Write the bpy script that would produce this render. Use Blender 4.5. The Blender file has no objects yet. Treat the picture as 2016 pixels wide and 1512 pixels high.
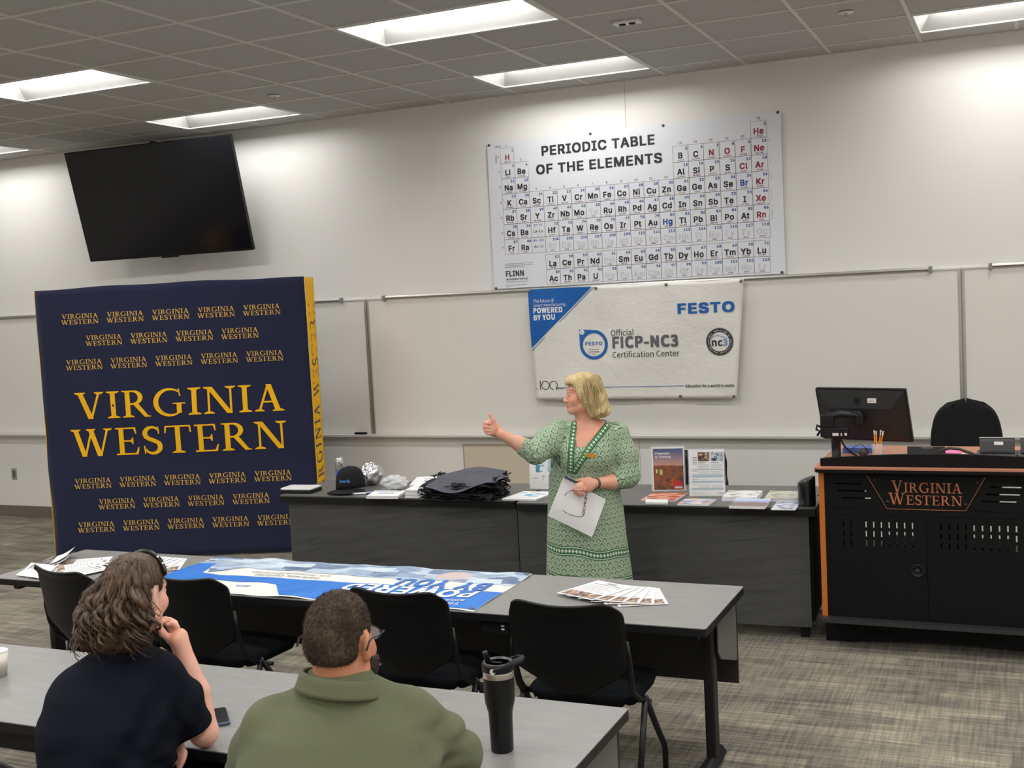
import bpy, bmesh, math, random
import numpy as np
from mathutils import Vector, Matrix
random.seed(7)
PI = math.pi
scene = bpy.context.scene
COL = scene.collection

# ---------------------------------------------------------------- camera, world, exposure
cam = bpy.data.cameras.new('camera')
cam.sensor_width = 36.0
cam.lens = 36.0 * 2277.47 / 2016.0
cam.clip_start = 0.05
cam_ob = bpy.data.objects.new('camera', cam)
COL.objects.link(cam_ob)
_yaw, _pitch, _roll = 0.4196988, 0.0756548, -0.0507126
_f = Vector((-math.sin(_yaw), math.cos(_yaw), 0)); _r = Vector((math.cos(_yaw), math.sin(_yaw), 0)); _u = Vector((0, 0, 1))
_fw = _f * math.cos(_pitch) - _u * math.sin(_pitch)
_up = _u * math.cos(_pitch) + _f * math.sin(_pitch)
_r2 = _r * math.cos(_roll) + _up * math.sin(_roll)
_u2 = _up * math.cos(_roll) - _r * math.sin(_roll)
cam_ob.matrix_world = Matrix(((_r2.x, _u2.x, -_fw.x, 0), (_r2.y, _u2.y, -_fw.y, 0), (_r2.z, _u2.z, -_fw.z, 2.05), (0, 0, 0, 1)))
scene.camera = cam_ob

world = bpy.data.worlds.new('world')
scene.world = world
world.use_nodes = True
world.node_tree.nodes['Background'].inputs[0].default_value = (0.5, 0.5, 0.5, 1)
world.node_tree.nodes['Background'].inputs[1].default_value = 0.02
scene.view_settings.view_transform = 'Standard'
scene.view_settings.look = 'None'
scene.view_settings.exposure = 0.0
scene.view_settings.gamma = 1.0
scene.view_settings.use_curve_mapping = False
LAMP = 31.0          # radiance of the troffer lenses

# ---------------------------------------------------------------- helpers
def s2l(c):
    c = c / 255.0
    return c / 12.92 if c <= 0.04045 else ((c + 0.055) / 1.055) ** 2.4
def S(r, g, b, k=1.0):
    return (s2l(r) * k, s2l(g) * k, s2l(b) * k, 1)

MATS = {}
def mat(name, col, rough=0.55, metal=0.0, spec=0.5, var=None, bump=None, coat=0.0, alpha=None, trans=0.0, sheen=0.0, stretch=None, emit=None, coords='Object'):
    """principled material; var=(scale, amount) mottles the colour, bump=(scale, strength) is fine relief."""
    if name in MATS:
        return MATS[name]
    m = bpy.data.materials.new(name); m.use_nodes = True
    nt = m.node_tree; b = nt.nodes['Principled BSDF']
    if len(col) == 3: col = tuple(col) + (1,)
    b.inputs['Base Color'].default_value = col
    b.inputs['Roughness'].default_value = rough
    b.inputs['Metallic'].default_value = metal
    b.inputs['Specular IOR Level'].default_value = spec
    if coat: b.inputs['Coat Weight'].default_value = coat
    if sheen: b.inputs['Sheen Weight'].default_value = sheen
    if trans:
        b.inputs['Transmission Weight'].default_value = trans
        b.inputs['IOR'].default_value = 1.3
    if alpha is not None: b.inputs['Alpha'].default_value = alpha
    if emit:
        b.inputs['Emission Color'].default_value = col; b.inputs['Emission Strength'].default_value = emit
    if var or bump:
        tc = nt.nodes.new('ShaderNodeTexCoord')
        src = tc.outputs[coords]
        if stretch:
            mp = nt.nodes.new('ShaderNodeMapping'); mp.inputs['Scale'].default_value = stretch
            nt.links.new(src, mp.inputs[0]); src = mp.outputs[0]
        if var:
            n = nt.nodes.new('ShaderNodeTexNoise'); n.inputs['Scale'].default_value = var[0]; n.inputs['Detail'].default_value = 6
            nt.links.new(src, n.inputs['Vector'])
            r = nt.nodes.new('ShaderNodeMapRange'); r.inputs['From Min'].default_value = 0.3; r.inputs['From Max'].default_value = 0.7
            r.inputs['To Min'].default_value = 1 - var[1]; r.inputs['To Max'].default_value = 1 + var[1]
            nt.links.new(n.outputs['Fac'], r.inputs['Value'])
            mx = nt.nodes.new('ShaderNodeVectorMath'); mx.operation = 'MULTIPLY'
            mx.inputs[0].default_value = col[:3]
            nt.links.new(r.outputs[0], mx.inputs[1])
            nt.links.new(mx.outputs[0], b.inputs['Base Color'])
        if bump:
            n2 = nt.nodes.new('ShaderNodeTexNoise'); n2.inputs['Scale'].default_value = bump[0]; n2.inputs['Detail'].default_value = 4
            nt.links.new(src, n2.inputs['Vector'])
            bp = nt.nodes.new('ShaderNodeBump'); bp.inputs['Strength'].default_value = bump[1]; bp.inputs['Distance'].default_value = 0.01
            nt.links.new(n2.outputs['Fac'], bp.inputs['Height'])
            nt.links.new(bp.outputs[0], b.inputs['Normal'])
    MATS[name] = m
    return m

class G:
    """tiny node-graph writer for procedural materials"""
    def __init__(self, name, rough=0.6, spec=0.5):
        self.m = bpy.data.materials.new(name); self.m.use_nodes = True
        self.nt = self.m.node_tree; self.b = self.nt.nodes['Principled BSDF']
        self.b.inputs['Roughness'].default_value = rough; self.b.inputs['Specular IOR Level'].default_value = spec
        MATS[name] = self.m
    def put(self, sock, v):
        if hasattr(v, 'is_output'): self.nt.links.new(v, sock)
        else: sock.default_value = v
    def math(self, op, a, b=0.0, c=None):
        n = self.nt.nodes.new('ShaderNodeMath'); n.operation = op
        self.put(n.inputs[0], a); self.put(n.inputs[1], b)
        if c is not None: self.put(n.inputs[2], c)
        return n.outputs[0]
    def coord(self, kind='Object', scale=None, rot=None):
        n = self.nt.nodes.new('ShaderNodeTexCoord'); o = n.outputs[kind]
        if scale or rot:
            mp = self.nt.nodes.new('ShaderNodeMapping')
            if scale: mp.inputs['Scale'].default_value = scale
            if rot: mp.inputs['Rotation'].default_value = rot
            self.nt.links.new(o, mp.inputs[0]); o = mp.outputs[0]
        return o
    def scaled(self, v, scale):
        mp = self.nt.nodes.new('ShaderNodeMapping'); mp.inputs['Scale'].default_value = scale
        self.nt.links.new(v, mp.inputs[0]); return mp.outputs[0]
    def xyz(self, v):
        n = self.nt.nodes.new('ShaderNodeSeparateXYZ'); self.nt.links.new(v, n.inputs[0]); return n.outputs
    def noise(self, v, scale, detail=4, rough=0.5):
        n = self.nt.nodes.new('ShaderNodeTexNoise'); n.inputs['Scale'].default_value = scale; n.inputs['Detail'].default_value = detail
        n.inputs['Roughness'].default_value = rough
        self.nt.links.new(v, n.inputs['Vector']); return n.outputs['Fac']
    def white(self, v):
        n = self.nt.nodes.new('ShaderNodeTexWhiteNoise'); n.noise_dimensions = '3D'; self.nt.links.new(v, n.inputs['Vector']); return n.outputs['Value']
    def vec(self, x, y, z=0.0):
        n = self.nt.nodes.new('ShaderNodeCombineXYZ')
        for i, q in enumerate((x, y, z)): self.put(n.inputs[i], q)
        return n.outputs[0]
    def mix(self, f, a, b):
        n = self.nt.nodes.new('ShaderNodeMix'); n.data_type = 'RGBA'
        self.put(n.inputs[0], f); self.put(n.inputs[6], a); self.put(n.inputs[7], b)
        return n.outputs[2]
    def rng(self, v, a, b, c=0.0, d=1.0, smooth=False):
        n = self.nt.nodes.new('ShaderNodeMapRange')
        if smooth: n.interpolation_type = 'SMOOTHSTEP'
        self.put(n.inputs[0], v)
        for i, q in enumerate((a, b, c, d)): n.inputs[i + 1].default_value = q
        return n.outputs[0]
    def ramp(self, v, stops):
        n = self.nt.nodes.new('ShaderNodeValToRGB'); self.nt.links.new(v, n.inputs[0])
        e = n.color_ramp.elements
        while len(e) < len(stops): e.new(0.5)
        for q, (p, c) in zip(e, stops): q.position = p; q.color = c
        return n.outputs[0]
    def bump(self, h, strength=0.3, dist=0.01):
        n = self.nt.nodes.new('ShaderNodeBump'); n.inputs['Strength'].default_value = strength; n.inputs['Distance'].default_value = dist
        self.nt.links.new(h, n.inputs['Height']); self.nt.links.new(n.outputs[0], self.b.inputs['Normal'])
    def color(self, c): self.put(self.b.inputs['Base Color'], c); return self.m

def tag(o, label=None, cat=None, group=None, kind=None):
    if label: o['label'] = label
    if cat: o['category'] = cat
    if group: o['group'] = group
    if kind: o['kind'] = kind
    return o
def empty(name, loc, rz=0.0, label=None, cat=None, group=None):
    o = bpy.data.objects.new(name, None); COL.objects.link(o)
    o.location = loc; o.rotation_euler = (0, 0, rz); o.empty_display_size = 0.1
    return tag(o, label, cat, group)
def kids(o): return [c for c in bpy.data.objects if c.parent == o]
def copy_tree(o, parent=None):
    c = o.copy(); COL.objects.link(c); c.parent = parent
    for ch in kids(o): copy_tree(ch, c)
    return c

class MB:
    """mesh buffer: collects shapes, builds ONE mesh object"""
    def __init__(self): self.v = []; self.f = []; self.mi = []; self.uv = None; self.sm = []
    def add(self, vs, fs, mi=0, smooth=False):
        o = len(self.v); self.v += [tuple(p) for p in vs]
        for q in fs: self.f.append(tuple(i + o for i in q)); self.mi.append(mi); self.sm.append(smooth)
        return self
    def box(self, x0, x1, y0, y1, z0, z1, mi=0, M=None):
        vs = [(x, y, z) for z in (z0, z1) for y in (y0, y1) for x in (x0, x1)]
        if M is not None: vs = [M @ Vector(p) for p in vs]
        return self.add(vs, [(0, 2, 3, 1), (4, 5, 7, 6), (0, 1, 5, 4), (2, 6, 7, 3), (0, 4, 6, 2), (1, 3, 7, 5)], mi)
    def rbox(self, x0, x1, y0, y1, z0, z1, r, mi=0, n=3, axis='z', M=None, smooth=False):
        """box with its four edges along AXIS rounded"""
        if axis == 'z': a0, a1, b0, b1, c0, c1 = x0, x1, y0, y1, z0, z1; mk = lambda a, b, c: (a, b, c)
        elif axis == 'y': a0, a1, b0, b1, c0, c1 = x0, x1, z0, z1, y0, y1; mk = lambda a, b, c: (a, c, b)
        else: a0, a1, b0, b1, c0, c1 = y0, y1, z0, z1, x0, x1; mk = lambda a, b, c: (c, a, b)
        pts = []
        for cx, cy, t0 in ((a1 - r, b1 - r, 0), (a0 + r, b1 - r, PI / 2), (a0 + r, b0 + r, PI), (a1 - r, b0 + r, 1.5 * PI)):
            for k in range(n + 1):
                t = t0 + k * PI / 2 / n; pts.append((cx + r * math.cos(t), cy + r * math.sin(t)))
        return self.prism(pts, c0, c1, mk, mi, M)
    def prism(self, pts, c0, c1, mk=lambda a, b, c: (a, b, c), mi=0, M=None):
        n = len(pts)
        vs = [mk(a, b, c0) for a, b in pts] + [mk(a, b, c1) for a, b in pts]
        if M is not None: vs = [M @ Vector(p) for p in vs]
        fs = [tuple(range(n - 1, -1, -1)), tuple(range(n, 2 * n))] + [(i, (i + 1) % n, n + (i + 1) % n, n + i) for i in range(n)]
        return self.add(vs, fs, mi)
    def tube(self, pts, r, n=8, mi=0, caps=True, flat=1.0, smooth=True):
        """swept tube; r a number or list; flat squashes the section along its second axis"""
        pts = [Vector(p) for p in pts]; m = len(pts)
        rs = r if isinstance(r, (list, tuple)) else [r] * m
        vs = []; a = None
        for i, p in enumerate(pts):
            t = (pts[min(i + 1, m - 1)] - pts[max(i - 1, 0)])
            t = t.normalized() if t.length > 1e-9 else Vector((0, 0, 1))
            if a is None:
                a = Vector((0, 0, 1)).cross(t)
                if a.length < 1e-3: a = Vector((1, 0, 0)).cross(t)
            a = (a - t * a.dot(t)); a = a.normalized() if a.length > 1e-6 else t.orthogonal().normalized()
            b = t.cross(a)
            for k in range(n):
                w = 2 * PI * k / n; vs.append(p + (a * math.cos(w) + b * math.sin(w) * flat) * rs[i])
        fs = [(i * n + k, i * n + (k + 1) % n, (i + 1) * n + (k + 1) % n, (i + 1) * n + k) for i in range(m - 1) for k in range(n)]
        self.add(vs, fs, mi, smooth)
        if caps:
            o = len(self.v) - len(vs)
            self.f.append(tuple(o + k for k in range(n - 1, -1, -1))); self.mi.append(mi); self.sm.append(False)
            self.f.append(tuple(o + (m - 1) * n + k for k in range(n))); self.mi.append(mi); self.sm.append(False)
        return self
    def lathe(self, prof, n=24, c=(0, 0, 0), mi=0, smooth=True, M=None):
        vs = []
        for r, z in prof:
            for k in range(n):
                w = 2 * PI * k / n; vs.append((c[0] + r * math.cos(w), c[1] + r * math.sin(w), c[2] + z))
        if M is not None: vs = [M @ Vector(p) for p in vs]
        m = len(prof)
        fs = [(i * n + k, i * n + (k + 1) % n, (i + 1) * n + (k + 1) % n, (i + 1) * n + k) for i in range(m - 1) for k in range(n)]
        self.add(vs, fs, mi, smooth)
        o = len(self.v) - len(vs)
        if prof[0][0] > 1e-6: self.f.append(tuple(o + k for k in range(n - 1, -1, -1))); self.mi.append(mi); self.sm.append(False)
        if prof[-1][0] > 1e-6: self.f.append(tuple(o + (m - 1) * n + k for k in range(n))); self.mi.append(mi); self.sm.append(False)
        return self
    def grid(self, fn, nu, nv, mi=0, smooth=True, flip=False):
        vs = [fn(i / nu, j / nv) for j in range(nv + 1) for i in range(nu + 1)]
        w = nu + 1
        fs = [(j * w + i, j * w + i + 1, (j + 1) * w + i + 1, (j + 1) * w + i) for j in range(nv) for i in range(nu)]
        if flip: fs = [q[::-1] for q in fs]
        return self.add(vs, fs, mi, smooth)
    def ball(self, c, r, n=12, m=8, mi=0, sc=(1, 1, 1)):
        prof = [(math.sin(PI * i / m), -math.cos(PI * i / m)) for i in range(m + 1)]
        vs = [(c[0] + r * sc[0] * a * math.cos(2 * PI * k / n), c[1] + r * sc[1] * a * math.sin(2 * PI * k / n), c[2] + r * sc[2] * z) for a, z in prof for k in range(n)]
        fs = [(i * n + k, i * n + (k + 1) % n, (i + 1) * n + (k + 1) % n, (i + 1) * n + k) for i in range(m) for k in range(n)]
        return self.add(vs, fs, mi, True)
    def build(self, name, mats, parent=None, bevel=0.0, seg=2, solid=0.0, loc=None, off=1.0):
        me = bpy.data.meshes.new(name)
        me.from_pydata([tuple(p) for p in self.v], [], self.f)
        if not isinstance(mats, (list, tuple)): mats = [mats]
        for m in mats: me.materials.append(m)
        me.polygons.foreach_set('material_index', self.mi)
        me.polygons.foreach_set('use_smooth', self.sm)
        if self.uv is not None:
            l = me.uv_layers.new(name='UVMap')
            vi = np.zeros(len(me.loops), dtype=np.int32); me.loops.foreach_get('vertex_index', vi)
            l.data.foreach_set('uv', np.asarray(self.uv, dtype=np.float32)[vi].ravel())
        me.update()
        o = bpy.data.objects.new(name, me); COL.objects.link(o)
        if parent is not None: o.parent = parent
        if loc: o.location = loc
        if solid:
            md = o.modifiers.new('thickness', 'SOLIDIFY'); md.thickness = solid; md.offset = off
        if bevel:
            md = o.modifiers.new('bevel', 'BEVEL'); md.width = bevel; md.segments = seg; md.limit_method = 'ANGLE'; md.angle_limit = 0.7
        return o

def struct(o): o['kind'] = 'structure'; return o
def stuff(o): o['kind'] = 'stuff'; return o

# ---- flat lettering -------------------------------------------------------
from mathutils.geometry import tessellate_polygon
import os
def _face(fn):      # typefaces that ship inside Blender itself; its built-in face if they are missing
    try: return bpy.data.fonts.load(os.path.join(bpy.utils.system_resource('DATAFILES'), 'fonts', fn))
    except Exception: return None
FACES = [_face('Inter.woff2'), _face('Noto Sans CJK Regular.woff2')]
def _outline(s, face):
    cu = bpy.data.curves.new('t', 'FONT'); cu.body = s; cu.size = 1.0; cu.resolution_u = 3; cu.fill_mode = 'NONE'
    if FACES[face]: cu.font = FACES[face]
    ob = bpy.data.objects.new('t', cu); me = bpy.data.meshes.new_from_object(ob)
    nx = {}
    for e in me.edges:
        a, b = e.vertices; nx.setdefault(a, []).append(b); nx.setdefault(b, []).append(a)
    seen = set(); loops = []
    for v in sorted(nx):
        if v in seen: continue
        lp = [v]; seen.add(v)
        while True:
            n = [w for w in nx[lp[-1]] if w not in seen]
            if not n: break
            lp.append(min(n) if len(lp) == 1 else n[0]); seen.add(lp[-1])
        P = []
        for q in lp:
            c = me.vertices[q].co
            if not P or abs(P[-1][0] - c.x) + abs(P[-1][1] - c.y) > 1e-5: P.append((c.x, c.y))
        if len(P) > 2 and abs(P[0][0] - P[-1][0]) + abs(P[0][1] - P[-1][1]) < 1e-5: P.pop()
        if len(P) > 2: loops.append(P)
    bpy.data.objects.remove(ob); bpy.data.curves.remove(cu); bpy.data.meshes.remove(me)
    return loops
def _area(P): return sum(P[k][0] * P[(k + 1) % len(P)][1] - P[(k + 1) % len(P)][0] * P[k][1] for k in range(len(P))) / 2
def _simple(P, depth=0):
    """cut a contour that crosses itself into simple loops"""
    n = len(P)
    if depth < 6:
        for i in range(n):
            a, b = P[i], P[(i + 1) % n]
            for j in range(i + 2, n):
                if i == 0 and j == n - 1: continue
                c, d = P[j], P[(j + 1) % n]
                r = (b[0] - a[0], b[1] - a[1]); q = (d[0] - c[0], d[1] - c[1]); den = r[0] * q[1] - r[1] * q[0]
                if abs(den) < 1e-12: continue
                t = ((c[0] - a[0]) * q[1] - (c[1] - a[1]) * q[0]) / den; u = ((c[0] - a[0]) * r[1] - (c[1] - a[1]) * r[0]) / den
                if 1e-6 < t < 1 - 1e-6 and 1e-6 < u < 1 - 1e-6:
                    X = (a[0] + r[0] * t, a[1] + r[1] * t)
                    return _simple([X] + P[i + 1:j + 1], depth + 1) + _simple(P[:i + 1] + [X] + P[j + 1:], depth + 1)
    return [P]
def _inside(p, P):
    c = False
    for k in range(len(P)):
        a, b = P[k], P[k - 1]
        if (a[1] > p[1]) != (b[1] > p[1]) and p[0] < (b[0] - a[0]) * (p[1] - a[1]) / (b[1] - a[1]) + a[0]: c = not c
    return c
_gc = {}
def _glyph(ch, face):
    if (ch, face) not in _gc:
        right = lambda s: max(x for P in _outline(s, face) for x, y in P)
        adv = right('H' + ch + 'H') - right('HH')
        loops = [q for P in _outline(ch, face) for q in _simple(P) if abs(_area(q)) > 1e-5] if ch != ' ' else []
        V = []; Fc = []
        if loops:
            A = [_area(P) for P in loops]; sg = 1 if max(A, key=abs) > 0 else -1
            outs = [P for P, a in zip(loops, A) if a * sg > 0]; holes = [P for P, a in zip(loops, A) if a * sg < 0]
            for o in outs:
                pl = [o] + [h for h in holes if _inside(h[0], o)]; base = len(V)
                for q in pl: V += q
                for t in tessellate_polygon([[Vector((x, y, 0)) for x, y in q] for q in pl]):
                    a, b, c = [V[base + k] for k in t]
                    up = (b[0] - a[0]) * (c[1] - a[1]) - (c[0] - a[0]) * (b[1] - a[1]) > 0
                    Fc.append(tuple(base + k for k in (t if up else t[::-1])))
        _gc[ch, face] = (V, Fc, adv)
    return _gc[ch, face]
def sans(s, bold=0.0, face=0):
    """a line of sans text as (verts2d, faces); bold thickens the strokes by overprinting"""
    vs = []; fs = []; x = 0.0
    for ch in s:
        V, Fc, adv = _glyph(ch, face)
        o = len(vs); vs += [(a + x, b) for a, b in V]; fs += [tuple(i + o for i in q) for q in Fc]; x += adv + bold * 1.6
    if bold <= 0: return vs, fs
    V = []; Fc = []
    for j, (dx, dy) in enumerate(((0, 0), (-1, -.8), (1, -.8), (1, .8), (-1, .8))):
        o = len(V); V += [(a + dx * bold, b + dy * bold, j * .00006) for a, b in vs]; Fc += [tuple(i + o for i in q) for q in fs]
    return V, Fc
def fit(vf, x0, x1, y0=None, y1=None, center=False, maxw=None):
    """scale 2d verts into the box; y0/y1 bound the ink height; with center, x0..x1 is only a limit"""
    vs, fs = vf
    if not vs: return vf
    a = np.array([p[:2] for p in vs]); lo = a.min(0); hi = a.max(0); w = max(hi[0] - lo[0], 1e-6); h = max(hi[1] - lo[1], 1e-6)
    sy = (y1 - y0) / h
    if center:
        sx = min(sy, (x1 - x0) / w); ox = (x0 + x1) / 2 - sx * (lo[0] + hi[0]) / 2
    else:
        sx = (x1 - x0) / w; ox = x0 - sx * lo[0]
    return [(ox + sx * p[0], y0 + sy * (p[1] - lo[1])) + tuple(p[2:]) for p in vs], fs
def cap(vf, x, y, h, align='l', cond=1.0):
    """place text on baseline y with cap height h (0.7 em)"""
    vs, fs = vf; k = h / 0.727
    if not vs: return vf
    xs = [p[0] for p in vs]; lo, hi = min(xs), max(xs)
    ox = {'l': -lo, 'c': -(lo + hi) / 2, 'r': -hi}[align]
    return [(x + (p[0] + ox) * k * cond, y + p[1] * k) + tuple(p[2:]) for p in vs], fs

# ---- hand-drawn roman capitals (only the letters the backdrop needs) -------
def _quad_strip(path, wid):
    L = []; R = []
    n = len(path)
    for i in range(n):
        p = Vector(path[i]); t = Vector(path[min(i + 1, n - 1)]) - Vector(path[max(i - 1, 0)])
        t = t.normalized() if t.length else Vector((1, 0)); nn = Vector((-t.y, t.x)); w = wid[i] / 2
        L.append(tuple(p + nn * w)); R.append(tuple(p - nn * w))
    return [[R[i], R[i + 1], L[i + 1], L[i]] for i in range(n - 1)]
def _arc(cx, cy, rx, ry, a0, a1, n=18):
    return [(cx + rx * math.cos(a0 + (a1 - a0) * i / n), cy + ry * math.sin(a0 + (a1 - a0) * i / n)) for i in range(n + 1)]
def _serif(x0, x1, y, up=True, t=0.035, b=0.05):
    d = 1 if up else -1
    c0 = x0 + (x1 - x0) * 0.28; c1 = x1 - (x1 - x0) * 0.28
    return [[(x0, y), (x1, y), (x1, y + d * t), (c1, y + d * (t + b)), (c0, y + d * (t + b)), (x0, y + d * t)]]
TH, TN = 0.136, 0.060
def _glyphs():
    g = {}
    def diag(x0, y0, x1, y1, w): return [[(x0 - w / 2, y0), (x0 + w / 2, y0), (x1 + w / 2, y1), (x1 - w / 2, y1)]]
    I = [[(0.11, 0), (0.11 + TH, 0), (0.11 + TH, 1), (0.11, 1)]]
    g['I'] = (I + _serif(0, 0.365, 0) + _serif(0, 0.365, 1, False), 0.365)
    g['V'] = (diag(0.15, 1, 0.43, 0, TH * 1.1) + diag(0.70, 1, 0.44, 0, TN * 1.1) + _serif(0.0, 0.31, 1, False) + _serif(0.57, 0.83, 1, False), 0.83)
    g['A'] = (diag(0.13, 0, 0.40, 1, TN * 1.1) + diag(0.66, 0, 0.41, 1, TH * 1.1) + [[(0.22, 0.32), (0.58, 0.32), (0.57, 0.38), (0.23, 0.38)]] + _serif(0, 0.27, 0) + _serif(0.50, 0.83, 0), 0.83)
    g['W'] = (diag(0.14, 1, 0.37, 0, TH) + diag(0.60, 1, 0.39, 0, TN) + diag(0.56, 1, 0.80, 0, TH) + diag(1.03, 1, 0.82, 0, TN) + _serif(0.0, 0.29, 1, False) + _serif(0.44, 0.70, 1, False) + _serif(0.92, 1.16, 1, False), 1.16)
    g['N'] = ([[(0.11, 0), (0.11 + TN, 0), (0.11 + TN, 1), (0.11, 1)], [(0.72, 0), (0.72 + TN, 0), (0.72 + TN, 1), (0.72, 1)]] + diag(0.16, 1, 0.71, 0, TH * 1.15) + _serif(0, 0.29, 0) + _serif(0.0, 0.25, 1, False) + _serif(0.60, 0.89, 1, False), 0.89)
    E = [[(0.09, 0), (0.09 + TH, 0), (0.09 + TH, 1), (0.09, 1)], [(0, 0), (0.60, 0), (0.60, 0.055), (0, 0.055)], [(0, 0.945), (0.57, 0.945), (0.57, 1), (0, 1)], [(0.2, 0.475), (0.46, 0.475), (0.46, 0.53), (0.2, 0.53)],
         [(0.52, 0.0), (0.60, 0.0), (0.645, 0.26), (0.61, 0.26)], [(0.50, 1), (0.57, 1), (0.59, 0.76), (0.555, 0.76)], [(0.40, 0.50), (0.46, 0.38), (0.485, 0.38), (0.485, 0.63), (0.46, 0.63)]]
    g['E'] = (E, 0.645)
    T = [[(0.30, 0), (0.30 + TH, 0), (0.30 + TH, 1), (0.30, 1)], [(0.02, 0.945), (0.725, 0.945), (0.725, 1), (0.02, 1)], [(0.02, 1), (0.07, 1), (0.04, 0.74), (0.0, 0.74)], [(0.675, 1), (0.725, 1), (0.745, 0.74), (0.705, 0.74)]]
    g['T'] = (T + _serif(0.19, 0.555, 0), 0.745)
    bowl = _arc(0.30, 0.735, 0.225, 0.238, -PI / 2, PI / 2, 16)
    bw = [TN + (TH - TN) * math.sin(PI * i / 16) ** 1.2 for i in range(17)]
    R = [[(0.09, 0), (0.09 + TH, 0), (0.09 + TH, 1), (0.09, 1)]] + _quad_strip(bowl, bw) + [[(0.2, 0.942), (0.31, 0.942), (0.31, 1), (0.0, 1), (0.0, 0.96)], [(0.2, 0.466), (0.31, 0.466), (0.31, 0.528), (0.2, 0.528)]]
    R += [[(0.31, 0.49), (0.47, 0.49), (0.72, 0.055), (0.80, 0.03), (0.80, 0.0), (0.62, 0.0)]]
    g['R'] = (R + _serif(0, 0.335, 0), 0.80)
    ga = _arc(0.48, 0.50, 0.40, 0.485, 0.30 * PI, 1.72 * PI, 30)
    gw = [TN * 0.9 + (TH * 1.05 - TN * 0.9) * max(0, math.sin(PI * (i / 30))) ** 1.3 for i in range(31)]
    g['G'] = (_quad_strip(ga, gw) + [[(0.66, 0.06), (0.66 + TH, 0.10), (0.66 + TH, 0.43), (0.66, 0.43)], [(0.55, 0.43), (0.90, 0.43), (0.90, 0.47), (0.55, 0.47)], [(0.71, 1.0), (0.745, 1.0), (0.78, 0.72), (0.745, 0.72)]], 0.90)
    sp = _arc(0.29, 0.74, 0.20, 0.235, 0.12 * PI, 1.0 * PI, 12)[:-1] + [(0.09, 0.74), (0.12, 0.62), (0.22, 0.545), (0.35, 0.475), (0.465, 0.39), (0.495, 0.27)] + _arc(0.285, 0.26, 0.21, 0.24, 0, -0.9 * PI, 12)[1:]
    n = len(sp); sw = [TN * 0.85 + (TH * 1.05 - TN * 0.85) * max(0, math.sin(PI * i / (n - 1))) ** 1.1 for i in range(n)]
    g['S'] = (_quad_strip(sp, sw) + [[(0.44, 0.99), (0.475, 0.99), (0.495, 0.73), (0.46, 0.73)], [(0.05, 0.01), (0.085, 0.01), (0.075, 0.30), (0.035, 0.30)]], 0.54)
    return g
GLY = _glyphs()
def roman(s, gap=0.075, caps=None):
    """(verts2d, faces) of roman capitals with cap height 1; caps=0.8 makes small capitals after the first letter"""
    vs = []; fs = []; x = 0.0
    for i, ch in enumerate(s):
        if ch == ' ': x += 0.35; continue
        k = caps if (caps and i) else 1.0
        polys, adv = GLY[ch]
        for j, q in enumerate(polys):
            o = len(vs); vs += [(x + a * k, b * k, (j % 40) * .00003) for a, b in q]
            ar = sum(q[j][0] * q[(j + 1) % len(q)][1] - q[(j + 1) % len(q)][0] * q[j][1] for j in range(len(q)))
            f = tuple(range(o, o + len(q))); fs.append(f if ar > 0 else f[::-1])
        x += (adv + gap) * k
    return vs, fs

class Print(MB):
    """flat print: 2-d shapes carried onto a surface by fn(u, v, lift)"""
    def __init__(self, fn): super().__init__(); self.fn = fn
    def put(self, vf, mi=0, lift=0.0):
        vs, fs = vf
        return self.add([self.fn(p[0], p[1], lift + (p[2] if len(p) > 2 else 0)) for p in vs], fs, mi)
    def poly(self, pts, mi=0, lift=0.0):
        ar = sum(pts[j][0] * pts[(j + 1) % len(pts)][1] - pts[(j + 1) % len(pts)][0] * pts[j][1] for j in range(len(pts)))
        if ar < 0: pts = pts[::-1]
        return self.add([self.fn(a, b, lift) for a, b in pts], [tuple(range(len(pts)))], mi)
    def rect(self, x0, x1, y0, y1, mi=0, lift=0.0): return self.poly([(x0, y0), (x1, y0), (x1, y1), (x0, y1)], mi, lift)
    def ring(self, cx, cy, r0, r1, mi=0, lift=0.0, n=36, a0=0.0, a1=2 * PI):
        vs = []; fs = []
        for i in range(n + 1):
            w = a0 + (a1 - a0) * i / n
            vs += [(cx + r0 * math.cos(w), cy + r0 * math.sin(w)), (cx + r1 * math.cos(w), cy + r1 * math.sin(w))]
        fs = [(2 * i, 2 * i + 1, 2 * i + 3, 2 * i + 2) for i in range(n)]
        return self.put((vs, fs), mi, lift)
    def disc(self, cx, cy, r, mi=0, lift=0.0, n=32): return self.poly([(cx + r * math.cos(2 * PI * i / n), cy + r * math.sin(2 * PI * i / n)) for i in range(n)], mi, lift)
    def line(self, pts, w, mi=0, lift=0.0):
        for q in _quad_strip(pts, [w] * len(pts)): self.poly(q, mi, lift)
        return self
# ================================================================ THE ROOM
WY = 8.916; ZC = 3.706; X0, X1, Y0 = -13.0, 4.4, -4.0
m_wall = mat('wall_paint', (0.80, 0.787, 0.755), 0.75, spec=0.25, bump=(180, 0.05), var=(0.8, 0.015))
m_wall2 = mat('wall_paint_far', (0.74, 0.72, 0.67), 0.8)
m_access = mat('access_panel_paint', (0.66, 0.58, 0.45), 0.6)
m_base = mat('rubber_base', S(112, 106, 98), 0.6)
m_tile = mat('acoustic_tile', (0.50, 0.492, 0.478), 0.95, spec=0.1, var=(160, 0.22), bump=(220, 0.35))
m_grid = mat('ceiling_grid', (0.66, 0.645, 0.61), 0.6)
m_plenum = mat('plenum', (0.05, 0.05, 0.05), 0.9)  # dark colour of the deck above the tiles
m_alu = mat('satin_aluminium', (0.56, 0.55, 0.52), 0.38, metal=0.85)
m_alu2 = mat('pale_aluminium', (0.70, 0.69, 0.66), 0.45, metal=0.35)
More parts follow.
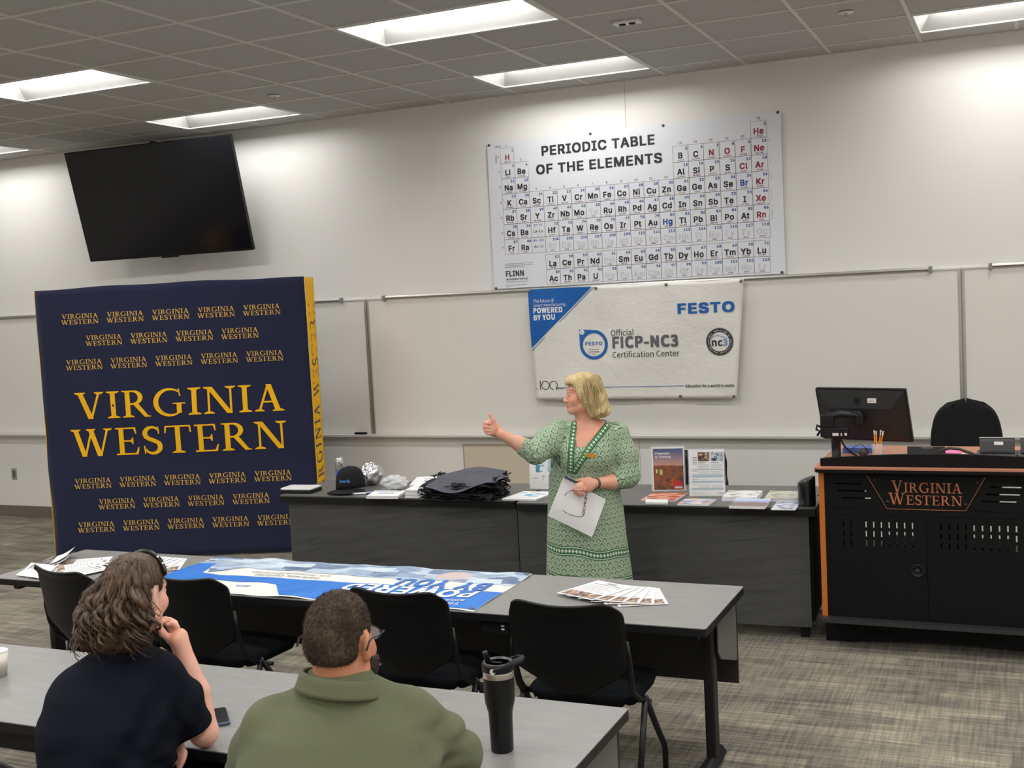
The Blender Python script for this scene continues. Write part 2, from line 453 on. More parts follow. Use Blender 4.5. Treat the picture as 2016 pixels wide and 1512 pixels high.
m_wb = mat('whiteboard_face', (0.76, 0.740, 0.69), 0.32, spec=0.45, var=(1.2, 0.02))
m_black = mat('black_plastic', (0.008, 0.008, 0.009), 0.45, spec=.3)
m_blackm = mat('black_matte', (0.006, 0.006, 0.007), 0.7, spec=0.2)
m_white = mat('white_enamel', (0.80, 0.79, 0.76), 0.45)
m_paper = mat('white_paper', (0.80, 0.79, 0.79), 0.7, spec=0.2)
m_ink = mat('black_ink', (0.022, 0.022, 0.028), 0.6)
m_greyink = mat('grey_ink', (0.30, 0.30, 0.31), 0.6)
m_palegrey = mat('pale_grey_ink', (0.52, 0.53, 0.54), 0.6)
m_red = mat('red_ink', S(150, 44, 58), 0.6)
m_blue = mat('blue_ink', S(35, 70, 155), 0.6)

def carpet():
    g = G('carpet_planks', rough=0.95, spec=0.1)
    p = g.coord('Object')
    x, y, z = g.xyz(p)
    # woven blocks of two sizes: each block of the weave has a tone of its own
    def blocks(w, h, seed):
        j = g.math('FLOOR', g.math('DIVIDE', y, h))
        off = g.white(g.vec(j, seed, 3.1))
        i = g.math('FLOOR', g.math('ADD', g.math('DIVIDE', x, w), g.math('MULTIPLY', off, 7.3)))
        return g.white(g.vec(i, j, seed))
    b1 = blocks(0.34, 0.10, 1.7); b2 = blocks(0.17, 0.05, 5.2)
    n1 = g.noise(g.scaled(p, (1.2, 30, 1)), 2.0, 2); n2 = g.noise(g.scaled(p, (32, 1.4, 1)), 2.0, 2)
    n3 = g.noise(p, 1.3, 2)
    yarn_x = g.rng(n1, 0.38, 0.62); yarn_y = g.rng(n2, 0.36, 0.60)
    v = g.math('MULTIPLY', b1, 0.27)
    v = g.math('ADD', v, g.math('MULTIPLY', b2, 0.16))
    v = g.math('ADD', v, g.math('MULTIPLY', yarn_x, 0.28))
    v = g.math('ADD', v, g.math('MULTIPLY', yarn_y, 0.22))
    v = g.math('ADD', v, g.math('MULTIPLY', g.rng(n3, 0.35, 0.65), 0.12))
    c = g.ramp(v, [(0.20, S(92, 88, 82)), (0.50, S(119, 114, 103)), (0.78, S(143, 137, 120)), (1.0, S(168, 162, 140))])
    g.bump(g.math('ADD', n1, n2), 0.25, 0.004)
    return g.color(c)
m_carpet = carpet()
struct(MB().box(X0, X1, Y0, WY + .1, -0.08, 0.0).build('floor', m_carpet))
# far and side walls, each a thick slab; the back wall is two painted panels meeting at a joint
wb = empty('wall_back', (0, WY, 0)); struct(wb)
for a, b in ((X0, -2.8765), (-2.8735, X1)):
    MB().box(a, b, 0, 0.12, 0, ZC + .3).build('wall_panel', m_wall, wb)
MB().box(-2.89, -2.86, 0.004, 0.1, 0, ZC + .2).build('joint', m_base, wb)
struct(MB().box(X0 - .1, X0, Y0, WY, 0, ZC + .3).build('wall_left', m_wall2))
struct(MB().box(X1, X1 + .1, Y0, WY, 0, ZC + .3).build('wall_right', m_wall2))
struct(MB().box(X0, X1, Y0 - .1, Y0, 0, ZC + .3).build('wall_front', m_wall2))
struct(MB().box(X0, X1, WY - 0.012, WY, 0.0, 0.112).build('baseboard_back', m_base, bevel=0.004))
# recessed beige access panel low on the back wall
ap = empty('access_panel', (-4.46, WY, 0), label='beige access panel set in the back wall behind the grey bags', cat='panel')
MB().box(0, 0.72, -0.006, 0, 0.30, 0.785).build('door', m_access, ap)
fr = MB()
for q in ((-0.012, 0.0, 0.29, 0.797), (0.72, 0.732, 0.29, 0.797), (0.0, 0.72, 0.785, 0.797), (0, 0.72, 0.29, 0.30)): fr.box(q[0], q[1], -0.008, 0, q[2], q[3])
fr.build('frame', mat('panel_trim', (0.42, 0.37, 0.29), 0.5), ap)

# ---------------------------------------------------------------- ceiling
MOD = 0.626; GX = -0.65; GY = 8.58
LX = [GX + MOD * k for k in (-13 - 2, -10, -5, 0, 5)]       # left edge of each lamp column
LX = [GX + MOD * k for k in (-15, -10, -5, 0, 5)]
LY = [GY - MOD * (1 + 3 * k) for k in range(7)]           # near edge of each lamp row
cl = empty('ceiling', (0, 0, ZC)); struct(cl)
lit = set()
for k in (-15, -10, -5, 0, 5):
    for r in range(7): lit |= {(k, 3 * r), (k + 1, 3 * r)}
tile_me = None; plain = MB()
rng = random.Random(3)
for c in range(-20, 9):
    xa = GX + MOD * c; xb = xa + MOD
    for r in range(-1, 21):
        ya, yb = (GY, WY) if r < 0 else (GY - MOD * (r + 1), GY - MOD * r)
        if (c, r) in lit: continue
        if -17 <= c <= 3 and r <= 7:
            if r < 0:
                o = MB().box(xa + .012, xb - .012, ya + .012, yb - .008, 0.0, 0.016).build('ceiling_tile', m_tile, cl)
            else:
                if tile_me is None:
                    o = MB().box(-MOD / 2 + .011, MOD / 2 - .011, -MOD / 2 + .011, MOD / 2 - .011, 0.0, 0.016).build('ceiling_tile', m_tile, cl); tile_me = o.data
                else:
                    o = bpy.data.objects.new('ceiling_tile', tile_me); COL.objects.link(o); o.parent = cl
                o.location = ((xa + xb) / 2, (ya + yb) / 2, 0.004 + rng.uniform(0, .0015))
                o.rotation_euler = (rng.uniform(-.001, .001), rng.uniform(-.001, .001), 0)
        else:
            plain.box(xa + .012, xb - .012, ya + .012, yb - .012, 0.004, 0.02)
stuff(plain.build('distant_tiles', m_tile, cl))
gb = MB()
for c in range(-20, 10):
    x = GX + MOD * c
    if (c - 1) % 5 == 0 and -15 <= c - 1 <= 5:      # these bars stop at the lamps
        y = WY
        for r in range(7):
            gb.box(x - .012, x + .012, GY - MOD * 3 * r + .004, y, -0.002, 0.006); y = GY - MOD * (3 * r + 1) - .004
        gb.box(x - .012, x + .012, Y0, y, -0.002, 0.006)
    else: gb.box(x - .012, x + .012, Y0, WY, -0.002, 0.006)
for r in range(0, 22): gb.box(X0, X1, GY - MOD * r - .012, GY - MOD * r + .012, -0.0015, 0.005)
gb.box(X0, X1, WY - .02, WY, -0.002, 0.006)
stuff(gb.build('grid_bars', m_grid, cl))
MB().box(X0, X1, Y0, WY + .1, 0.16, 0.22).build('deck', m_plenum, cl)

# ---------------------------------------------------------------- recessed lamps
m_lens = mat('lamp_lens', (1.0, 0.988, 0.970), 0.5, emit=LAMP)
m_troff = mat('lamp_housing', (0.50, 0.495, 0.48), 0.5)
troff = None; wall_me = None
vis = {(-10, 0): 'rectangular ceiling lamp in the row by the wall, above the wall television',
       (-5, 0): 'rectangular ceiling lamp in the row by the wall, above the periodic table',
       (0, 0): 'rectangular ceiling lamp at the top right corner, by the wall',
       (-15, 0): 'rectangular ceiling lamp cut by the left edge, lowest in the picture',
       (-10, 1): 'rectangular ceiling lamp cut by the left edge, higher in the picture',
       (-5, 1): 'large rectangular ceiling lamp nearest the viewer, cut by the top edge'}
for k in (-15, -10, -5, 0, 5):
    for r in range(7):
        xa = GX + MOD * k; yb = GY - MOD * 3 * r
        if troff is None:
            t = empty('ceiling_lamp', (0, 0, ZC)); w, d = MOD * 2 - .03, MOD - .03
            hz = 0.105; fx = 0.08; fy = 0.150
            fr = MB()
            for q in ((-w/2, w/2, -d/2, -d/2 + .012), (-w/2, w/2, d/2 - .012, d/2), (-w/2, -w/2 + .012, -d/2, d/2), (w/2 - .012, w/2, -d/2, d/2)):
                fr.box(q[0], q[1], q[2], q[3], -.004, .006)
            fr.build('frame', m_white, t)
            w2, d2 = w - .02, d - .02
            o4 = [(-w2/2, -d2/2, .002), (w2/2, -d2/2, .002), (w2/2, d2/2, .002), (-w2/2, d2/2, .002)]
            i4 = [(-w2/2 + fx, -d2/2 + fy, hz), (w2/2 - fx, -d2/2 + fy, hz), (w2/2 - fx, d2/2 - fy, hz), (-w2/2 + fx, d2/2 - fy, hz)]
            MB().add(o4 + i4, [(0, 4, 5, 1), (1, 5, 6, 2), (2, 6, 7, 3), (3, 7, 4, 0)]).build('reflector', m_troff, t)
            n = 12; lw, ld = w2 - 2 * fx, d2 - 2 * fy
            lens = MB().grid(lambda u, v: ((u - .5) * lw, (v - .5) * ld, hz - .035 * math.sin(PI * v) ** .8), 1, n, flip=True).build('lens', m_lens, t)
            troff = t
        else:
            t = copy_tree(troff)
        t.location = (xa + MOD, yb - MOD / 2, ZC)
        for ch_ in kids(t):
            if ch_.name.startswith('lens'):
                if wall_me is None:      # the row along the wall burns a little dimmer
                    bright_me = ch_.data; wall_me = bright_me.copy(); wall_me.materials[0] = mat('lamp_lens_wall', (1.0, 0.988, 0.970), 0.5, emit=LAMP * .62)
                ch_.data = wall_me if r == 0 else bright_me
        if (k, r) in vis: tag(t, vis[(k, r)], 'lamp', None)
        else: tag(t, 'rectangular ceiling lamp outside the picture, lighting the room', 'lamp', 'ceiling lamps outside the picture')
        if (k, r) in vis and 'group' in t: del t['group']
        if (k, r) in vis: t['group'] = 'ceiling lamps in the picture'
def sprinkler(x, y, label):
    t = empty('fire_sprinkler', (x, y, ZC), label=label, cat='sprinkler', group='ceiling sprinklers')
    MB().lathe([(0.045, 0.0), (0.043, -0.006), (0.02, -0.009), (0.012, -0.009)], 20).build('escutcheon', m_white, t)
    b = MB().lathe([(0.008, -0.008), (0.008, -0.02), (0.004, -0.022), (0.004, -0.036), (0.016, -0.037), (0.016, -0.039), (0.0, -0.039)], 12)
    for s in (-1, 1): b.tube([(s * .008, 0, -.016), (s * .011, 0, -.027), (s * .004, 0, -.036)], .0018, 6)
    b.build('head', m_alu, t)
sprinkler(-5.335, 7.684, 'small fire sprinkler on the ceiling above the wall television')
sprinkler(-0.992, 7.604, 'small fire sprinkler on the ceiling near the top right lamp')
t = empty('ceiling_sensor', (-2.224, 7.012, ZC), label='small white ceiling sensor with two round eyes, right of the nearest lamp', cat='sensor')
MB().rbox(-.085, .085, -.045, .045, -0.012, 0.004, .012).build('plate', m_white, t, bevel=.003)
for s in (-1, 1): MB().lathe([(.022, -.011), (.022, -.018), (.012, -.020), (0, -.020)], 16, (s * .032, 0, 0)).build('eye', m_black, t)

# ---------------------------------------------------------------- whiteboards with map rails and trays
ZB0, ZB1 = 0.893, 2.095
def whiteboard(xa, xb, rails, label, lend=True, rend=True):
    t = empty('whiteboard', ((xa + xb) / 2, WY, 0), label=label, cat='whiteboard', group='whiteboards along the back wall')
    h = (xb - xa) / 2
    MB().box(-h + .012, h - .012, -.014, 0, ZB0, ZB1 - .01).build('writing_surface', m_wb, t)
    MB().box(-h, h, -.020, 0, ZB1 - .018, ZB1).build('top_trim', m_alu2, t, bevel=.003)
    for s in (-1, 1): MB().box(min(s * h, s * (h - .020)), max(s * h, s * (h - .020)), -.020, 0, ZB0 - .01, ZB1 - .018).build('side_trim', m_alu, t, bevel=.003)
    prof = [(0, 0.896), (-.016, 0.896), (-.016, 0.880), (-.072, 0.874), (-.078, 0.884), (-.084, 0.882), (-.084, 0.866), (-.07, 0.858), (0, 0.858)]
    MB().prism(prof, -h, h, lambda a, b, c: (c, a, b)).build('pen_tray', m_alu2, t)
    for a, b in rails:
        a -= (xa + xb) / 2; b -= (xa + xb) / 2
        r = MB().prism([(-.018, ZB1 - .018), (-.030, ZB1 - .014), (-.036, ZB1 - .002), (-.030, ZB1 + .012), (-.012, ZB1 + .014), (-.012, ZB1 - .018)], a, b, lambda p, q, c: (c, p, q))
        o = r.build('map_rail', m_alu, t, bevel=.003)
        for c in (a, b): MB().rbox(c - .012, c + .012, -.042, -.008, ZB1 - .026, ZB1 + .018, .005, axis='x').build('end_cap', mat('grey_cap', (0.25, 0.25, 0.24), .5), o)
whiteboard(-10.22, -5.352, [(-10.1, -5.60)], 'long whiteboard at left, half hidden behind the navy backdrop')
whiteboard(-5.346, -0.418, [(-5.16, -0.62)], 'long middle whiteboard carrying the hanging vinyl banner')
whiteboard(-0.412, 4.35, [(-0.22, 4.2)], 'whiteboard cut by the right edge, behind the office chair')
t = tag(MB().rbox(-5.52, -5.41, WY - .07, WY - .03, .884, .902, .004, axis='x').build('board_eraser', m_blackm), 'small black eraser on the pen tray beside the yellow banner side', 'eraser')

# wall outlet
t = empty('wall_outlet', (-9.775, WY, 0.448), label='grey steel outlet plate low on the wall left of the backdrop', cat='outlet')
MB().rbox(-.036, .036, -.006, 0, -.058, .058, .004, axis='y').build('plate', m_alu, t)
MB().rbox(-.017, .017, -.009, -.004, -.036, .036, .006, axis='y').build('socket', mat('dark_socket', (.12, .12, .12), .5), t)

# ================================================================ PERIODIC TABLE
PB = WY - 0.014
t = empty('periodic_table_poster', (-2.873, PB, 2.724), label='large white periodic table of the elements hanging above the middle whiteboard', cat='poster')
PX0, PX1, PZ0, PZ1 = -4.090, -1.655, 2.118, 3.331
pw, ph = PX1 - PX0, PZ1 - PZ0
def pfn(x, z, lift): return (x + 2.873, -0.0022 - lift, z - 2.724)
def psheet(u, v):
    return ((u - .5) * pw, 0.004 * (u * (1 - u)) * 4 * math.sin(5 * u) - .0, (v - .5) * ph)
MB().box(-pw / 2, pw / 2, -.0015, .0015, -ph / 2, ph / 2).build('sheet', mat('poster_vinyl', (0.76, 0.78, 0.83), 0.45, spec=.4), t)
for hx, hz in ((-4.071, 3.314), (-3.171, 3.318), (-2.566, 3.320), (-1.675, 3.325), (-1.682, 2.127), (-4.073, 2.122)):
    MB().lathe([(.011, 0), (.011, .004), (.005, .005)], 14, M=Matrix.Translation((hx + 2.873, -.0015, hz - 2.724)) @ Matrix.Rotation(PI / 2, 4, 'X')).build('grommet', mat('dark_grommet', (.10, .09, .08), .35, metal=.6), t)
pr = Print(pfn)
CW, CH = (-1.762 + 3.972) / 18, (3.277 - 2.398) / 7
gx = lambda c: -3.972 + CW * c
gz = lambda r: 3.277 - CH * r
LZ, LH = 2.378, (2.378 - 2.132) / 2
EL = ("H 1.00795 1 1;He 4.00260 18 1;Li 6.941 1 2;Be 9.01218 2 2;B 10.812 13 2;C 12.0108 14 2;N 14.0067 15 2;O 15.9994 16 2;F 18.9984 17 2;Ne 20.1798 18 2;"
"Na 22.9898 1 3;Mg 24.3051 2 3;Al 26.9815 13 3;Si 28.0855 14 3;P 30.9737 15 3;S 32.066 16 3;Cl 35.453 17 3;Ar 39.948 18 3;"
"K 39.0983 1 4;Ca 40.078 2 4;Sc 44.9559 3 4;Ti 47.867 4 4;V 50.9415 5 4;Cr 51.9961 6 4;Mn 54.9380 7 4;Fe 55.845 8 4;Co 58.9332 9 4;Ni 58.6934 10 4;Cu 63.546 11 4;Zn 65.38 12 4;Ga 69.723 13 4;Ge 72.64 14 4;As 74.9216 15 4;Se 78.96 16 4;Br 79.904 17 4;Kr 83.798 18 4;"
"Rb 85.4678 1 5;Sr 87.62 2 5;Y 88.9059 3 5;Zr 91.224 4 5;Nb 92.9064 5 5;Mo 95.96 6 5;Tc (98) 7 5;Ru 101.07 8 5;Rh 102.906 9 5;Pd 106.42 10 5;Ag 107.868 11 5;Cd 112.412 12 5;In 114.818 13 5;Sn 118.711 14 5;Sb 121.760 15 5;Te 127.60 16 5;I 126.904 17 5;Xe 131.294 18 5;"
"Cs 132.905 1 6;Ba 137.327 2 6;La 138.905 5 8;Ce 140.116 6 8;Pr 140.908 7 8;Nd 144.242 8 8;Pm (145) 9 8;Sm 150.36 10 8;Eu 151.964 11 8;Gd 157.25 12 8;Tb 158.925 13 8;Dy 162.500 14 8;Ho 164.930 15 8;Er 167.259 16 8;Tm 168.934 17 8;Yb 173.054 18 8;Lu 174.967 19 8;"
"Hf 178.49 4 6;Ta 180.948 5 6;W 183.84 6 6;Re 186.207 7 6;Os 190.23 8 6;Ir 192.217 9 6;Pt 195.085 10 6;Au 196.967 11 6;Hg 200.59 12 6;Tl 204.383 13 6;Pb 207.2 14 6;Bi 208.980 15 6;Po (209) 16 6;At (210) 17 6;Rn (222) 18 6;"
"Fr (223) 1 7;Ra (226) 2 7;Ac (227) 5 9;Th 232.038 6 9;Pa 231.036 7 9;U 238.029 8 9;Np (237) 9 9;Pu (244) 10 9;Am (243) 11 9;Cm (247) 12 9;Bk (247) 13 9;Cf (251) 14 9;Es (252) 15 9;Fm (257) 16 9;Md (258) 17 9;No (259) 18 9;Lr (262) 19 9;"
"Rf (267) 4 7;Db (268) 5 7;Sg (271) 6 7;Bh (272) 7 7;Hs (270) 8 7;Mt (276) 9 7;Ds (281) 10 7;Rg (280) 11 7;Cn (285) 12 7;Nh (286) 13 7;Fl (289) 14 7;Mc (289) 15 7;Lv (293) 16 7;Ts (294) 17 7;Og (294) 18 7")
GAS = set('H He N O F Ne Cl Ar Kr Xe Rn'.split()); LIQ = {'Br', 'Hg'}; SYN = set('Tc Pm Np Pu Am Cm Bk Cf Es Fm Md No Lr Rf Db Sg Bh Hs Mt Ds Rg Cn Nh Fl Mc Lv Ts Og'.split())
LW = (-1.768 + 3.609) / 15
def cell(x, z, w, h, lw=.0028):
    for a, b, c, d in ((x, x + w, z - lw / 2, z + lw / 2), (x, x + w, z - h - lw / 2, z - h + lw / 2), (x - lw / 2, x + lw / 2, z - h, z), (x + w - lw / 2, x + w + lw / 2, z - h, z)):
        pr.rect(a, b, c, d, 2, 0.0)
# materials: 0 black 1 red 2 grey line 3 blue 4 pale outline 5 sheet white
ZN = 0
for i, e in enumerate(EL.split(';')):
    sy, ms, c, r = e.split(); c = int(c); r = int(r)
    if r <= 7: x, z, w, h = gx(c - 1), gz(r - 1), CW, CH
    else: x, z, w, h = -3.609 + LW * (c - 5), LZ - LH * (r - 8), LW, LH
    cell(x, z, w, h)
    pr.put(cap(sans(str(i + 1), .026), x + w - .006, z - .034, .028, 'r'), 3, .0002)
    pr.put(cap(sans(ms, .018), x + w / 2, z - h + .008, .015, 'c', .95), 1, .0002)
    if sy in SYN:
        pr.put(cap(sans(sy, .026), x + w / 2, z - .097, .060, 'c', .97), 4, .0002)
        pr.put(cap(sans(sy), x + w / 2, z - .097, .060, 'c', .97), 5, .0009)
    else:
        pr.put(cap(sans(sy, .030), x + w / 2, z - .097, .061, 'c', .97), 1 if sy in GAS else 3 if sy in LIQ else 0, .0002)
for r, a, b in ((6, '57-71', 'La-Lu'), (7, '89-103', 'Ac-Lr')):
    x, z = gx(2), gz(r - 1); cell(x, z, CW, CH)
    pr.put(cap(sans(a, .012), x + CW / 2, z - .034, .026, 'c', .9), 3, .0002)
    pr.put(cap(sans(b, .012), x + CW / 2, z - .085, .033, 'c', .9), 0, .0002)
    pr.put(cap(sans('*' if r == 6 else '#'), x + CW / 2, z - .115, .012, 'c'), 0, .0002)
top = {2: 2, 13: 2, 14: 2, 15: 2, 16: 2, 17: 2, 18: 1}
for c in range(2, 19):
    r = top.get(c, 4)
    pr.put(cap(sans(str(c), .01), gx(c - 1) + CW / 2, gz(r - 1) + .012, .024, 'c'), 1, .0002)
pr.put(cap(sans('GROUP', .006), -4.018, 3.288, .017), 0, .0002); pr.put(cap(sans('1', .01), -3.920, 3.288, .022), 0, .0002)
for r in range(1, 8): pr.put(cap(sans(str(r), .01), gx(0) - .012, gz(r - 1) - .075, .022, 'r'), 0, .0002)
vs, fs = cap(sans('PERIOD', .006), 0, 0, .017); pr.put(([(-4.006 - p[1], 3.165 + p[0], *p[2:]) for p in vs], fs), 0, .0002)
pr.put(fit(sans('PERIODIC TABLE', .032), -3.601, -2.640, 3.180, 3.262), 0, .0002)
pr.put(fit(sans('OF THE ELEMENTS', .032), -3.657, -2.585, 3.033, 3.115), 0, .0002)
pr.put(fit(sans('FLINN', .03), -3.976, -3.812, 2.214, 2.262), 0, .0002)
pr.put(fit(sans('SCIENTIFIC', .03), -3.975, -3.775, 2.184, 2.198), 0, .0002)
pr.put(fit(sans('"Your Safer Source for Science"'), -3.975, -3.775, 2.164, 2.176), 0, .0002)
for k, (a, b) in enumerate(((2.318, -3.727), (2.304, -3.727), (2.290, -3.80), (2.140, -3.79), (2.128, -3.94))): pr.rect(-3.981, b, a, a + .004, 2, .0002)
for r, s in enumerate(('2', '2 8', '2 8 8', '2 8 18 8', '2 8 18 18 8', '2 8 18 32 18 8')):
    for k, q in enumerate(s.split()): pr.put(cap(sans(q, .01), gx(18) + .016, gz(r) - .020 - .0185 * k, .009), 0, .0002)
stuff(pr.build('printed_chart', [m_ink, m_red, m_greyink, m_blue, m_palegrey, MATS['poster_vinyl']], t))

# ================================================================ HANGING VINYL BANNER
t = empty('vinyl_banner', (-2.873, WY - .05, 1.64), label='white vinyl banner with blue corner hanging on the middle whiteboard', cat='banner')
def bdisp(x, z):
    u = (x + 3.75) / 1.74; v = (z - 1.18) / .92
    d = .010 * math.sin(2.2 * PI * u + 1.5 * v) * (1 - v) + .006 * math.sin(9 * u - 7 * v) + .004 * math.sin(17 * u + 9 * v) * v
    d += .006 * math.sin(6 * PI * abs(u - .34)) * max(0, v - .6) + .012 * (1 - v) * abs(math.sin(3 * PI * u))
    return d * .62
BC = ((-3.766, 2.102), (-1.966, 2.094), (-2.053, 1.175), (-3.735, 1.181))
def bsurf(x, z, lift=0.0): return (x + 2.873, -.012 - bdisp(x, z) - lift, z - 1.64)
def bgrid(u, v):
    xl = BC[3][0] + (BC[0][0] - BC[3][0]) * v; xr = BC[2][0] + (BC[1][0] - BC[2][0]) * v
    zl = BC[3][1] + (BC[0][1] - BC[3][1]) * v; zr = BC[2][1] + (BC[1][1] - BC[2][1]) * v
    x = xl + (xr - xl) * u; z = zl + (zr - zl) * u
    z -= .006 * math.sin(PI * 3 * u) ** 2 * v
    return bsurf(x, z)
def vinyl(name, col):
    g = G(name, rough=0.38, spec=0.5)
    p = g.coord('Object')
    n1 = g.noise(g.scaled(p, (3.0, 3.0, 3.0)), 1.3, 3, 0.5); n2 = g.noise(g.scaled(p, (5, 5, 8)), 1.0, 2, 0.6)
    rid = g.math('ABSOLUTE', g.math('SUBTRACT', n2, 0.5))
    g.bump(g.math('ADD', g.math('MULTIPLY', n1, 1.6), g.math('MULTIPLY', g.rng(rid, 0, .05), .10)), 0.35, 0.02)
    return g.color(col)
m_vinyl = vinyl('white_vinyl', (0.78, 0.76, 0.71, 1)); m_vblue = vinyl('blue_vinyl', S(0, 92, 172))
MB().grid(bgrid, 60, 34).build('sheet', m_vinyl, t, solid=.0012, off=-1)
for hx, hz in ((-3.752, 2.085), (-3.165, 2.081), (-2.58, 2.080), (-1.985, 2.078), (-2.50, 1.196), (-2.072, 1.192)):
    q = bsurf(hx, hz, .001)
    MB().lathe([(.013, 0), (.013, .004), (.006, .005)], 14, M=Matrix.Translation(q) @ Matrix.Rotation(PI / 2, 4, 'X')).build('grommet', mat('steel_grommet', (.25, .24, .22), .3, metal=.9), t)
pr = Print(lambda x, z, lift: bsurf(x, z, .0030 + lift))
def dense(p0, p1, p2, mi, n=14, lift=0):
    A, B, C = map(Vector, (p0, p1, p2)); P = {}
    vs = []; fs = []
    for i in range(n + 1):
        for j in range(n + 1 - i):
            P[i, j] = len(vs); vs.append(tuple(A + (B - A) * (i / n) + (C - A) * (j / n)))
    for i in range(n):
        for j in range(n - i):
            fs.append((P[i, j], P[i + 1, j], P[i, j + 1]))
            if j < n - i - 1: fs.append((P[i + 1, j], P[i + 1, j + 1], P[i, j + 1]))
    pr.put((vs, fs), mi, lift)
# 0 blue 1 white 2 black 3 grey 4 mid blue 5 sky blue
dense((-3.753, 1.612), (-3.196, 2.096), (-3.763, 2.099), 0)
pr.line([(-3.751, 1.590), (-3.18, 2.094)], .005, 4)
pr.put(fit(sans('The future of', 0, 1), -3.718, -3.535, 1.985, 2.016), 1, .001)
pr.put(fit(sans('smart manufacturing.', 0, 1), -3.718, -3.428, 1.945, 1.978), 1, .001)
pr.put(fit(sans('POWERED', .018, 1), -3.720, -3.462, 1.898, 1.944), 1, .001)
pr.put(fit(sans('BY YOU', .018, 1), -3.720, -3.530, 1.840, 1.887), 1, .001)
pr.put(fit(sans('FESTO', .042), -2.494, -2.044, 1.842, 1.928), 4)
pr.put(fit(sans('Official', 0, 1), -3.055, -2.862, 1.690, 1.742), 2)
pr.put(fit(sans('FICP-NC3', .020, 1), -3.046, -2.500, 1.588, 1.686), 3)
pr.put(fit(sans('Certification Center', 0, 1), -3.048, -2.495, 1.514, 1.566), 2)
# certificate drop: ring with a square corner at upper left
cx, cz, R = -3.205, 1.624, .120
pr.ring(cx, cz, .094, .108, 4, n=60); pr.ring(cx, cz, .108, R, 4, n=60)
arc = [(cx + (R - .012) * math.cos(w), cz + (R - .012) * math.sin(w)) for w in [PI - PI / 2 * i / 12 for i in range(13)]]
cnr = (cx - R - .002, cz + R + .008)
for i in range(12): pr.poly([cnr, arc[i + 1], arc[i]], 4)
pr.poly([cnr, arc[0], (cx - R, cz)], 4); pr.poly([cnr, (cx, cz + R), arc[12]], 4)
pr.disc(cx - .098, cz + .105, .021, 1, .0008); pr.put(cap(sans('NC', .01), cx - .098, cz + .099, .012, 'c'), 3, .0012)
pr.put(fit(sans('FESTO', .02), cx - .072, cx + .072, cz - .004, cz + .024), 4, .0012)
pr.rect(cx - .05, cx + .05, cz - .040, cz - .037, 3, .0012)
pr.put(fit(sans('CERTIFIED', .01, 1), cx - .045, cx + .045, cz - .063, cz - .052), 3, .0012)
pr.line([(cx - .012, cz - .076), (cx, cz - .084), (cx + .013, cz - .072)], .004, 3, .0012)
# round council mark
cx, cz = -2.169, 1.6175
pr.ring(cx, cz, .076, .103, 2); pr.ring(cx, cz, .105, .108, 2)
s = 'NATIONAL COALITION OF CERTIFICATION CENTERS '
for k, ch in enumerate(s):
    if ch == ' ': continue
    w = math.radians(190 - 360 * k / len(s)); ca, sa = math.cos(w - PI / 2), math.sin(w - PI / 2)
    vs, fs = cap(sans(ch, .02), 0, .083, .013, 'c')
    pr.put(([(cx + p[0] * ca - p[1] * sa, cz + p[0] * sa + p[1] * ca, *p[2:]) for p in vs], fs), 1, .0008)
pr.put(fit(sans('nc', .012, 1), cx - .062, cx + .022, cz - .034, cz + .012), 2)
pr.put(fit(sans('3', .012, 1), cx + .025, cx + .060, cz - .034, cz + .020), 5)
pr.line([(cx - .068 + .13 * i / 10, cz + .022 + .026 * math.sin(PI * (i / 10) ** .7)) for i in range(11)], .005, 5, .0004)
# one hundred years strip
pr.rect(-3.737, -3.716, 1.270, 1.275, 4)
pr.rect(-3.695, -3.688, 1.262, 1.338, 2)
pr.ring(-3.645, 1.300, .031, .037, 2); pr.ring(-3.570, 1.300, .031, .037, 2, a0=-1.0, a1=4.7)
pr.put(fit(sans('years', .012, 1), -3.548, -3.48, 1.262, 1.282), 2)
pr.rect(-3.48, -2.470, 1.2755, 1.280, 4)
pr.put(fit(sans('Education for a world in motio', .012, 1), -2.455, -2.066, 1.264, 1.290), 2)
stuff(pr.build('print', [m_vblue, mat('print_white', (.82, .82, .82), .5), m_ink, mat('banner_grey_ink', S(100, 96, 106), .5), mat('banner_blue_ink', S(20, 96, 170), .5), mat('banner_sky_ink', S(90, 140, 185), .5)], t))

# ================================================================ NAVY BACKDROP
ang = math.atan2(.349, .937)
bk = empty('fabric_backdrop', (-7.55, 7.25, 0), ang, label='navy pop-up backdrop with gold lettering standing at left before the wall', cat='backdrop')
m_navy = mat('navy_fabric', (.0155, .0185, .050), .9, spec=.2, bump=(400, .1), sheen=.15)
m_gold = mat('gold_print', S(244, 184, 24), .7, spec=.2)
m_gold2 = mat('gold_small_print', S(222, 178, 84), .7, spec=.2)
BW, BH = 2.283, 2.295
def bkd(u, z):
    a = u / BW; b = z / BH
    e = .006 * math.sin(11 * a + 5 * b) * b * (1 - b) * 4 + .004 * math.sin(23 * b + 4 * a)
    e += .012 * math.exp(-((a - .06) / .06) ** 2) * math.sin(9 * b) + .010 * math.exp(-((a - .97) / .05) ** 2) * math.sin(7 * b + 1)
    e += .004 * math.sin(34 * a) * max(0, .18 - b) / .18 + .003 * math.sin(8 * (a + b) * 3) * math.exp(-((b - .42) / .2) ** 2)
    return e
def bkf(u, v):
    x = u * BW; z = .012 + v * (BH - .012)
    x += (.010 * math.sin(7 * v) + .008 * math.sin(13 * v)) * (1 - u) * (1 if u < .5 else 0) * (1 - v)
    z += .012 * math.sin(PI * u) * (v > .99) - .004 * math.sin(18 * u) * v
    return (x, -bkd(x, z), z)
MB().grid(bkf, 46, 46).build('front_panel', m_navy, bk, solid=.002, off=-1)
def side(uu, v, x0, out):
    b = v; return (x0 + out * .012 * math.sin(9 * b + 1) * math.sin(PI * uu), uu * .30 + .004 * math.sin(12 * b), .012 + v * (BH - .012))
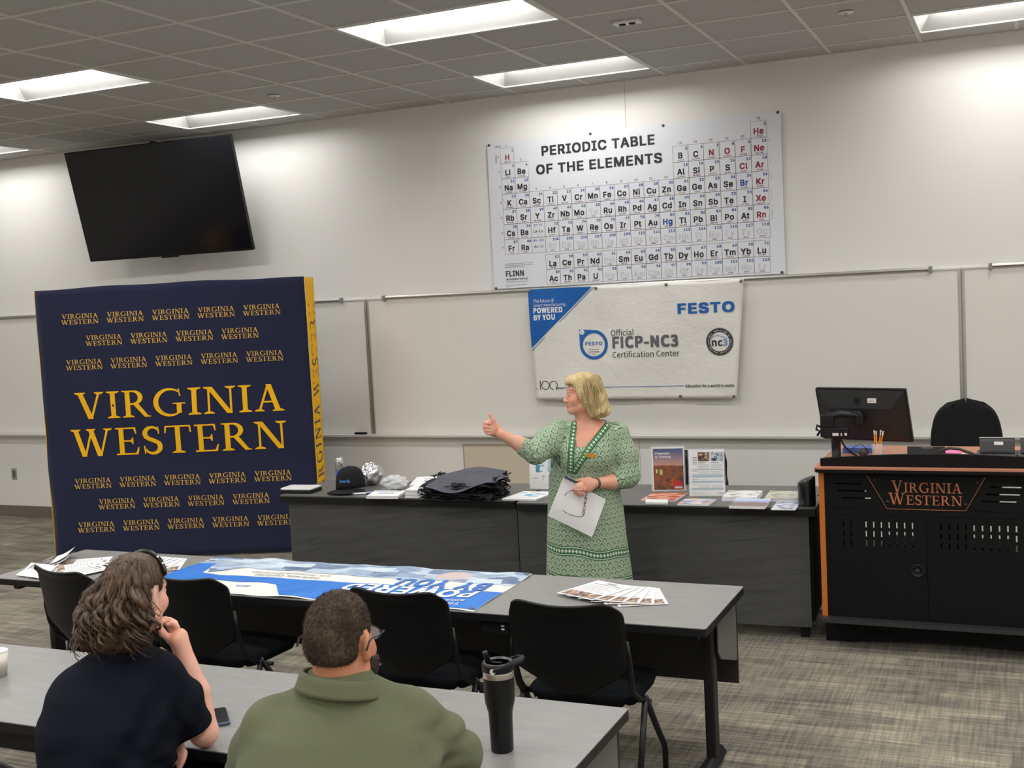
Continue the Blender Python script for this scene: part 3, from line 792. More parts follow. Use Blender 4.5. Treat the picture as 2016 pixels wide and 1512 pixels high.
MB().grid(lambda u, v: side(u, v, BW + .002, 1), 8, 40).build('right_side_panel', m_gold, bk, solid=.002)['label'] = 'yellow side panel'
MB().grid(lambda u, v: side(u, v, -.004, -1), 8, 40).build('left_side_panel', m_gold, bk, solid=.002)['label'] = 'yellow side panel'
fr = MB()
for i in range(4):
    x = .05 + (BW - .1) * i / 3
    for y in (.05, .26): fr.tube([(x, y, .01), (x, y, BH - .02)], .009, 6)
    for k in range(3):
        z0 = .03 + .74 * k; z1 = z0 + .72
        if i < 3:
            xn = .05 + (BW - .1) * (i + 1) / 3
            for y in (.08, .23): fr.tube([(x, y, z0), (xn, y, z1)], .006, 6); fr.tube([(x, y + .015, z1), (xn, y + .015, z0)], .006, 6)
stuff(fr.build('folding_frame', m_alu, bk))
pr = Print(lambda x, z, lift: (x, -bkd(x, z) - .0035 - lift, z))
def vw(x0, x1, z0, z1, mi):
    h = z1 - z0
    pr.put(fit(roman('VIRGINIA'), x0 + .008 * h / .1, x1 - .006 * h / .1, z0 + h * .545, z1), mi)
    pr.put(fit(roman('WESTERN', .09), x0, x1, z0, z0 + h * .455), mi)
for z0, xs in ((2.000, 5), (1.815, 4), (1.617, 5), (0.615, 5), (0.432, 4), (0.242, 5)):
    for k in range(xs):
        x0 = (.214 if xs == 5 else .403) + .3845 * k
        vw(x0, x0 + .318, z0, z0 + .088, 1)
pr.put(fit(roman('VIRGINIA'), .268, 2.050, 1.195, 1.432), 2, 0); pr.put(fit(roman('WESTERN', .09), .208, 2.055, .880, 1.122), 2, 0)
stuff(pr.build('printed_lettering', [m_gold, m_gold2, m_gold], bk))
pr = Print(lambda x, z, lift: (BW + .0045 + .012 * math.sin(9 * (z / BH) + 1) * math.sin(PI * min(1, max(0, x / .30))) + lift, x, z))
vs, fs = fit(roman('VIRGINIA WESTERN', .22), 0, 1.66, -.5, .5)
pr.put(([(.155 - p[1] * .205, .42 + p[0], *p[2:]) for p in vs], fs), 0)
stuff(pr.build('side_lettering', m_navy, bk))

# ================================================================ TELEVISION
tv = empty('television', (-7.276, 8.516, 3.089), .039, label='large black flat television tilted down, mounted high on the back wall', cat='television')
TW, THH = 1.85, 1.04
TM = Matrix.Rotation(.235, 4, 'X')
m_scr = mat('dark_screen', (.006, .006, .009), .16, spec=.35)
MB().rbox(-TW/2, TW/2, .0, .035, -THH/2, THH/2, .008, axis='y', M=TM).build('housing', m_black, tv)
MB().box(-TW/2 + .012, TW/2 - .012, -.003, .0, -THH/2 + .022, THH/2 - .012, M=TM).build('screen', m_scr, tv)
MB().rbox(-.62, .86, .035, .085, -THH/2 + .04, -.05, .03, axis='y', M=TM).build('rear_bulge', m_black, tv)
MB().box(-.09, .09, .0, .03, -THH/2 - .014, -THH/2, M=TM).build('logo_tab', m_black, tv)
b = MB(); b.box(-.35, .35, .33, .395, -.25, .20)
for s in (-.25, .22): b.box(s, s + .04, .06, .36, -.18, .14)
b.box(-.05, -.01, .02, .20, .40, .545); b.box(-.09, .04, .16, .22, .515, .545)
b.build('wall_mount', m_blackm, tv)
# ================================================================ TABLES
def laminate(name, base, vein, rough=0.33):
    g = G(name, rough=rough, spec=0.5)
    p = g.coord('Object')
    n = g.noise(g.scaled(p, (1, 6, 6)), 5, 6, .6); n2 = g.noise(p, 220, 2)
    f = g.math('ADD', g.math('MULTIPLY', n, .7), g.math('MULTIPLY', n2, .3))
    return g.color(g.mix(g.rng(f, .38, .62), base, vein))
m_top = laminate('grey_laminate', (.228, .226, .217, 1), (.264, .261, .251, 1), .32)
def slate(name):
    g = G(name, rough=.5, spec=.35)
    p = g.coord('Object', rot=(0, .12, 0))
    n = g.noise(g.scaled(p, (1.0, 1, 9)), 2.6, 8, .68); n2 = g.noise(g.scaled(p, (.8, 1, 14)), 1.3, 5, .6)
    c = g.mix(g.rng(n, .40, .62), (.058, .058, .057, 1), (.076, .076, .075, 1))
    c = g.mix(g.rng(n2, .30, .40), (.036, .036, .035, 1), c)
    g.bump(n, .15, .004)
    return g.color(c)
m_slate = slate('slate_laminate')
m_plate = mat('grey_steel_plate', (.115, .112, .105), .45)
m_brownblack = mat('modesty_board', (.012, .010, .009), .55)
TZ = 0.70
def training_table(x0, x1, y0, y1, label, legs):
    t = empty('training_table', ((x0 + x1) / 2, (y0 + y1) / 2, 0), label=label, cat='table', group='long training tables')
    hx, hy = (x1 - x0) / 2, (y1 - y0) / 2
    MB().rbox(-hx, hx, -hy, hy, TZ - .004, TZ, .012).build('tabletop', m_top, t)
    MB().rbox(-hx - .002, hx + .002, -hy - .002, hy + .002, TZ - .034, TZ - .0035, .013).build('edge_band', m_black, t)
    MB().box(-hx + .03, hx - .03, hy - .038, hy - .020, .263, TZ - .034).build('modesty_panel', m_brownblack, t)
    for lx in legs:
        lx -= (x0 + x1) / 2; s = 1 if lx > 0 else -1
        b = MB(); yl = -.03
        b.rbox(lx - .022, lx + .022, yl - .038, yl + .038, .05, TZ - .06, .010)
        b.rbox(lx - .022, lx + .022, -hy + .06, hy - .06, TZ - .07, TZ - .034, .008, axis='y')
        o = b.build('leg', m_black, t)
        f = MB().grid(lambda u, v: (lx + (u - .5) * .075 * (1 - .3 * (2 * v - 1) ** 4), yl - .30 + v * .42, .035 + .035 * math.sin(PI * u) * (1 - .75 * abs((v * .42 - .30) / .32))), 8, 16)
        f.box(lx - .03, lx + .03, yl - .29, yl + .11, .028, .037)
        f.build('foot', m_black, o)
        for cy in (yl - .27, yl + .09):
            MB().lathe([(0, -.012), (.022, -.012), (.026, 0), (.022, .012), (0, .012)], 14, M=Matrix.Translation((lx, cy, .026)) @ Matrix.Rotation(PI / 2, 4, 'Y')).build('caster', m_blackm, o)
        px = lx + s * .035
        MB().prism([(-.02, TZ - .036), (hy - .02, TZ - .036), (hy - .02, .395), (hy - .05, .372), (.02, .462), (-.02, .50)], px - .004, px + .004, lambda a, b, c: (c, a, b)).build('side_plate', m_plate, t, bevel=.003)
    return t
def power_module(t, x, y):
    o = MB().box(x, x + .13, y, y + .05, .605, .664).build('power_module', m_black, t, bevel=.004)
    MB().rbox(x + .010, x + .048, y - .003, y + .002, .615, .655, .004, axis='y').rbox(x + .052, x + .088, y - .003, y + .002, .615, .655, .004, axis='y').build('socket', m_blackm, o)
    MB().box(x + .100, x + .114, y - .004, y, .626, .632).box(x + .100, x + .114, y - .004, y, .640, .646).build('charging_port', mat('pale_port', (.75, .75, .72), .4), o)
tb1 = training_table(-5.046, -1.175, 4.39, 5.07, 'long grey training table in the front row carrying the blue and white banner', (-4.93, -1.245))
power_module(tb1, -2.175 + 3.1105, 4.41 - 4.73)
tb2 = training_table(-5.066, -1.195, 2.775, 3.475, 'long grey training table in the second row where the two listeners sit', (-4.95, -1.265))

# two demonstration tables end to end
m_dtop = laminate('charcoal_worktop', (.098, .097, .093, 1), (.118, .116, .111, 1), .36)
def demo_table(x, y, rz, w, d, label, right_end):
    t = empty('demonstration_table', (x, y, 0), rz, label=label, cat='table', group='demonstration tables in front of the whiteboards')
    MB().rbox(0, w, 0, d, .762, .770, .010).build('worktop', m_dtop, t)
    MB().rbox(-.002, w + .002, -.002, d + .002, .722, .7615, .011).build('edge_band', m_black, t)
    MB().box(.055 if not right_end else -.004, w - .004 if not right_end else w - .045, .028, .046, .070, .722).build('front_panel', m_slate, t)
    for s in (.10, w - .05):
        MB().box(s - .022, s + .022, .05, d - .05, .10, .722).build('end_panel', m_blackm, t, bevel=.003)
    for s in (.11, w - .09):
        for yy in (.09, d - .09):
            MB().rbox(s - .025, s + .025, yy - .03, yy + .03, 0, .105, .008).build('leg', m_blackm, t)
    return t
demo_table(-4.700, 6.518, .021, 1.756, .63, 'left demonstration table with slate front panel, holding the cap and bags', False)
demo_table(-2.909, 6.490, .054, 1.812, .72, 'right demonstration table with slate front panel, holding the brochure stands', True)
DT = .7705
def dz_r(x): return 6.490 + (x + 2.908) * .054

# ================================================================ INSTRUCTOR PODIUM
m_podium = mat('podium_black', (.0045, .0047, .0054), .55, spec=.18, bump=(500, .05))
m_cherry = mat('cherry_trim', S(196, 110, 36), .42, var=(30, .08), stretch=(6, 6, .6))
m_cherry2 = mat('cherry_top', S(182, 122, 96), .4)
m_copper = mat('copper_letters', S(186, 108, 70), .5)
PX, PY = -1.07, 6.5; PW = 1.34; PD = .80
pd = empty('instructor_podium', (PX, PY, 0), label='black instructor podium with orange wood trim at the right edge', cat='podium')
def holes_panel(x0, x1, z0, z1, holes, y0, y1, b=None):
    b = b or MB()
    xs = sorted({x0, x1, *[h[0] for h in holes], *[h[1] for h in holes]}); zs = sorted({z0, z1, *[h[2] for h in holes], *[h[3] for h in holes]})
    for k in range(len(zs) - 1):
        zc = (zs[k] + zs[k + 1]) / 2; run = None
        act = [h for h in holes if h[2] < zc < h[3]]
        for i in range(len(xs) - 1):
            xc = (xs[i] + xs[i + 1]) / 2
            hole = any(h[0] < xc < h[1] for h in act)
            if not hole and run is None: run = xs[i]
            if run is not None and (hole or i == len(xs) - 2):
                b.box(run, xs[i] if hole else xs[i + 1], y0, y1, zs[k], zs[k + 1]); run = None
    return b
b = MB()
b.box(.05, .07, .03, PD, .14, .99); b.box(PW - .07, PW - .05, .03, PD, .14, .99); b.box(.05, PW - .05, .03, PD, .14, .16)
b.box(.05, PW - .05, .0, .03, .757, .790); b.box(.05, PW - .05, .003, .03, .979, .999); b.box(.55, .585, .012, .03, .15, .76)
b.box(.59, .62, .4, .6, .16, .75); b.box(.06, .24, .05, .1, .80, .97); b.box(.84, .93, .05, .1, .80, .97)  # includes unseen blocks added behind the upper slots to keep them dark
b.build('carcass', m_podium, pd)
for x in (.004, PW - .034): MB().box(x, x + .030, 0, .03, .155, .985).box(x + (.030 if x < .5 else -.022), x + (.052 if x < .5 else 0), .004, .03, .155, .985, 1).build('corner_post', [m_cherry, m_podium], pd, bevel=.002)
MB().box(0, .012, .03, PD - .02, .16, .985).build('side_panel', m_podium, pd); MB().box(PW - .012, PW, .03, PD - .02, .16, .985).build('side_panel', m_podium, pd)
hs = []
for z, a, c in ((.927, .091, .237), (.888, .108, .258), (.848, .124, .282)): hs += [(a, c, z - .004, z + .004), (1.115 - a + .0, 1.262 - (a - .0) + (.0), z - .004, z + .004)]
hs = [h for h in hs if h[0] < .5]
for z, a, c in ((.923, .890, 1.038), (.884, .865, 1.03), (.846, .846, 1.012)): hs.append((a, c, z - .004, z + .004))
holes_panel(.056, PW - .056, .792, .980, hs, .004, .014).build('upper_panel', m_podium, pd)
# doors with rows of vent slots
def door(x0, x1, xs, name):
    hs = [(x, x + .0075, z, z + .034) for x in xs for z in (.686, .634, .582)]
    return holes_panel(x0, x1, .158, .755, hs, .0, .010).build(name, m_podium, pd)
dl = door(.056, .566, [.128 + .0403 * k for k in range(10)], 'door')
dr = door(.5685, PW - .056, [.636 + .0412 * k for k in range(15)], 'door')
M90 = Matrix.Translation((.516, 0, .458)) @ Matrix.Rotation(PI / 2, 4, 'X')
MB().lathe([(.036, 0), (.038, .004), (.036, .008), (.030, .009), (.027, .005), (0, .005)], 28, M=M90).build('lock', m_black, dl)
MB().lathe([(.013, .004), (.013, .012), (0, .012)], 16, M=M90).box(.513, .519, -.020, -.004, .455, .480).build('key_turn', mat('dark_metal', (.05, .05, .05), .3, metal=.6), dl)
MB().box(.30, 1.0, .30, .56, .40, .53).box(.06, .17, .3, .5, .5, .74).box(.62, .78, .3, .5, .5, .74).build('rack_equipment', m_blackm, pd)
# logo plate
lp = MB().prism([(.262, .979), (.866, .979), (.766, .793), (.366, .793)], -.004, .004, lambda a, c, k: (a, k, c)).build('logo_plate', m_podium, pd)
pr = Print(lambda x, z, l: (x - PX, -.0046 - l, z))
pr.line([(-.806, .977), (-.704, .795), (-.304, .795), (-.205, .977)], .0030, 0)
stuff(pr.build('plate_outline', m_copper, lp))
pr = Print(lambda x, z, l: (x - PX, -.0052 - l, z))
pr.put(fit(roman('VIRGINIA', .075, .82), -.679, -.322, .886, .952)); pr.put(fit(roman('WESTERN', .075, .82), -.695, -.321, .819, .884))
stuff(pr.build('copper_lettering', m_copper, lp))
for sx, sz in ((-.765, .952), (-.247, .948), (-.70, .835), (-.305, .828)):
    MB().lathe([(.008, 0), (.008, .003), (0, .004)], 12, M=Matrix.Translation((sx - PX, -.004, sz)) @ Matrix.Rotation(PI / 2, 4, 'X')).build('screw', mat('plate_screw', (.03, .03, .03), .35), lp)
MB().rbox(-.008, PW + .008, -.075, PD, .998, 1.018, .035, n=6).build('top_slab', m_podium, pd, bevel=.003)
MB().rbox(-.010, PW + .010, -.078, PD, 1.018, 1.027, .037, n=6).build('top_surface', m_cherry2, pd)
n = 24
arch = [(.02 + (PW - .04) * i / n, 1.070 + .030 * math.sin(PI * i / n) ** .9) for i in range(n + 1)]
MB().prism([(.02, 1.027)] + arch + [(PW - .02, 1.027)], -.022, .0, lambda a, c, k: (a, k, c)).build('front_riser', m_podium, pd, bevel=.003)
MB().rbox(.0, PW, -.06, .05, .155, .178, .02).build('foot_rail', mat('rail_black', (.028, .028, .030), .4), pd)
pts = [(.002, .0), (.002, .155), (PW - .002, .155), (PW - .002, 0)] + [(PW - .12 - (PW - .24) * i / 16, .0 + .035 * math.sin(PI * i / 16)) for i in range(17)]
MB().prism(pts, .12, .145, lambda a, c, k: (a, k, c)).build('plinth', m_podium, pd)
PT = 1.0275

# things on the podium ----------------------------------------------------
m_sticker = mat('sticker_white', (.72, .70, .66), .6)
mo = empty('monitor_on_arm', (-1.0, 6.74, PT), label='black computer monitor seen from behind on a jointed desk arm', cat='monitor')
O = Vector((-1.0, 6.74, PT))
def L(p): return tuple(Vector(p) - O)
MB().lathe([(.05, 0), (.05, .006), (.026, .010), (.026, .12), (.034, .125), (.034, .15), (0, .15)], 20).build('pole', m_black, mo)
arm = MB()
arm.tube([L((-.985, 6.74, 1.165)), L((-1.04, 6.735, 1.185)), L((-1.052, 6.735, 1.215))], .034, 10, flat=.9)
arm.rbox(-.082, .075, -.045, .03, .130, .185, .02)
arm.rbox(-.082, -.005, -.04, .03, .185, .256, .018)
arm.tube([L((-1.045, 6.74, 1.27)), L((-.98, 6.76, 1.285)), L((-.885, 6.80, 1.270))], [.030, .028, .026], 10, flat=.8)
arm.rbox(.105, .150, .02, .09, .195, .25, .01)
arm.build('arm', m_black, mo, bevel=.004)
MB().box(-.012, .022, -.0455, -.044, .140, .156).box(.034, .04, -.0455, -.044, .140, .156).box(.055, .068, -.0455, -.044, .142, .156).build('arm_stickers', m_sticker, mo)['label'] = 'white stickers'
MB().tube([L((-1.075, 6.73, 1.21)), L((-1.10, 6.72, 1.225)), L((-1.105, 6.72, 1.20)), L((-1.085, 6.72, 1.19)), L((-1.10, 6.715, 1.165))], .007, 8).build('loop_handle', m_black, mo)
MM = Matrix.Translation(L((-.865, 6.893, 1.265))) @ Matrix.Rotation(-.278, 4, 'Z') @ Matrix.Rotation(.30, 4, 'X')
MB().rbox(-.27, .27, 0, .018, -.1625, .1625, .006, axis='y', M=MM).build('display_case', m_black, mo)
s = MB(); o4 = [(-.262, .004), (.262, .004)]
q = [(-.262, -.001, .155), (.262, -.001, .155), (.185, -.034, .055), (-.195, -.034, .055), (-.262, -.001, -.155), (.262, -.001, -.155), (.185, -.034, -.105), (-.195, -.034, -.105)]
s.add([MM @ Vector(p) for p in q], [(0, 1, 2, 3), (4, 7, 6, 5), (0, 3, 7, 4), (1, 5, 6, 2), (3, 2, 6, 7)])
s.build('rear_shell', mat('monitor_shell', (.016, .016, .017), .45), mo)
MB().box(-.004, .004, -.0, .001, -.152, .152, M=MM @ Matrix.Translation((0, .0185, 0))).build('screen', m_scr, mo)
MB().lathe([(.045, -.034), (.045, -.052), (.03, -.056), (0, -.056)], 20, M=MM @ Matrix.Translation((-.02, .0, -.0)) @ Matrix.Rotation(PI / 2, 4, 'X') @ Matrix.Rotation(PI, 4, 'Y') @ Matrix.Translation((0, 0, .0))).build('arm_joint', m_black, mo)
pr = Print(lambda a, c, l: tuple(MM @ Vector((a, -.0305 + (.105 - c) * -.0 - (.155 - c) * .33 + .0215 - l, c))))
pr.fn = lambda a, c, l: tuple(MM @ Vector((a, -.001 - (.155 - c) * .33 - .0012 - l, c)))
m_emb = mat('embossed_black', (.004, .004, .004), .35)
pr.disc(-.015, .095, .024, 0)
vs, fs = fit(sans('hp', .01), -.029, -.001, .082, .110)
pr.put(([(p[0] + (p[1] - .095) * .25, *p[1:]) for p in vs], fs), 1, .0008)
pr.rect(.048, .100, .086, .112, 2, .0006); pr.rect(.054, .086, .094, .098, 3, .001); pr.rect(.054, .080, .101, .103, 3, .001)
stuff(pr.build('logo_and_label', [m_emb, m_podium, m_sticker, mat('label_print', (.45, .33, .30), .6)], mo))
MB().tube([L((-.985, 6.77, 1.15)), L((-.96, 6.80, 1.09)), L((-.925, 6.82, 1.05)), L((-.90, 6.83, 1.035))], .005, 6).build('cable', m_black, mo)

t = empty('pencil_cup', (-.782, 6.80, PT), label='clear plastic cup holding yellow pencils on the podium', cat='cup')
m_clear = mat('clear_plastic', (.9, .9, .95), .08, alpha=.28, spec=.6)
MB().lathe([(.026, 0), (.028, .004), (.031, .082), (.029, .082), (.026, .006), (0, .006)], 24).build('cup_body', m_clear, t)
m_pencil = mat('pencil_yellow', S(226, 150, 40), .45); m_eras = mat('pencil_eraser', S(232, 205, 190), .7); m_ferr = mat('pencil_ferrule', (.7, .66, .55), .35, metal=.7)
for i, (a, c, d, e, lb) in enumerate(((-.018, .002, -.014, 0, 'yellow pencil with pale eraser, first from the left in the clear cup'), (-.006, -.006, -.004, .004, 'yellow pencil with pale eraser, second from the left in the clear cup'),
                                     (.004, .008, .022, .004, 'yellow pencil with pale eraser, second from the right in the clear cup'), (.010, -.004, .036, -.002, 'yellow pencil leaning furthest right in the clear cup'))):
    p = empty('pencil', (-.782, 6.80, PT + .008), label=lb, cat='pencil', group='pencils in the cup')
    A = Vector((a * .6, c, 0)); B = Vector((d, e, .150 - .005 * (i % 2)))
    P = lambda k: A + (B - A) * k
    MB().tube([P(0), P(.80)], .0042, 6, smooth=False).build('shaft', m_pencil, p)
    MB().tube([P(.80), P(.90)], .0044, 8).build('ferrule', m_ferr, p)
    MB().tube([P(.90), P(1)], [.0046, .0042], 8).build('eraser', m_eras, p)
t = empty('computer_mouse', (-.865, 6.86, PT), .3, label='dark grey computer mouse standing on edge behind the podium riser', cat='mouse')
MB().ball((0, 0, .024), .028, 16, 10, sc=(1.05, .6, .86)).build('shell', mat('mouse_grey', (.05, .05, .055), .35), t)
MB().tube([(.03, .0, .02), (.02, -.01, .04), (-.015, -.02, .075), (-.05, -.01, .06), (-.085, .02, .02)], .002, 6).build('cable', m_black, t)
tag(MB().rbox(-1.0, -.80, 6.98, 7.10, PT, PT + .030, .006).build('blue_box', mat('blue_card', S(86, 104, 176), .6)), 'low blue box on the podium behind the mouse', 'box')
t = empty('touch_tablet', (-.515, 6.735, PT + .002), label='thin black tablet standing low behind the podium riser', cat='tablet')
MB().rbox(-.10, .10, -.006, .006, 0, .075, .006, axis='y', M=Matrix.Rotation(-.35, 4, 'X')).build('case', m_black, t)
MB().box(-.025, .035, -.0075, -.006, .062, .073, M=Matrix.Rotation(-.35, 4, 'X')).build('clip', mat('tablet_clip', (.06, .06, .065), .4), t)
MB().tube([(-.09, .04, .006), (.09, .04, .006)], .006, 6).build('stand_bar', m_black, t)
t = empty('pink_pad', (-.385, 6.80, PT), label='bright pink sticky pad lying by the black cable on the podium', cat='notepad')
MB().box(-.05, .05, -.05, .05, 0, .040).build('sheets', mat('pink_paper', S(236, 120, 172), .7), t)
tag(MB().tube([(-.46, 6.72, PT + .03), (-.43, 6.70, PT + .062), (-.39, 6.69, PT + .075), (-.34, 6.69, PT + .070), (-.29, 6.70, PT + .050), (-.25, 6.72, PT + .03), (-.20, 6.76, PT + .008)], .008, 8).build('thick_cable', mat('cable_black', (.03, .03, .03), .5)), 'thick black cable arching over the pink pad on the podium', 'cable')
t = tag(MB().ball((-.325, 6.74, PT + .025), .016, 12, 8).build('marble', mat('knob_white', (.75, .75, .75), .4)), 'small white round ball beside the pink pad', 'ball')
def phone_box(x, lb, w):
    t = empty('control_box', (x, 6.86, PT), label=lb, cat='control panel', group='grey control boxes on the podium')
    dk = mat('box_grey', (.055, .056, .058), .45); md = mat('box_lid', (.33, .33, .33), .4)
    TL = Matrix.Rotation(-.22, 4, 'X')
    MB().rbox(0, w, -.02, .10, .020, .105, .010, axis='x', M=TL).build('body', dk, t, bevel=.006, seg=3)
    MB().rbox(-.002, w + .002, -.022, .104, .1045, .112, .01, axis='z', M=TL).build('lid', md, t, bevel=.002)
    MB().box(.012, w - .012, -.0225, -.019, .03, .088, M=TL).build('face', mat('box_face', (.04, .041, .043), .5), t, bevel=.003)
    MB().box(w * .42, w * .68, -.0245, -.022, .068, .086, M=TL).build('sticker', m_sticker, t)
    MB().rbox(-.018, w + .012, -.05, .16, 0, .022, .02).build('base', dk, t, bevel=.005)
phone_box(-.243, 'grey control box with a small white sticker on the podium, left of its pair', .178)
phone_box(-.035, 'grey control box at the right edge of the picture on the podium', .17)

# ================================================================ CHAIRS
m_shell = mat('chair_shell', (.0045, .0045, .005), .45, spec=.25)
m_seat = mat('chair_seat_fabric', (.005, .006, .0075), .9, spec=.1, bump=(300, .1))
m_frame = mat('chair_frame', (.006, .006, .007), .38, spec=.35)
def make_chair(label):
    t = empty('nesting_chair', (0, 0, 0), label=label, cat='chair', group='black chairs at the front table')
    def back(u, v):
        a = 2 * u - 1; z = .475 + v * .405
        wv = .238 * (1 - .50 * max(0, (.34 - v) / .34) ** 2.6) * (1 - .10 * max(0, (v - .75) / .25) ** 3)
        x = a * wv
        zz = z - .024 * (1 - a * a) * (v > .5) * ((v - .5) / .5) - (.030 * abs(a) ** 9 * max(0, (v - .6) / .4)) + .055 * abs(a) ** 3 * max(0, (.35 - v) / .35)
        y = -.235 - .055 * v - .035 * (1 - a * a) + .02 * (v < .2) * (.2 - v) / .2 - .035 * max(0, (v - .88) / .12) ** 1.5
        return (x, y, zz)
    MB().grid(back, 24, 24).build('backrest', m_shell, t, solid=.011, off=1)
    for sx in (-.06, .08): MB().ball((.10 if sx > 0 else -.10, -.256, .535), .004, 8, 6).build('rivet', m_alu, t)
    def seat(u, v):
        a = 2 * u - 1; b = 2 * v - 1
        k = 1 / max(1, (abs(a) ** 5 + abs(b) ** 5) ** .2)
        return (a * .235 * k, .02 + b * .225 * k, .448 + .022 * (1 - a ** 4) * (1 - b ** 4) - .02 * max(0, b) ** 4)
    MB().grid(seat, 14, 14).build('seat', m_seat, t, solid=.045, off=-1)
    for s in (-1, 1):
        o = MB().tube([(s * .237, -.262, .70), (s * .243, -.258, .64), (s * .243, -.243, .56), (s * .238, -.22, .49), (s * .25, -.16, .445), (s * .262, -.12, .43)], [.010, .014, .016, .016, .016, .016], 10, flat=.7).build('back_upright', m_frame, t)
        MB().tube([(s * .262, -.13, .44), (s * .258, -.19, .25), (s * .252, -.255, .055)], .013, 10).build('leg', m_frame, t)
        f = MB().tube([(s * .262, -.13, .44), (s * .266, .0, .27), (s * .268, .085, .17), (s * .268, .10, .14), (s * .268, .10, .055)], .013, 10).build('leg', m_frame, t)
        for cx, cy in ((s * .252, -.255), (s * .268, .10)):
            MB().lathe([(0, -.011), (.022, -.011), (.027, 0), (.022, .011), (0, .011)], 14, M=Matrix.Translation((cx, cy, .027)) @ Matrix.Rotation(PI / 2, 4, 'Y')).lathe([(.012, .03), (.012, .06), (0, .06)], 10, (cx, cy, 0)).build('caster', m_blackm, t)
    MB().tube([(-.262, -.12, .425), (.262, -.12, .425)], .012, 8).tube([(-.262, -.05, .395), (.262, -.05, .395)], .010, 8).build('cross_bar', m_frame, t)
    return t
ch = make_chair('black plastic chair at the right end of the front table, beside the tumbler'); ch.location = (-1.665, 4.405, 0); ch.rotation_euler.z = .02
for x, y, r, lb in ((-2.405, 4.42, -.03, 'black plastic chair at the front table, directly beyond the man in olive'), (-3.50, 4.42, -.05, 'black plastic chair at the front table, right of the seated woman\'s head'), (-4.17, 4.40, -.22, 'black plastic chair at the left end of the front table, turned aside')):
    c = copy_tree(ch); c.location = (x, y, 0); c.rotation_euler.z = r; c['label'] = lb
for x, y, r, lb, g in ((-2.40, 2.545, .03, 'black plastic chair under the seated woman in the dark shirt', None), (-1.70, 2.50, 0, 'black plastic chair under the man in the olive shirt', None), (-2.235, 7.85, PI - .1, 'black plastic chair behind the brochure stands, only its edge showing', None)):
    c = copy_tree(ch); c.location = (x, y, 0); c.rotation_euler.z = r; c['label'] = lb; del c['group']

t = empty('office_chair', (-.36, 7.98, 0), PI + .05, label='black fabric office chair with rounded back behind the podium', cat='chair')
def oback(u, v):
    a = 2 * u - 1; z = .60 + .585 * v
    if v < .55: w = .222 - .02 * (.55 - v)
    else:
        k = (v - .55) / .45; w = .222 * (1 - .30 * k * k) * max(0, 1 - k ** 10) ** .5
    return (a * w, -.20 - .07 * v - .02 * (1 - a * a) + .012 * math.cos(PI * a) , z)
m_off = mat('office_fabric', (.0125, .0125, .013), .95, spec=.15, bump=(350, .12))
MB().grid(oback, 20, 30).build('backrest', m_off, t, solid=.07, off=0, bevel=.0)
MB().rbox(-.25, .25, -.22, .25, .46, .53, .09, n=5).build('seat', m_off, t, bevel=.02, seg=3)
MB().tube([(0, -.24, .70), (0, -.25, .50), (0, -.1, .43), (0, 0, .43)], .025, 8, flat=.5).build('back_bracket', m_black, t)
MB().lathe([(.028, .08), (.028, .30), (.02, .30), (.02, .46), (0, .46)], 14).build('gas_column', m_black, t)
b = MB()
for k in range(5):
    w = 2 * PI * k / 5; b.tube([(0, 0, .10), (.30 * math.cos(w), .30 * math.sin(w), .07)], [.03, .018], 8)
b.build('star_base', m_black, t)
for k in range(5):
    w = 2 * PI * k / 5; MB().ball((.30 * math.cos(w), .30 * math.sin(w), .03), .03, 10, 8).build('caster', m_blackm, t)
# ================================================================ THINGS ON THE DEMONSTRATION TABLES
def cover(name, stops, scale=(6, 9, 6), seed=0.0, band=None):
    """printed photo-like cover: patches of a few inks, all flat print"""
    g = G(name, rough=.4, spec=.4)
    p = g.coord('Object')
    n = g.noise(g.scaled(p, scale), 1.6, 6, .65)
    v = g.nt.nodes.new('ShaderNodeTexVoronoi'); v.inputs['Scale'].default_value = 1.0
    g.nt.links.new(g.scaled(p, tuple(q * 3.2 for q in scale)), v.inputs['Vector'])
    w = g.xyz(v.outputs['Color'])[0]
    f = g.math('ADD', g.math('MULTIPLY', n, .65), g.math('MULTIPLY', w, .35))
    return g.color(g.ramp(f, stops))
K = lambda r, g, b: S(r, g, b)
m_or = cover('cover_autumn', [(.25, K(90, 50, 40)), (.42, K(205, 110, 80)), (.58, K(232, 190, 170)), (.75, K(170, 80, 60))], (5, 9, 5))
m_cl = cover('cover_bright', [(.25, K(70, 84, 140)), (.42, K(150, 170, 205)), (.55, K(236, 222, 190)), (.66, K(226, 150, 90)), (.85, K(120, 140, 180))], (6, 9, 5))
m_wc = cover('cover_pale', [(.28, K(120, 120, 110)), (.42, K(226, 226, 220)), (.62, K(236, 236, 232)), (.72, K(196, 160, 140)), (.9, K(110, 120, 110))], (7, 9, 5))
m_gc = cover('cover_grey', [(.25, K(120, 120, 108)), (.45, K(188, 190, 180)), (.60, K(214, 212, 180)), (.72, K(190, 160, 140)), (.9, K(140, 140, 130))], (7, 9, 5))
m_bw = cover('cover_ink', [(.25, K(70, 84, 120)), (.42, K(150, 160, 190)), (.52, K(232, 232, 236)), (.8, K(236, 236, 238))], (10, 14, 5))
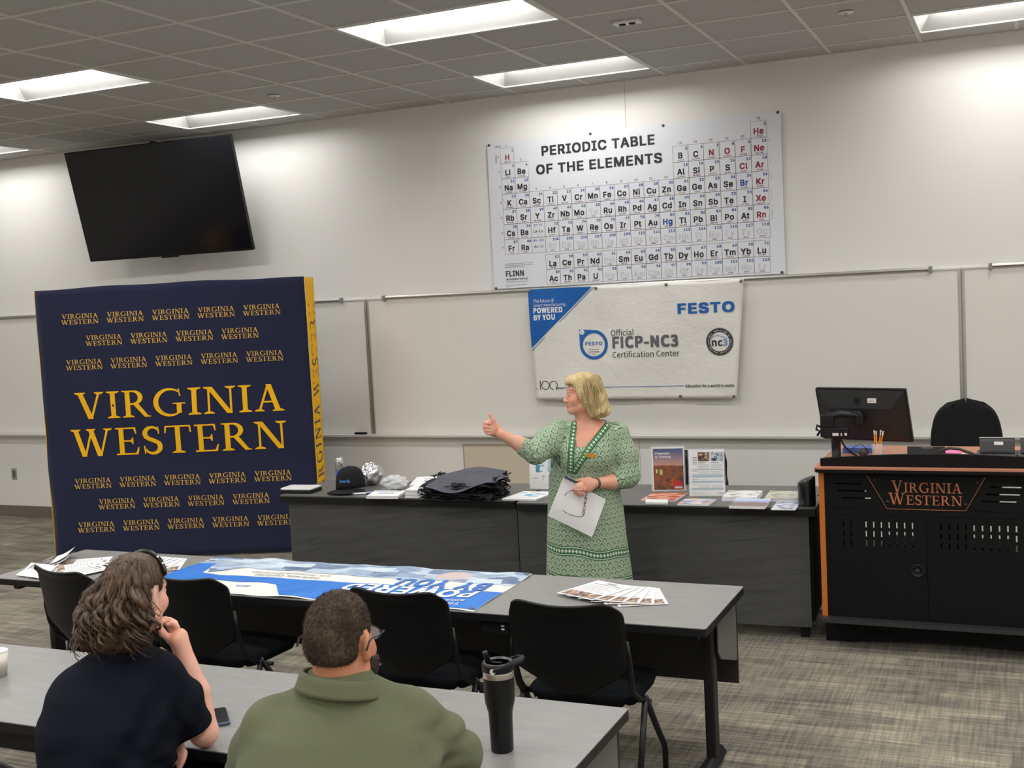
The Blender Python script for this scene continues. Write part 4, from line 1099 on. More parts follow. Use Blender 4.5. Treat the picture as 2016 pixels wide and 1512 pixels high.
def stack(name, x, y, w, d, h, rz, top, label, shear=0.0, cat='brochures', group=None, edge=None):
    """pile of identical sheets: paper block with a printed top sheet"""
    t = empty(name, (x, y, DT), rz, label=label, cat=cat, group=group)
    b = MB(); n = max(1, int(h / .005)); r = random.Random(int(x * 1000))
    for k in range(n):
        dx, dy = r.uniform(-.003, .003), r.uniform(-.003, .003)
        z0 = h * k / n; z1 = h * (k + 1) / n
        vs = [(px + dx + shear * py / d, py + dy, z) for z in (z0 + .0004, z1 - .0002) for px, py in ((-w/2, -d/2), (w/2, -d/2), (w/2, d/2), (-w/2, d/2))]
        b.add(vs, [(3, 2, 1, 0), (4, 5, 6, 7), (0, 1, 5, 4), (1, 2, 6, 5), (2, 3, 7, 6), (3, 0, 4, 7)])
    b.build('sheets', edge or m_paper, t)
    if top is not None:
        pr = Print(lambda a, c, l: (a + shear * c / d, c, h + .0006 + l)); pr.rect(-w/2, w/2, -d/2, d/2); pr.build('cover', top, t)
    return t
m_navycov = mat('cover_strip', K(196, 170, 160), .5)
G1 = 'leaflet piles on the right demonstration table'
stack('brochure_stack', -2.045, 6.785, .212, .262, .008, .06, m_or, 'pile of orange autumn-photo brochures lying before the Programs and Training stand', .02, group=G1)
t = stack('card_stack', -2.035, 6.592, .135, .105, .016, .09, None, 'small pile of plain white cards at the front edge of the right table', -.02, 'cards')
t = stack('brochure_stack', -1.80, 6.640, .188, .175, .010, .05, m_cl, 'pile of colourful blue and orange brochures near the front edge, below the white flyer', .012, group=G1)
stack('brochure_stack', -1.575, 6.850, .205, .245, .022, .06, m_wc, 'thick pile of white brochures with small pictures, behind the mountain-view pile', .0, group=G1)
stack('brochure_stack', -1.330, 6.868, .190, .235, .022, .06, m_gc, 'thick pile of greyish brochures, left of the black speaker and behind', .0, group=G1)
def mountain():
    g = G('cover_mountain', rough=.4, spec=.4)
    p = g.coord('Object'); x, y, z = g.xyz(p)
    n = g.noise(g.scaled(p, (14, 1, 1)), 1.0, 4)
    h = g.math('ADD', y, g.math('MULTIPLY', n, .09))
    c = g.mix(g.rng(h, .045, .055), K(140, 122, 112), K(168, 176, 220))
    c = g.mix(g.rng(h, .075, .14), c, K(206, 212, 240))
    return g.color(c)
stack('brochure_stack', -1.478, 6.622, .205, .235, .016, .04, mountain(), 'pile of brochures with a blue sky and brown mountain cover at the front edge', -.0, group=G1)
stack('leaflet_stack', -1.268, 6.615, .135, .240, .005, .08, m_bw, 'loose white leaflets with grey-blue print, left of the black speaker', .01, group=G1)

# acrylic stands with printed sheets --------------------------------------
m_acr = mat('acrylic', (.85, .88, .9), .06, alpha=.22, spec=.6)
def stand(x, y, w, h, rz, lean, label, name='brochure_stand'):
    t = empty(name, (x, y, DT), rz, label=label, cat='brochure stand', group='upright sheet holders on the demonstration tables')
    R = Matrix.Rotation(-lean, 4, 'X')
    MB().box(-w/2 - .006, w/2 + .006, -.002, .001, .004, h + .006, M=R).box(-w/2 - .006, w/2 + .006, -.004, .09, 0, .003).build('holder', m_acr, t)
    MB().box(-w/2, w/2, -.0035, -.0025, .006, h, M=R).build('sheet', m_paper, t)
    pr = Print(lambda a, c, l: tuple(R @ Vector((a, -.0042 - l, c))))
    return t, pr
def sunset(name, h):
    g = G(name, rough=.45, spec=.4)
    p = g.coord('Object'); x, y, z = g.xyz(p)
    sky = g.ramp(g.math('DIVIDE', z, h), [(.60, K(196, 150, 130)), (.72, K(160, 136, 140)), (.90, K(92, 104, 136)), (1.0, K(70, 86, 124))])
    n = g.noise(g.scaled(p, (9, 1, 9)), 2.2, 8, .72)
    gr = g.ramp(n, [(.30, K(38, 32, 40)), (.42, K(84, 70, 66)), (.50, K(150, 92, 60)), (.58, K(96, 70, 66)), (.66, K(200, 130, 76)), (.78, K(112, 108, 116))])
    o = g.noise(g.scaled(p, (7, 1, 7)), 2.0, 5)
    gr = g.mix(g.math('MULTIPLY', g.rng(o, .52, .58), g.rng(z, .10, .06)), gr, K(222, 96, 40))
    ridge = g.math('ADD', z, g.math('MULTIPLY', g.noise(g.scaled(p, (12, 1, 1)), 1.2, 3), .02))
    c = g.mix(g.rng(ridge, h * .61, h * .62), gr, sky)
    return g.color(c)
t, pr = stand(-2.076, 7.0, .205, .283, .20, .05, 'acrylic stand with an autumn sunset sheet titled Programs and Training')
pr.rect(-.092, .096, .012, .272, 0)
pr.put(fit(sans('Programs', .03), -.078, .012, .232, .250), 1, .0006); pr.put(fit(sans('& Training', .03), -.078, .018, .210, .228), 1, .0006)
pr.poly([(.028, .016), (.088, .016), (.088, .048), (.074, .066), (.05, .072), (.034, .056)], 2, .0006)
pr.rect(.040, .082, .030, .034, 1, .001); pr.rect(.036, .086, .020, .027, 1, .001)
for q in ((-.078, -.066, .118, .142), (-.055, -.035, .108, .140)): pr.rect(*q, 3, .0006)
for k in range(3): pr.rect(-.054, -.036, .114 + .008 * k, .117 + .008 * k, 4, .001)
stuff(pr.build('printed_sheet', [sunset('sunset_print', .283), m_paper, mat('badge_red', K(200, 56, 60), .5), mat('tower_cream', K(226, 200, 120), .5), m_greyink], t))
m_pic1 = cover('picture_warm', [(.3, K(52, 40, 44)), (.45, K(140, 90, 84)), (.55, K(90, 96, 70)), (.65, K(206, 186, 160)), (.8, K(50, 44, 50))], (22, 5, 22))
m_pic2 = cover('picture_cool', [(.3, K(70, 66, 84)), (.45, K(150, 160, 178)), (.58, K(206, 212, 220)), (.8, K(110, 110, 130))], (20, 5, 20))
m_tint = mat('tint_blue', K(172, 192, 204), .6)
t, pr = stand(-1.790, 6.850, .212, .288, .17, .05, 'clear stand with a white information flyer showing two small photos at the top')
pr.rect(-.050, .020, .218, .274, 0); pr.rect(.028, .100, .218, .274, 1)
pr.put(cap(sans('P', .02), .050, .226, .030), 4, .001)
for k in range(5): pr.rect(-.084 + .004 * (k % 2), -.056, .240 - .010 * k, .244 - .010 * k, 3)
for c0 in (-.050, .028):
    pr.rect(c0, c0 + .045, .207, .211, 3)
    for k in range(5): pr.rect(c0, c0 + .068 - .008 * (k == 4), .198 - .0062 * k, .2005 - .0062 * k, 2)
for z, hgt in ((.164, .006), (.118, .020), (.086, .013), (.044, .011)):
    pr.rect(-.090, .100, z, z + hgt, 5); pr.rect(-.085, -.05, z + hgt * .4, z + hgt * .6, 2, .0005); pr.rect(-.03, .09, z + hgt * .35, z + hgt * .5, 2, .0005)
for z, m in ((.156, 3), (.106, 1), (.074, 4)):
    pr.rect(-.086, -.058, z - .002, z + .001, 3)
    for k in range(m):
        for c0 in (-.050, .028): pr.rect(c0, c0 + .066, z - .006 * k - .001, z - .006 * k + .001, 2)
pr.rect(-.085, -.02, .022, .025, 2); pr.rect(-.085, -.01, .016, .018, 2); pr.rect(.07, .10, .018, .026, 2)
stuff(pr.build('printed_sheet', [m_pic1, m_pic2, m_palegrey, m_greyink, m_ink, m_tint], t))
t, pr = stand(-2.905, 6.955, .205, .272, .02, .06, 'clear stand with a white and blue chart sheet, half hidden by the lecturer\'s sleeve')
m_cyan = mat('tint_cyan', K(96, 178, 206), .6); m_cy2 = mat('tint_blue_grey', K(164, 196, 214), .6)
pr.disc(-.072, .246, .018, 3); pr.disc(-.068, .250, .013, 0, .0006)
pr.rect(-.09, -.01, .212, .217, 2)
for k in range(4): pr.rect(-.088 + .028 * k, -.068 + .028 * k, .200, .205, 3); pr.rect(-.088 + .028 * k, -.070 + .028 * k, .186, .195, 2)
pr.rect(.030, .100, .165, .222, 4); pr.rect(-.09, .0, .170, .173, 2)
for k, wv in enumerate((.060, .034, .028, .022, .05)): pr.rect(-.060, -.060 + wv, .155 - .009 * k, .163 - .009 * k, 1)
pr.rect(-.06, -.032, .115, .163, 1); pr.rect(.026, .096, .152, .156, 3); pr.rect(.024, .1, .118, .148, 4)
pr.line([(-.088, .098), (-.028, .098), (-.028, .058), (-.088, .058), (-.088, .098)], .0015, 2); pr.rect(-.08, -.04, .073, .082, 2)
for k in range(3): pr.disc(-.008 + .042 * k, .090, .010, 2); pr.rect(-.012 + .042 * k, -.004 + .042 * k, .064, .078, 2)
pr.rect(-.09, .09, .046, .048, 2); pr.rect(-.02, .09, .030, .033, 2)
stuff(pr.build('printed_sheet', [m_paper, m_cyan, m_palegrey, mat('slate_ink', K(110, 112, 126), .6), m_cy2], t))
t = stack('leaflet_stack', -2.905, 6.690, .228, .275, .012, .02, None, 'low pile of white and blue sheets lying at the front edge beside the bags', .035, 'papers')
pr = Print(lambda a, c, l: (a + .035 * c / .275, c, .0125 + l))
for q in ((-.03, .02, -.02, .03, 0), (.02, .09, .02, .07, 1), (-.09, -.05, .06, .09, 2), (.02, .08, -.05, -.01, 1), (-.10, .10, -.10, -.09, 2), (-.03, .03, .07, .10, 2)): pr.rect(*q)
stuff(pr.build('print', [m_cyan, m_cy2, m_palegrey], t))
for k, x in enumerate((-.03, .012)):
    pass
tag(MB().rbox(-2.55, -2.47, 7.02, 7.10, DT, DT + .035, .006).build('white_box', m_paper), 'small white box on the right table just behind the lecturer', 'box')

# portable speaker ---------------------------------------------------------
t = empty('portable_speaker', (-1.160, 6.660, DT), .2, label='black slant-topped portable speaker at the right end of the demonstration table', cat='speaker')
n = 32; vs = []
for zf in (0, .04, .06, .5, .90, .955, .985, 1):
    for k in range(n):
        w = 2 * PI * k / n; r = .050 * {0: .965, .955: .985, .985: .94, 1: .86}.get(zf, 1.0); x = r * math.cos(w); y = r * math.sin(w)
        ht = .150 + .45 * x * .9 + .004
        vs.append((x, y, zf * ht - (.0)))
fs = [(i * n + k, i * n + (k + 1) % n, (i + 1) * n + (k + 1) % n, (i + 1) * n + k) for i in range(7) for k in range(n)] + [tuple(7 * n + k for k in range(n))]
MB().add(vs, fs, 0, True).build('body', mat('speaker_gloss', (.009, .009, .010), .22, coat=.4), t)
MB().add([(.7 * a, .7 * b, .1505 + .405 * .7 * a + .0045) for a, b in [(.050 * math.cos(2 * PI * k / 24), .050 * math.sin(2 * PI * k / 24)) for k in range(24)]], [tuple(range(24))]).build('top_panel', mat('speaker_top', (.03, .03, .032), .4), t)
tag(MB().tube([(-1.105, 6.70, DT + .05), (-1.092, 6.72, DT + .055), (-1.088, 6.74, DT + .02), (-1.10, 6.80, DT + .005)], .003, 6).build('speaker_cable', m_black), 'thin black cable leaving the portable speaker', 'cable')

# left table: case, cap, can, silver packs, cards, papers ------------------
t = empty('thin_case', (-4.625, 6.675, DT), .07, label='flat black case with a white lid at the left end of the demonstration table', cat='case')
MB().rbox(-.125, .125, -.085, .085, 0, .022, .02).build('tray', m_black, t, bevel=.004)
MB().rbox(-.122, .122, -.082, .082, .0225, .034, .02).build('lid', mat('case_lid', (.70, .70, .69), .4), t, bevel=.004)
t = empty('baseball_cap', (-4.265, 6.745, DT), .20, label='black baseball cap with a small blue logo on the demonstration table', cat='cap')
m_cap = mat('cap_cloth', (.011, .011, .012), .85, spec=.2, bump=(500, .15))
def crown(u, v):
    w = 2 * PI * u; k = math.cos(v * PI / 2); r = .098 * k ** .62
    fz = .148 * math.sin(v * PI / 2) ** .85
    s = 1 + .03 * math.cos(3 * w)
    return (r * s * math.cos(w), r * 1.12 * s * math.sin(w), fz + .02 + .012 * math.cos(w + 1.2) * (1 - v))
MB().grid(crown, 36, 12).build('crown', m_cap, t, solid=.002)
def brim(u, v):
    a = (u - .5) * 2.3; r = .085 + .085 * v * math.cos(a * .62) ** .5
    return (r * math.sin(a) * .98, -r * 1.12 * math.cos(a) - .005, .026 - .018 * v + .02 * (1 - math.cos(a)) * -.6 + .004)
MB().grid(brim, 18, 6).build('brim', m_cap, t, solid=.003)
MB().ball((0, 0, .169), .007, 10, 6).build('button', m_cap, t)
def cfn(a, c, l):
    w = -PI / 2 + a / .10; rr = .098 * math.cos(min(1.5, (c / .148))) ** .62 * 1.13 + .004
    return (rr * math.cos(w), rr * 1.02 * math.sin(w) , c + .03)
pr = Print(cfn); pr.rect(-.036, .036, .040, .066, 0)
pr.fn = lambda a, c, l: tuple(Vector(cfn(a, c, l)) * 1.0 + Vector((0, -.002, 0)))
pr.put(fit(sans('FESTO', .04), -.030, .030, .046, .060), 1)
stuff(pr.build('logo', [mat('cap_patch', K(20, 66, 110), .6), mat('cap_blue', K(70, 150, 215), .6)], t))
t = empty('drink_can', (-4.560, 7.08, DT), label='tall slim silver and blue drink can behind the black cap', cat='can')
m_can = mat('can_silver', (.74, .75, .76), .22, metal=.9)
MB().lathe([(.026, 0), (.031, .008), (.031, .085)], 24).build('lower_body', mat('can_blue', K(40, 76, 150), .3, metal=.5), t)['label'] = 'blue lower half'
MB().lathe([(.031, .0852), (.031, .160), (.026, .172), (.026, .176), (.024, .176), (.023, .172), (0, .172)], 24).build('upper_body', m_can, t)
MB().box(-.008, .010, -.006, .006, .173, .175).build('pull_tab', m_can, t)
def foil(name, x, y, r, sc, label, cat, m, amp=.22, seed=1):
    rr = random.Random(seed); ph = [(rr.uniform(2, 9), rr.uniform(2, 9), rr.uniform(0, 6), rr.uniform(.3, 1)) for _ in range(9)]
    def f(u, v):
        w = 2 * PI * u; p = PI * v
        k = 1 + amp * sum(q[3] * math.sin(round(q[0]) * w + q[2]) * math.sin(q[1] * p + q[2]) for q in ph) / 4
        return (x + r * sc[0] * k * math.sin(p) * math.cos(w), y + r * sc[1] * k * math.sin(p) * math.sin(w), max(DT + .001, DT + r * sc[2] * (1 - k * math.cos(p) * 1.0) ))
    return tag(MB().grid(f, 40, 26, smooth=False).build(name, m), label, cat)
foil('foil_pack', -4.255, 7.00, .088, (1.0, 1.0, .88), 'shiny crumpled silver foil pack in clear wrap behind the black cap', 'foil pack', mat('crumpled_foil', (.78, .78, .79), .16, metal=.95, bump=(40, .5)))
m_film = mat('clear_film', (.86, .88, .9), .12, alpha=.42, spec=.7, bump=(50, .5))
foil('plastic_bag', -3.985, 6.86, .060, (1.6, 1.0, .75), 'crumpled clear plastic bag with small parts on the left demonstration table', 'plastic bag', m_film, .35, 5)
for k, (x, y, r, lb, c2) in enumerate(((-4.10, 6.62, .3, 'white and blue pen nearest the front, beside the clear plastic bag', 1), (-4.07, 6.655, .55, 'white and blue pen behind another pen, beside the clear plastic bag', 0))):
    t = empty('ballpoint_pen', (x, y, DT + .007), r, label=lb, cat='pen', group='pens by the plastic bag')
    MB().tube([(-.07, 0, 0), (.03, 0, 0)], .006, 8).build('barrel', mat('pen_white', (.72, .72, .72), .35), t)
    MB().tube([(.0305, 0, 0), (.075, 0, 0)], .0062, 8).build('grip', mat('pen_blue', K(60, 66, 150), .4), t)
    MB().tube([(-.0705, 0, 0), (-.085, 0, 0)], [.005, .002], 8).build('tip', m_black, t)
for k, (x, y, r) in enumerate(((-4.02, 6.78, .2), (-3.95, 6.80, -.5), (-3.90, 6.77, .9))):
    t = empty('key_ring', (x, y, DT + .005), r, label=('small dark key ring at left under the clear bag', 'small dark key ring in the middle under the clear bag', 'small dark key ring at right beside the clear bag')[k], cat='key ring', group='key rings by the plastic bag')
    MB().rbox(-.02, .02, -.009, .009, -.004, .008, .006).build('fob', m_black if k == 2 else m_alu, t)
    MB().tube([(.03 + .012 * math.cos(2 * PI * i / 12), .012 * math.sin(2 * PI * i / 12), 0) for i in range(13)], .0015, 5).build('ring', m_alu, t)
t = stack('booklet_stack', -3.895, 6.590, .225, .20, .020, .10, None, 'low pile of small white booklets with blue print at the table front', -.03, 'booklets')
pr = Print(lambda a, c, l: (a - .03 * c / .2, c, .0206 + l)); pr.rect(-.06, .06, -.02, .02, 0); pr.rect(-.09, .09, .05, .07, 1)
stuff(pr.build('print', [m_cy2, m_palegrey], t))
stack('paper_stack', -3.655, 6.640, .150, .21, .056, .06, m_paper, 'tall pile of white handouts beside the grey drawstring bags', -.015, 'papers')
t = stack('paper_stack', -3.80, 6.985, .185, .36, .040, .35, m_paper, 'pile of white sheets lying deeper on the table behind the tall handout pile', .0, 'papers')
pr = Print(lambda a, c, l: (a, c, .0412 + l)); pr.rect(-.02, .05, .05, .09, 0); pr.rect(-.06, .06, -.05, -.045, 0)
stuff(pr.build('print', [m_palegrey], t))
# drawstring bags, one object each -----------------------------------------
m_bag1 = mat('bag_grey', (.085, .088, .105), .8, spec=.25, var=(8, .12)); m_bag2 = mat('bag_black', (.010, .010, .012), .7, spec=.3)
NAMES = ['undermost of the pile', 'second from the bottom', 'third from the bottom', 'fourth from the bottom', 'third from the top', 'second from the top']
for k in range(7):
    rr = random.Random(40 + k); top = k == 6
    bx, by, bz = -3.335 + rr.uniform(-.03, .03), 6.665 + rr.uniform(-.02, .02), DT + .002 + .0175 * k
    t = empty('drawstring_bag', (bx, by, bz), .10 + rr.uniform(-.12, .12), label=('grey drawstring bag on top of the pile, its grey face showing' if top else 'black drawstring bag, %s of flattened bags' % NAMES[k]), cat='bag', group='drawstring bags piled on the demonstration table')
    wv, dv = (.25, .17) if not top else (.225, .180)
    def f(u, v, s):
        a = 2 * u - 1; b = 2 * v - 1
        e = max(abs(a), abs(b))
        x = a * wv * (1 + .06 * math.sin(5 * b + k)); y = b * dv * (1 + .07 * math.sin(6 * a + 2 * k))
        ripple = .006 * math.sin(11 * a + 3 * k) * math.sin(7 * b + k) + .004 * math.sin(23 * a * (1 + .2 * k))
        z = s * .009 * (1 - e ** 3) + ripple * e
        if top:
            z = s * .006 * (1 - e ** 3) + .006 * math.sin(5 * a + 3 * b) + .030 * math.exp(-((a - .15) ** 2) / .3) * (.5 + .5 * b) + .010 * (b + 1)
            z -= .105 * max(0, -(b + .30)) ** 1.2 * math.exp(-((a + .25) / .55) ** 2) + .03 * max(0, abs(a) - .75)
            y -= .03 * max(0, -(b + .3)) * math.exp(-((a + .25) / .5) ** 2)
        else: z += (.004 * k) * (.5 + .5 * b) + .015 * e ** 6 * math.sin(9 * a + 5 * b + k) - .012 * e ** 8
        return (x, y, max(z, -.0015 - .0175 * k + .001) + (.010 if top else .008))
    b = MB(); b.grid(lambda u, v: f(u, v, 1), 22, 16, 0).grid(lambda u, v: f(u, v, -1), 22, 16, 1, flip=True)
    b.build('cloth', [m_bag1 if top else m_bag2, m_bag2], t)
    c = MB()
    for s in (-1, 1):
        for j in range(3 if not top else 4):
            y0 = rr.uniform(-.9, .6) * dv; x0 = s * wv * .98
            q = [(x0, y0, .006)]
            for i in range(5): q.append((x0 + s * rr.uniform(-.01, .035), y0 + rr.uniform(-.03, .03), max(.004 - .0175 * k, rr.uniform(-.016, .016) + (.03 if top else .0))))
            c.tube(q, .0032, 5)
    if not top: c.tube([(-wv * .9 + .1 * i * wv * 1.8 / 1.0 * 1.0, -dv * 1.0 - .006 * math.sin(i * 2.1 + k), max(.005, 0) + .004 * math.sin(i * 1.3)) for i in range(11)], .0035, 5)
    stuff(c.build('cords', m_bag2, t))

# ================================================================ THINGS ON THE FRONT TRAINING TABLE
TT = TZ + .0006
t = empty('printed_banner', (-3.14, 4.737, TT), label='blue and white printed banner spread out flat on the front training table', cat='banner')
def tbs(x, y, l=0.0):
    u = (x + 4.09) / 1.89; v = (y - 4.41) / .645
    d = .004 + .004 * math.sin(30 * u + 14 * v) * max(0, math.sin(5 * u + .6)) + .003 * math.sin(17 * u - 9 * v) + .003 * math.sin(41 * u)
    d *= .55 + .45 * math.cos(PI * v) ** 2
    return (x + 3.14, y - 4.737, max(.0012, d) + l)
def tcorner(u, v):
    x = -4.085 + (1.885) * u + .0; y = 4.408 + v * .648
    y += .010 * math.sin(9 * u + 1) * (1 - v) - .006 * u * (1 - v)
    return x, y
MB().grid(lambda u, v: tbs(*tcorner(u, v)), 90, 30).build('sheet', vinyl('table_white_vinyl', (.79, .78, .74, 1)), t, solid=.0010, off=-1)
pr = Print(lambda a, c, l: tbs(-2.200 - a, 4.408 + c, .0016 + l))     # a runs from the right end leftwards, c towards the far edge
def patch(pts, mi, l=0.0, n=26):
    """quad filled with a fine mesh so that it follows the folds"""
    A, B, C_, D = [Vector(p) for p in pts]
    vs = [tuple((A + (B - A) * (i / n)) * (1 - j / 6) + (D + (C_ - D) * (i / n)) * (j / 6)) for j in range(7) for i in range(n + 1)]
    w = n + 1
    pr.put((vs, [(j * w + i, (j + 1) * w + i, (j + 1) * w + i + 1, j * w + i + 1) for j in range(6) for i in range(n)]), mi, l)
# 0 blue 1 white 2 ink 3 photo 4 deep blue
patch([(.0, .006), (.95, .004), (.90, .31), (.0, .30)], 0); patch([(.95, .004), (1.02, .004), (1.17, .195), (.90, .31)], 0)
patch([(1.17, .195), (1.60, .20), (1.60, .30), (.90, .31)], 0); patch([(1.60, .20), (1.885, .10), (1.885, .36), (1.60, .30)], 0)
patch([(1.72, .30), (1.885, .36), (1.885, .50), (1.77, .50)], 0)
patch([(.0, .425), (.60, .430), (.55, .645), (.0, .645)], 3); patch([(.60, .430), (.98, .43), (1.0, .645), (.55, .645)], 3); patch([(.98, .43), (1.52, .46), (1.55, .645), (1.0, .645)], 3); patch([(1.52, .46), (1.70, .34), (1.80, .50), (1.55, .645)], 3); patch([(1.55, .645), (1.80, .50), (1.885, .50), (1.885, .645)], 3)
def tput(vf, mi, l=.002): pr.put(vf, mi, l)
def flip(vf):   # reader stands at the far side: top of the letters is towards c = 0
    return [(p[0], -p[1], *p[2:]) for p in vf[0]], [q[::-1] for q in vf[1]]
def tfit(s, a0, a1, c0, c1, bold): return flip(fit(sans(s, bold), a0, a1, -c1, -c0))
tput(tfit('The future of', .10, .42, .040, .075, .01), 1); tput(tfit('smart manufacturing.', .10, .62, .090, .135, .01), 1)
tput(tfit('POWERED', .105, .80, .165, .290, .03), 1)
tput(tfit('BY YOU.', .105, .62, .305, .435, .03), 4)
tput(tfit('Future skills. Connected', 1.02, 1.40, .325, .355, .0), 2); tput(tfit('to in-demand job opportunities', .98, 1.46, .375, .405, .0), 2)
tput(tfit('FESTO', 1.28, 1.36, .12, .14, .03), 4)
def strip():
    g = G('photo_strip', rough=.4, spec=.5)
    p = g.coord('Object')
    br = g.nt.nodes.new('ShaderNodeTexVoronoi'); br.distance = 'CHEBYCHEV'; br.inputs['Scale'].default_value = 1.0
    g.nt.links.new(g.scaled(p, (6, 13, 1)), br.inputs['Vector'])
    n = g.noise(g.scaled(p, (7, 16, 1)), 1.6, 5, .6)
    w = g.xyz(br.outputs['Color'])[0]
    f = g.math('ADD', g.math('MULTIPLY', w, .6), g.math('MULTIPLY', n, .4))
    c = g.ramp(f, [(.22, K(92, 112, 146)), (.36, K(136, 156, 184)), (.5, K(172, 188, 206)), (.62, K(206, 218, 228)), (.8, K(166, 190, 208))])
    x, y, z = g.xyz(p)
    # a pale pink figure in the picture
    dx = g.math('DIVIDE', g.math('SUBTRACT', x, .58), .10); dy = g.math('DIVIDE', g.math('SUBTRACT', y, .20), .09)
    d = g.math('ADD', g.math('MULTIPLY', dx, dx), g.math('MULTIPLY', dy, dy))
    return g.color(g.mix(g.rng(d, 1.0, .6), c, K(204, 186, 186)))
stuff(pr.build('print', [vinyl('table_blue_vinyl', S(34, 116, 206)), mat('print_white', (.82, .82, .82), .5), m_ink, strip(), mat('table_deep_blue', S(50, 112, 194), .45)], t))
for a, c in ((.022, .020), (.022, .63)):
    q = tbs(-2.200 - a, 4.408 + c, .003); MB().lathe([(.012, 0), (.012, .002), (.005, .003)], 12, q).build('grommet', mat('steel_grommet', (.25, .24, .22)), t)

m_fan = cover('flyer_photo', [(.28, K(70, 56, 56)), (.42, K(120, 96, 90)), (.55, K(176, 150, 128)), (.7, K(214, 196, 178)), (.9, K(90, 74, 74))], (16, 10, 4))
m_fan2 = cover('flyer_photo_dark', [(.28, K(60, 60, 66)), (.45, K(110, 96, 90)), (.55, K(176, 156, 110)), (.7, K(214, 206, 190)), (.9, K(70, 74, 84))], (16, 10, 4))
def flyer(x, y, z, rz, label, group, photo, w=.216, h=.279):
    t = empty('flyer', (x, y, z), rz, label=label, cat='flyer', group=group)
    def s(u, v): return ((u - .5) * w, (v - .5) * h, .0006 + .002 * (1 - v) ** 3 * (.5 + .5 * math.sin(3 * u)))
    MB().grid(s, 6, 8).build('sheet', m_paper, t)
    pr = Print(lambda a, c, l: tuple(Vector(s(a / w + .5, c / h + .5)) + Vector((0, 0, .0007))))
    vs = [(-.095 + .19 * i / 8, -.128 + .075 * j / 4) for j in range(5) for i in range(9)]
    pr.put((vs, [(j * 9 + i, j * 9 + i + 1, (j + 1) * 9 + i + 1, (j + 1) * 9 + i) for j in range(4) for i in range(8)]), 0)
    for k in range(7): pr.rect(-.09, .09 - .02 * (k % 3), -.036 + .016 * k, -.031 + .016 * k, 1)
    pr.rect(-.03, .03, .105, .122, 2); pr.rect(-.08, .08, .084, .092, 2)
    stuff(pr.build('print', [photo, m_palegrey, m_greyink], t))
    return t
for k in range(6):
    flyer(-1.787 + .0432 * k, 4.808 - .006 * k, TT + .0025 * (5 - k) + .001, -.39 + .164 * k, 'photo flyer fanned on the right end of the front table, ' + ('nearest the blue banner', 'second from the banner', 'third from the banner', 'third from the table end', 'second from the table end', 'nearest the table end')[k], 'flyers fanned at the right end of the front table', m_fan)
for k in range(5):
    flyer(-4.476 + .0545 * k, 4.844 - .006 * k, TT + .0025 * (4 - k) + .001, -.315 + .215 * k, 'photo flyer in the fan left of the blue banner, ' + ('furthest left', 'second from the left', 'in the middle', 'second from the right', 'furthest right')[k], 'flyers fanned left of the blue banner', m_fan2)
for k, (x, y, r, lb) in enumerate(((-4.78, 4.78, -1.0, 'white printed sheet lying furthest back at the left end of the front table'), (-4.72, 4.66, -.75, 'white printed sheet in the middle of the heap at the left table end'), (-4.62, 4.58, -.35, 'white printed sheet nearest the chairs at the left table end'))):
    flyer(x, y, TT + .004 * k + .001, r, lb, 'sheets heaped at the left end of the front table', m_fan2)
for k, (x, y, r, c) in enumerate(((-4.93, 4.585, .25, .10), (-4.80, 4.475, 1.45, .08), (-4.95, 4.80, .6, .12))):
    t = empty('folded_leaflet', (x, y, TT), r, label=('curled white leaflet in the middle at the left table edge', 'curled white leaflet nearest the viewer at the left table edge', 'curled white leaflet furthest back at the left table edge')[k], cat='leaflet', group='curled leaflets at the left table edge')
    MB().grid(lambda u, v: ((u - .5) * .10, (v - .5) * .21, .001 + .035 * (u ** 2) + .006 * math.sin(5 * v)), 8, 6).grid(lambda u, v: ((u - .5) * .10, (v - .5) * .21 + .01, .008 + .045 * (u ** 1.5)), 8, 6).build('sheet', m_paper, t)

# ================================================================ THINGS ON THE SECOND TABLE
t = empty('tumbler', (-1.4485, 3.040, TT), -.25, label='tall black insulated tumbler with steel rim and carry loop on the second table', cat='tumbler')
m_tum = mat('tumbler_black', (.005, .0053, .006), .42, spec=.35, bump=(600, .06))
m_steel = mat('tumbler_steel', (.62, .59, .54), .28, metal=.95)
MB().lathe([(.0, 0.0), (.031, .0), (.034, .004), (.0355, .10), (.0365, .118), (.0445, .150), (.0455, .165), (.0465, .2255), (.0465, .2258)], 40).build('body', m_tum, t)
MB().lathe([(.0466, .2262), (.0470, .228), (.0470, .243), (.0464, .245)], 40).build('rim_band', m_steel, t)['label'] = 'brushed steel band'
MB().lathe([(.0462, .2455), (.0485, .247), (.0485, .266), (.046, .271), (.043, .271), (.0425, .266), (0, .266)], 40).build('lid', m_black, t)
MB().lathe([(.0425, .2665), (.043, .272), (.0385, .272), (.038, .2665)], 40).build('lid_ring', mat('lid_grey', (.07, .07, .072), .35), t)
MB().box(-.030, .012, -.006, .006, .2662, .2685, M=Matrix.Rotation(.25, 4, 'Z')).build('straw_slot', m_blackm, t)
MB().tube([(-.024, -.012, .266), (-.033, -.016, .292), (-.034, -.018, .300)], [.0085, .0072, .0085], 10).build('straw_spout', m_black, t)
hl = [(.020, -.049, .254), (.030, -.052, .262), (.048, -.044, .270), (.075, -.020, .283), (.082, .006, .286), (.066, .040, .284), (.035, .058, .276), (.005, .055, .264), (-.012, .048, .256)]
MB().tube(hl, [.0035] * 3 + [.006] * 2 + [.004] * 4, 8, flat=1.6).build('carry_loop', m_black, t)
MB().tube([(.018, -.0505, .256), (.024, -.0535, .258)], .0085, 14).build('pivot', m_steel, t)
t = empty('paper_cup', (-3.612, 3.14, TT), label='pale paper cup cut by the left edge on the second table', cat='cup')
m_cup = mat('cup_paper', (.76, .72, .62), .6)
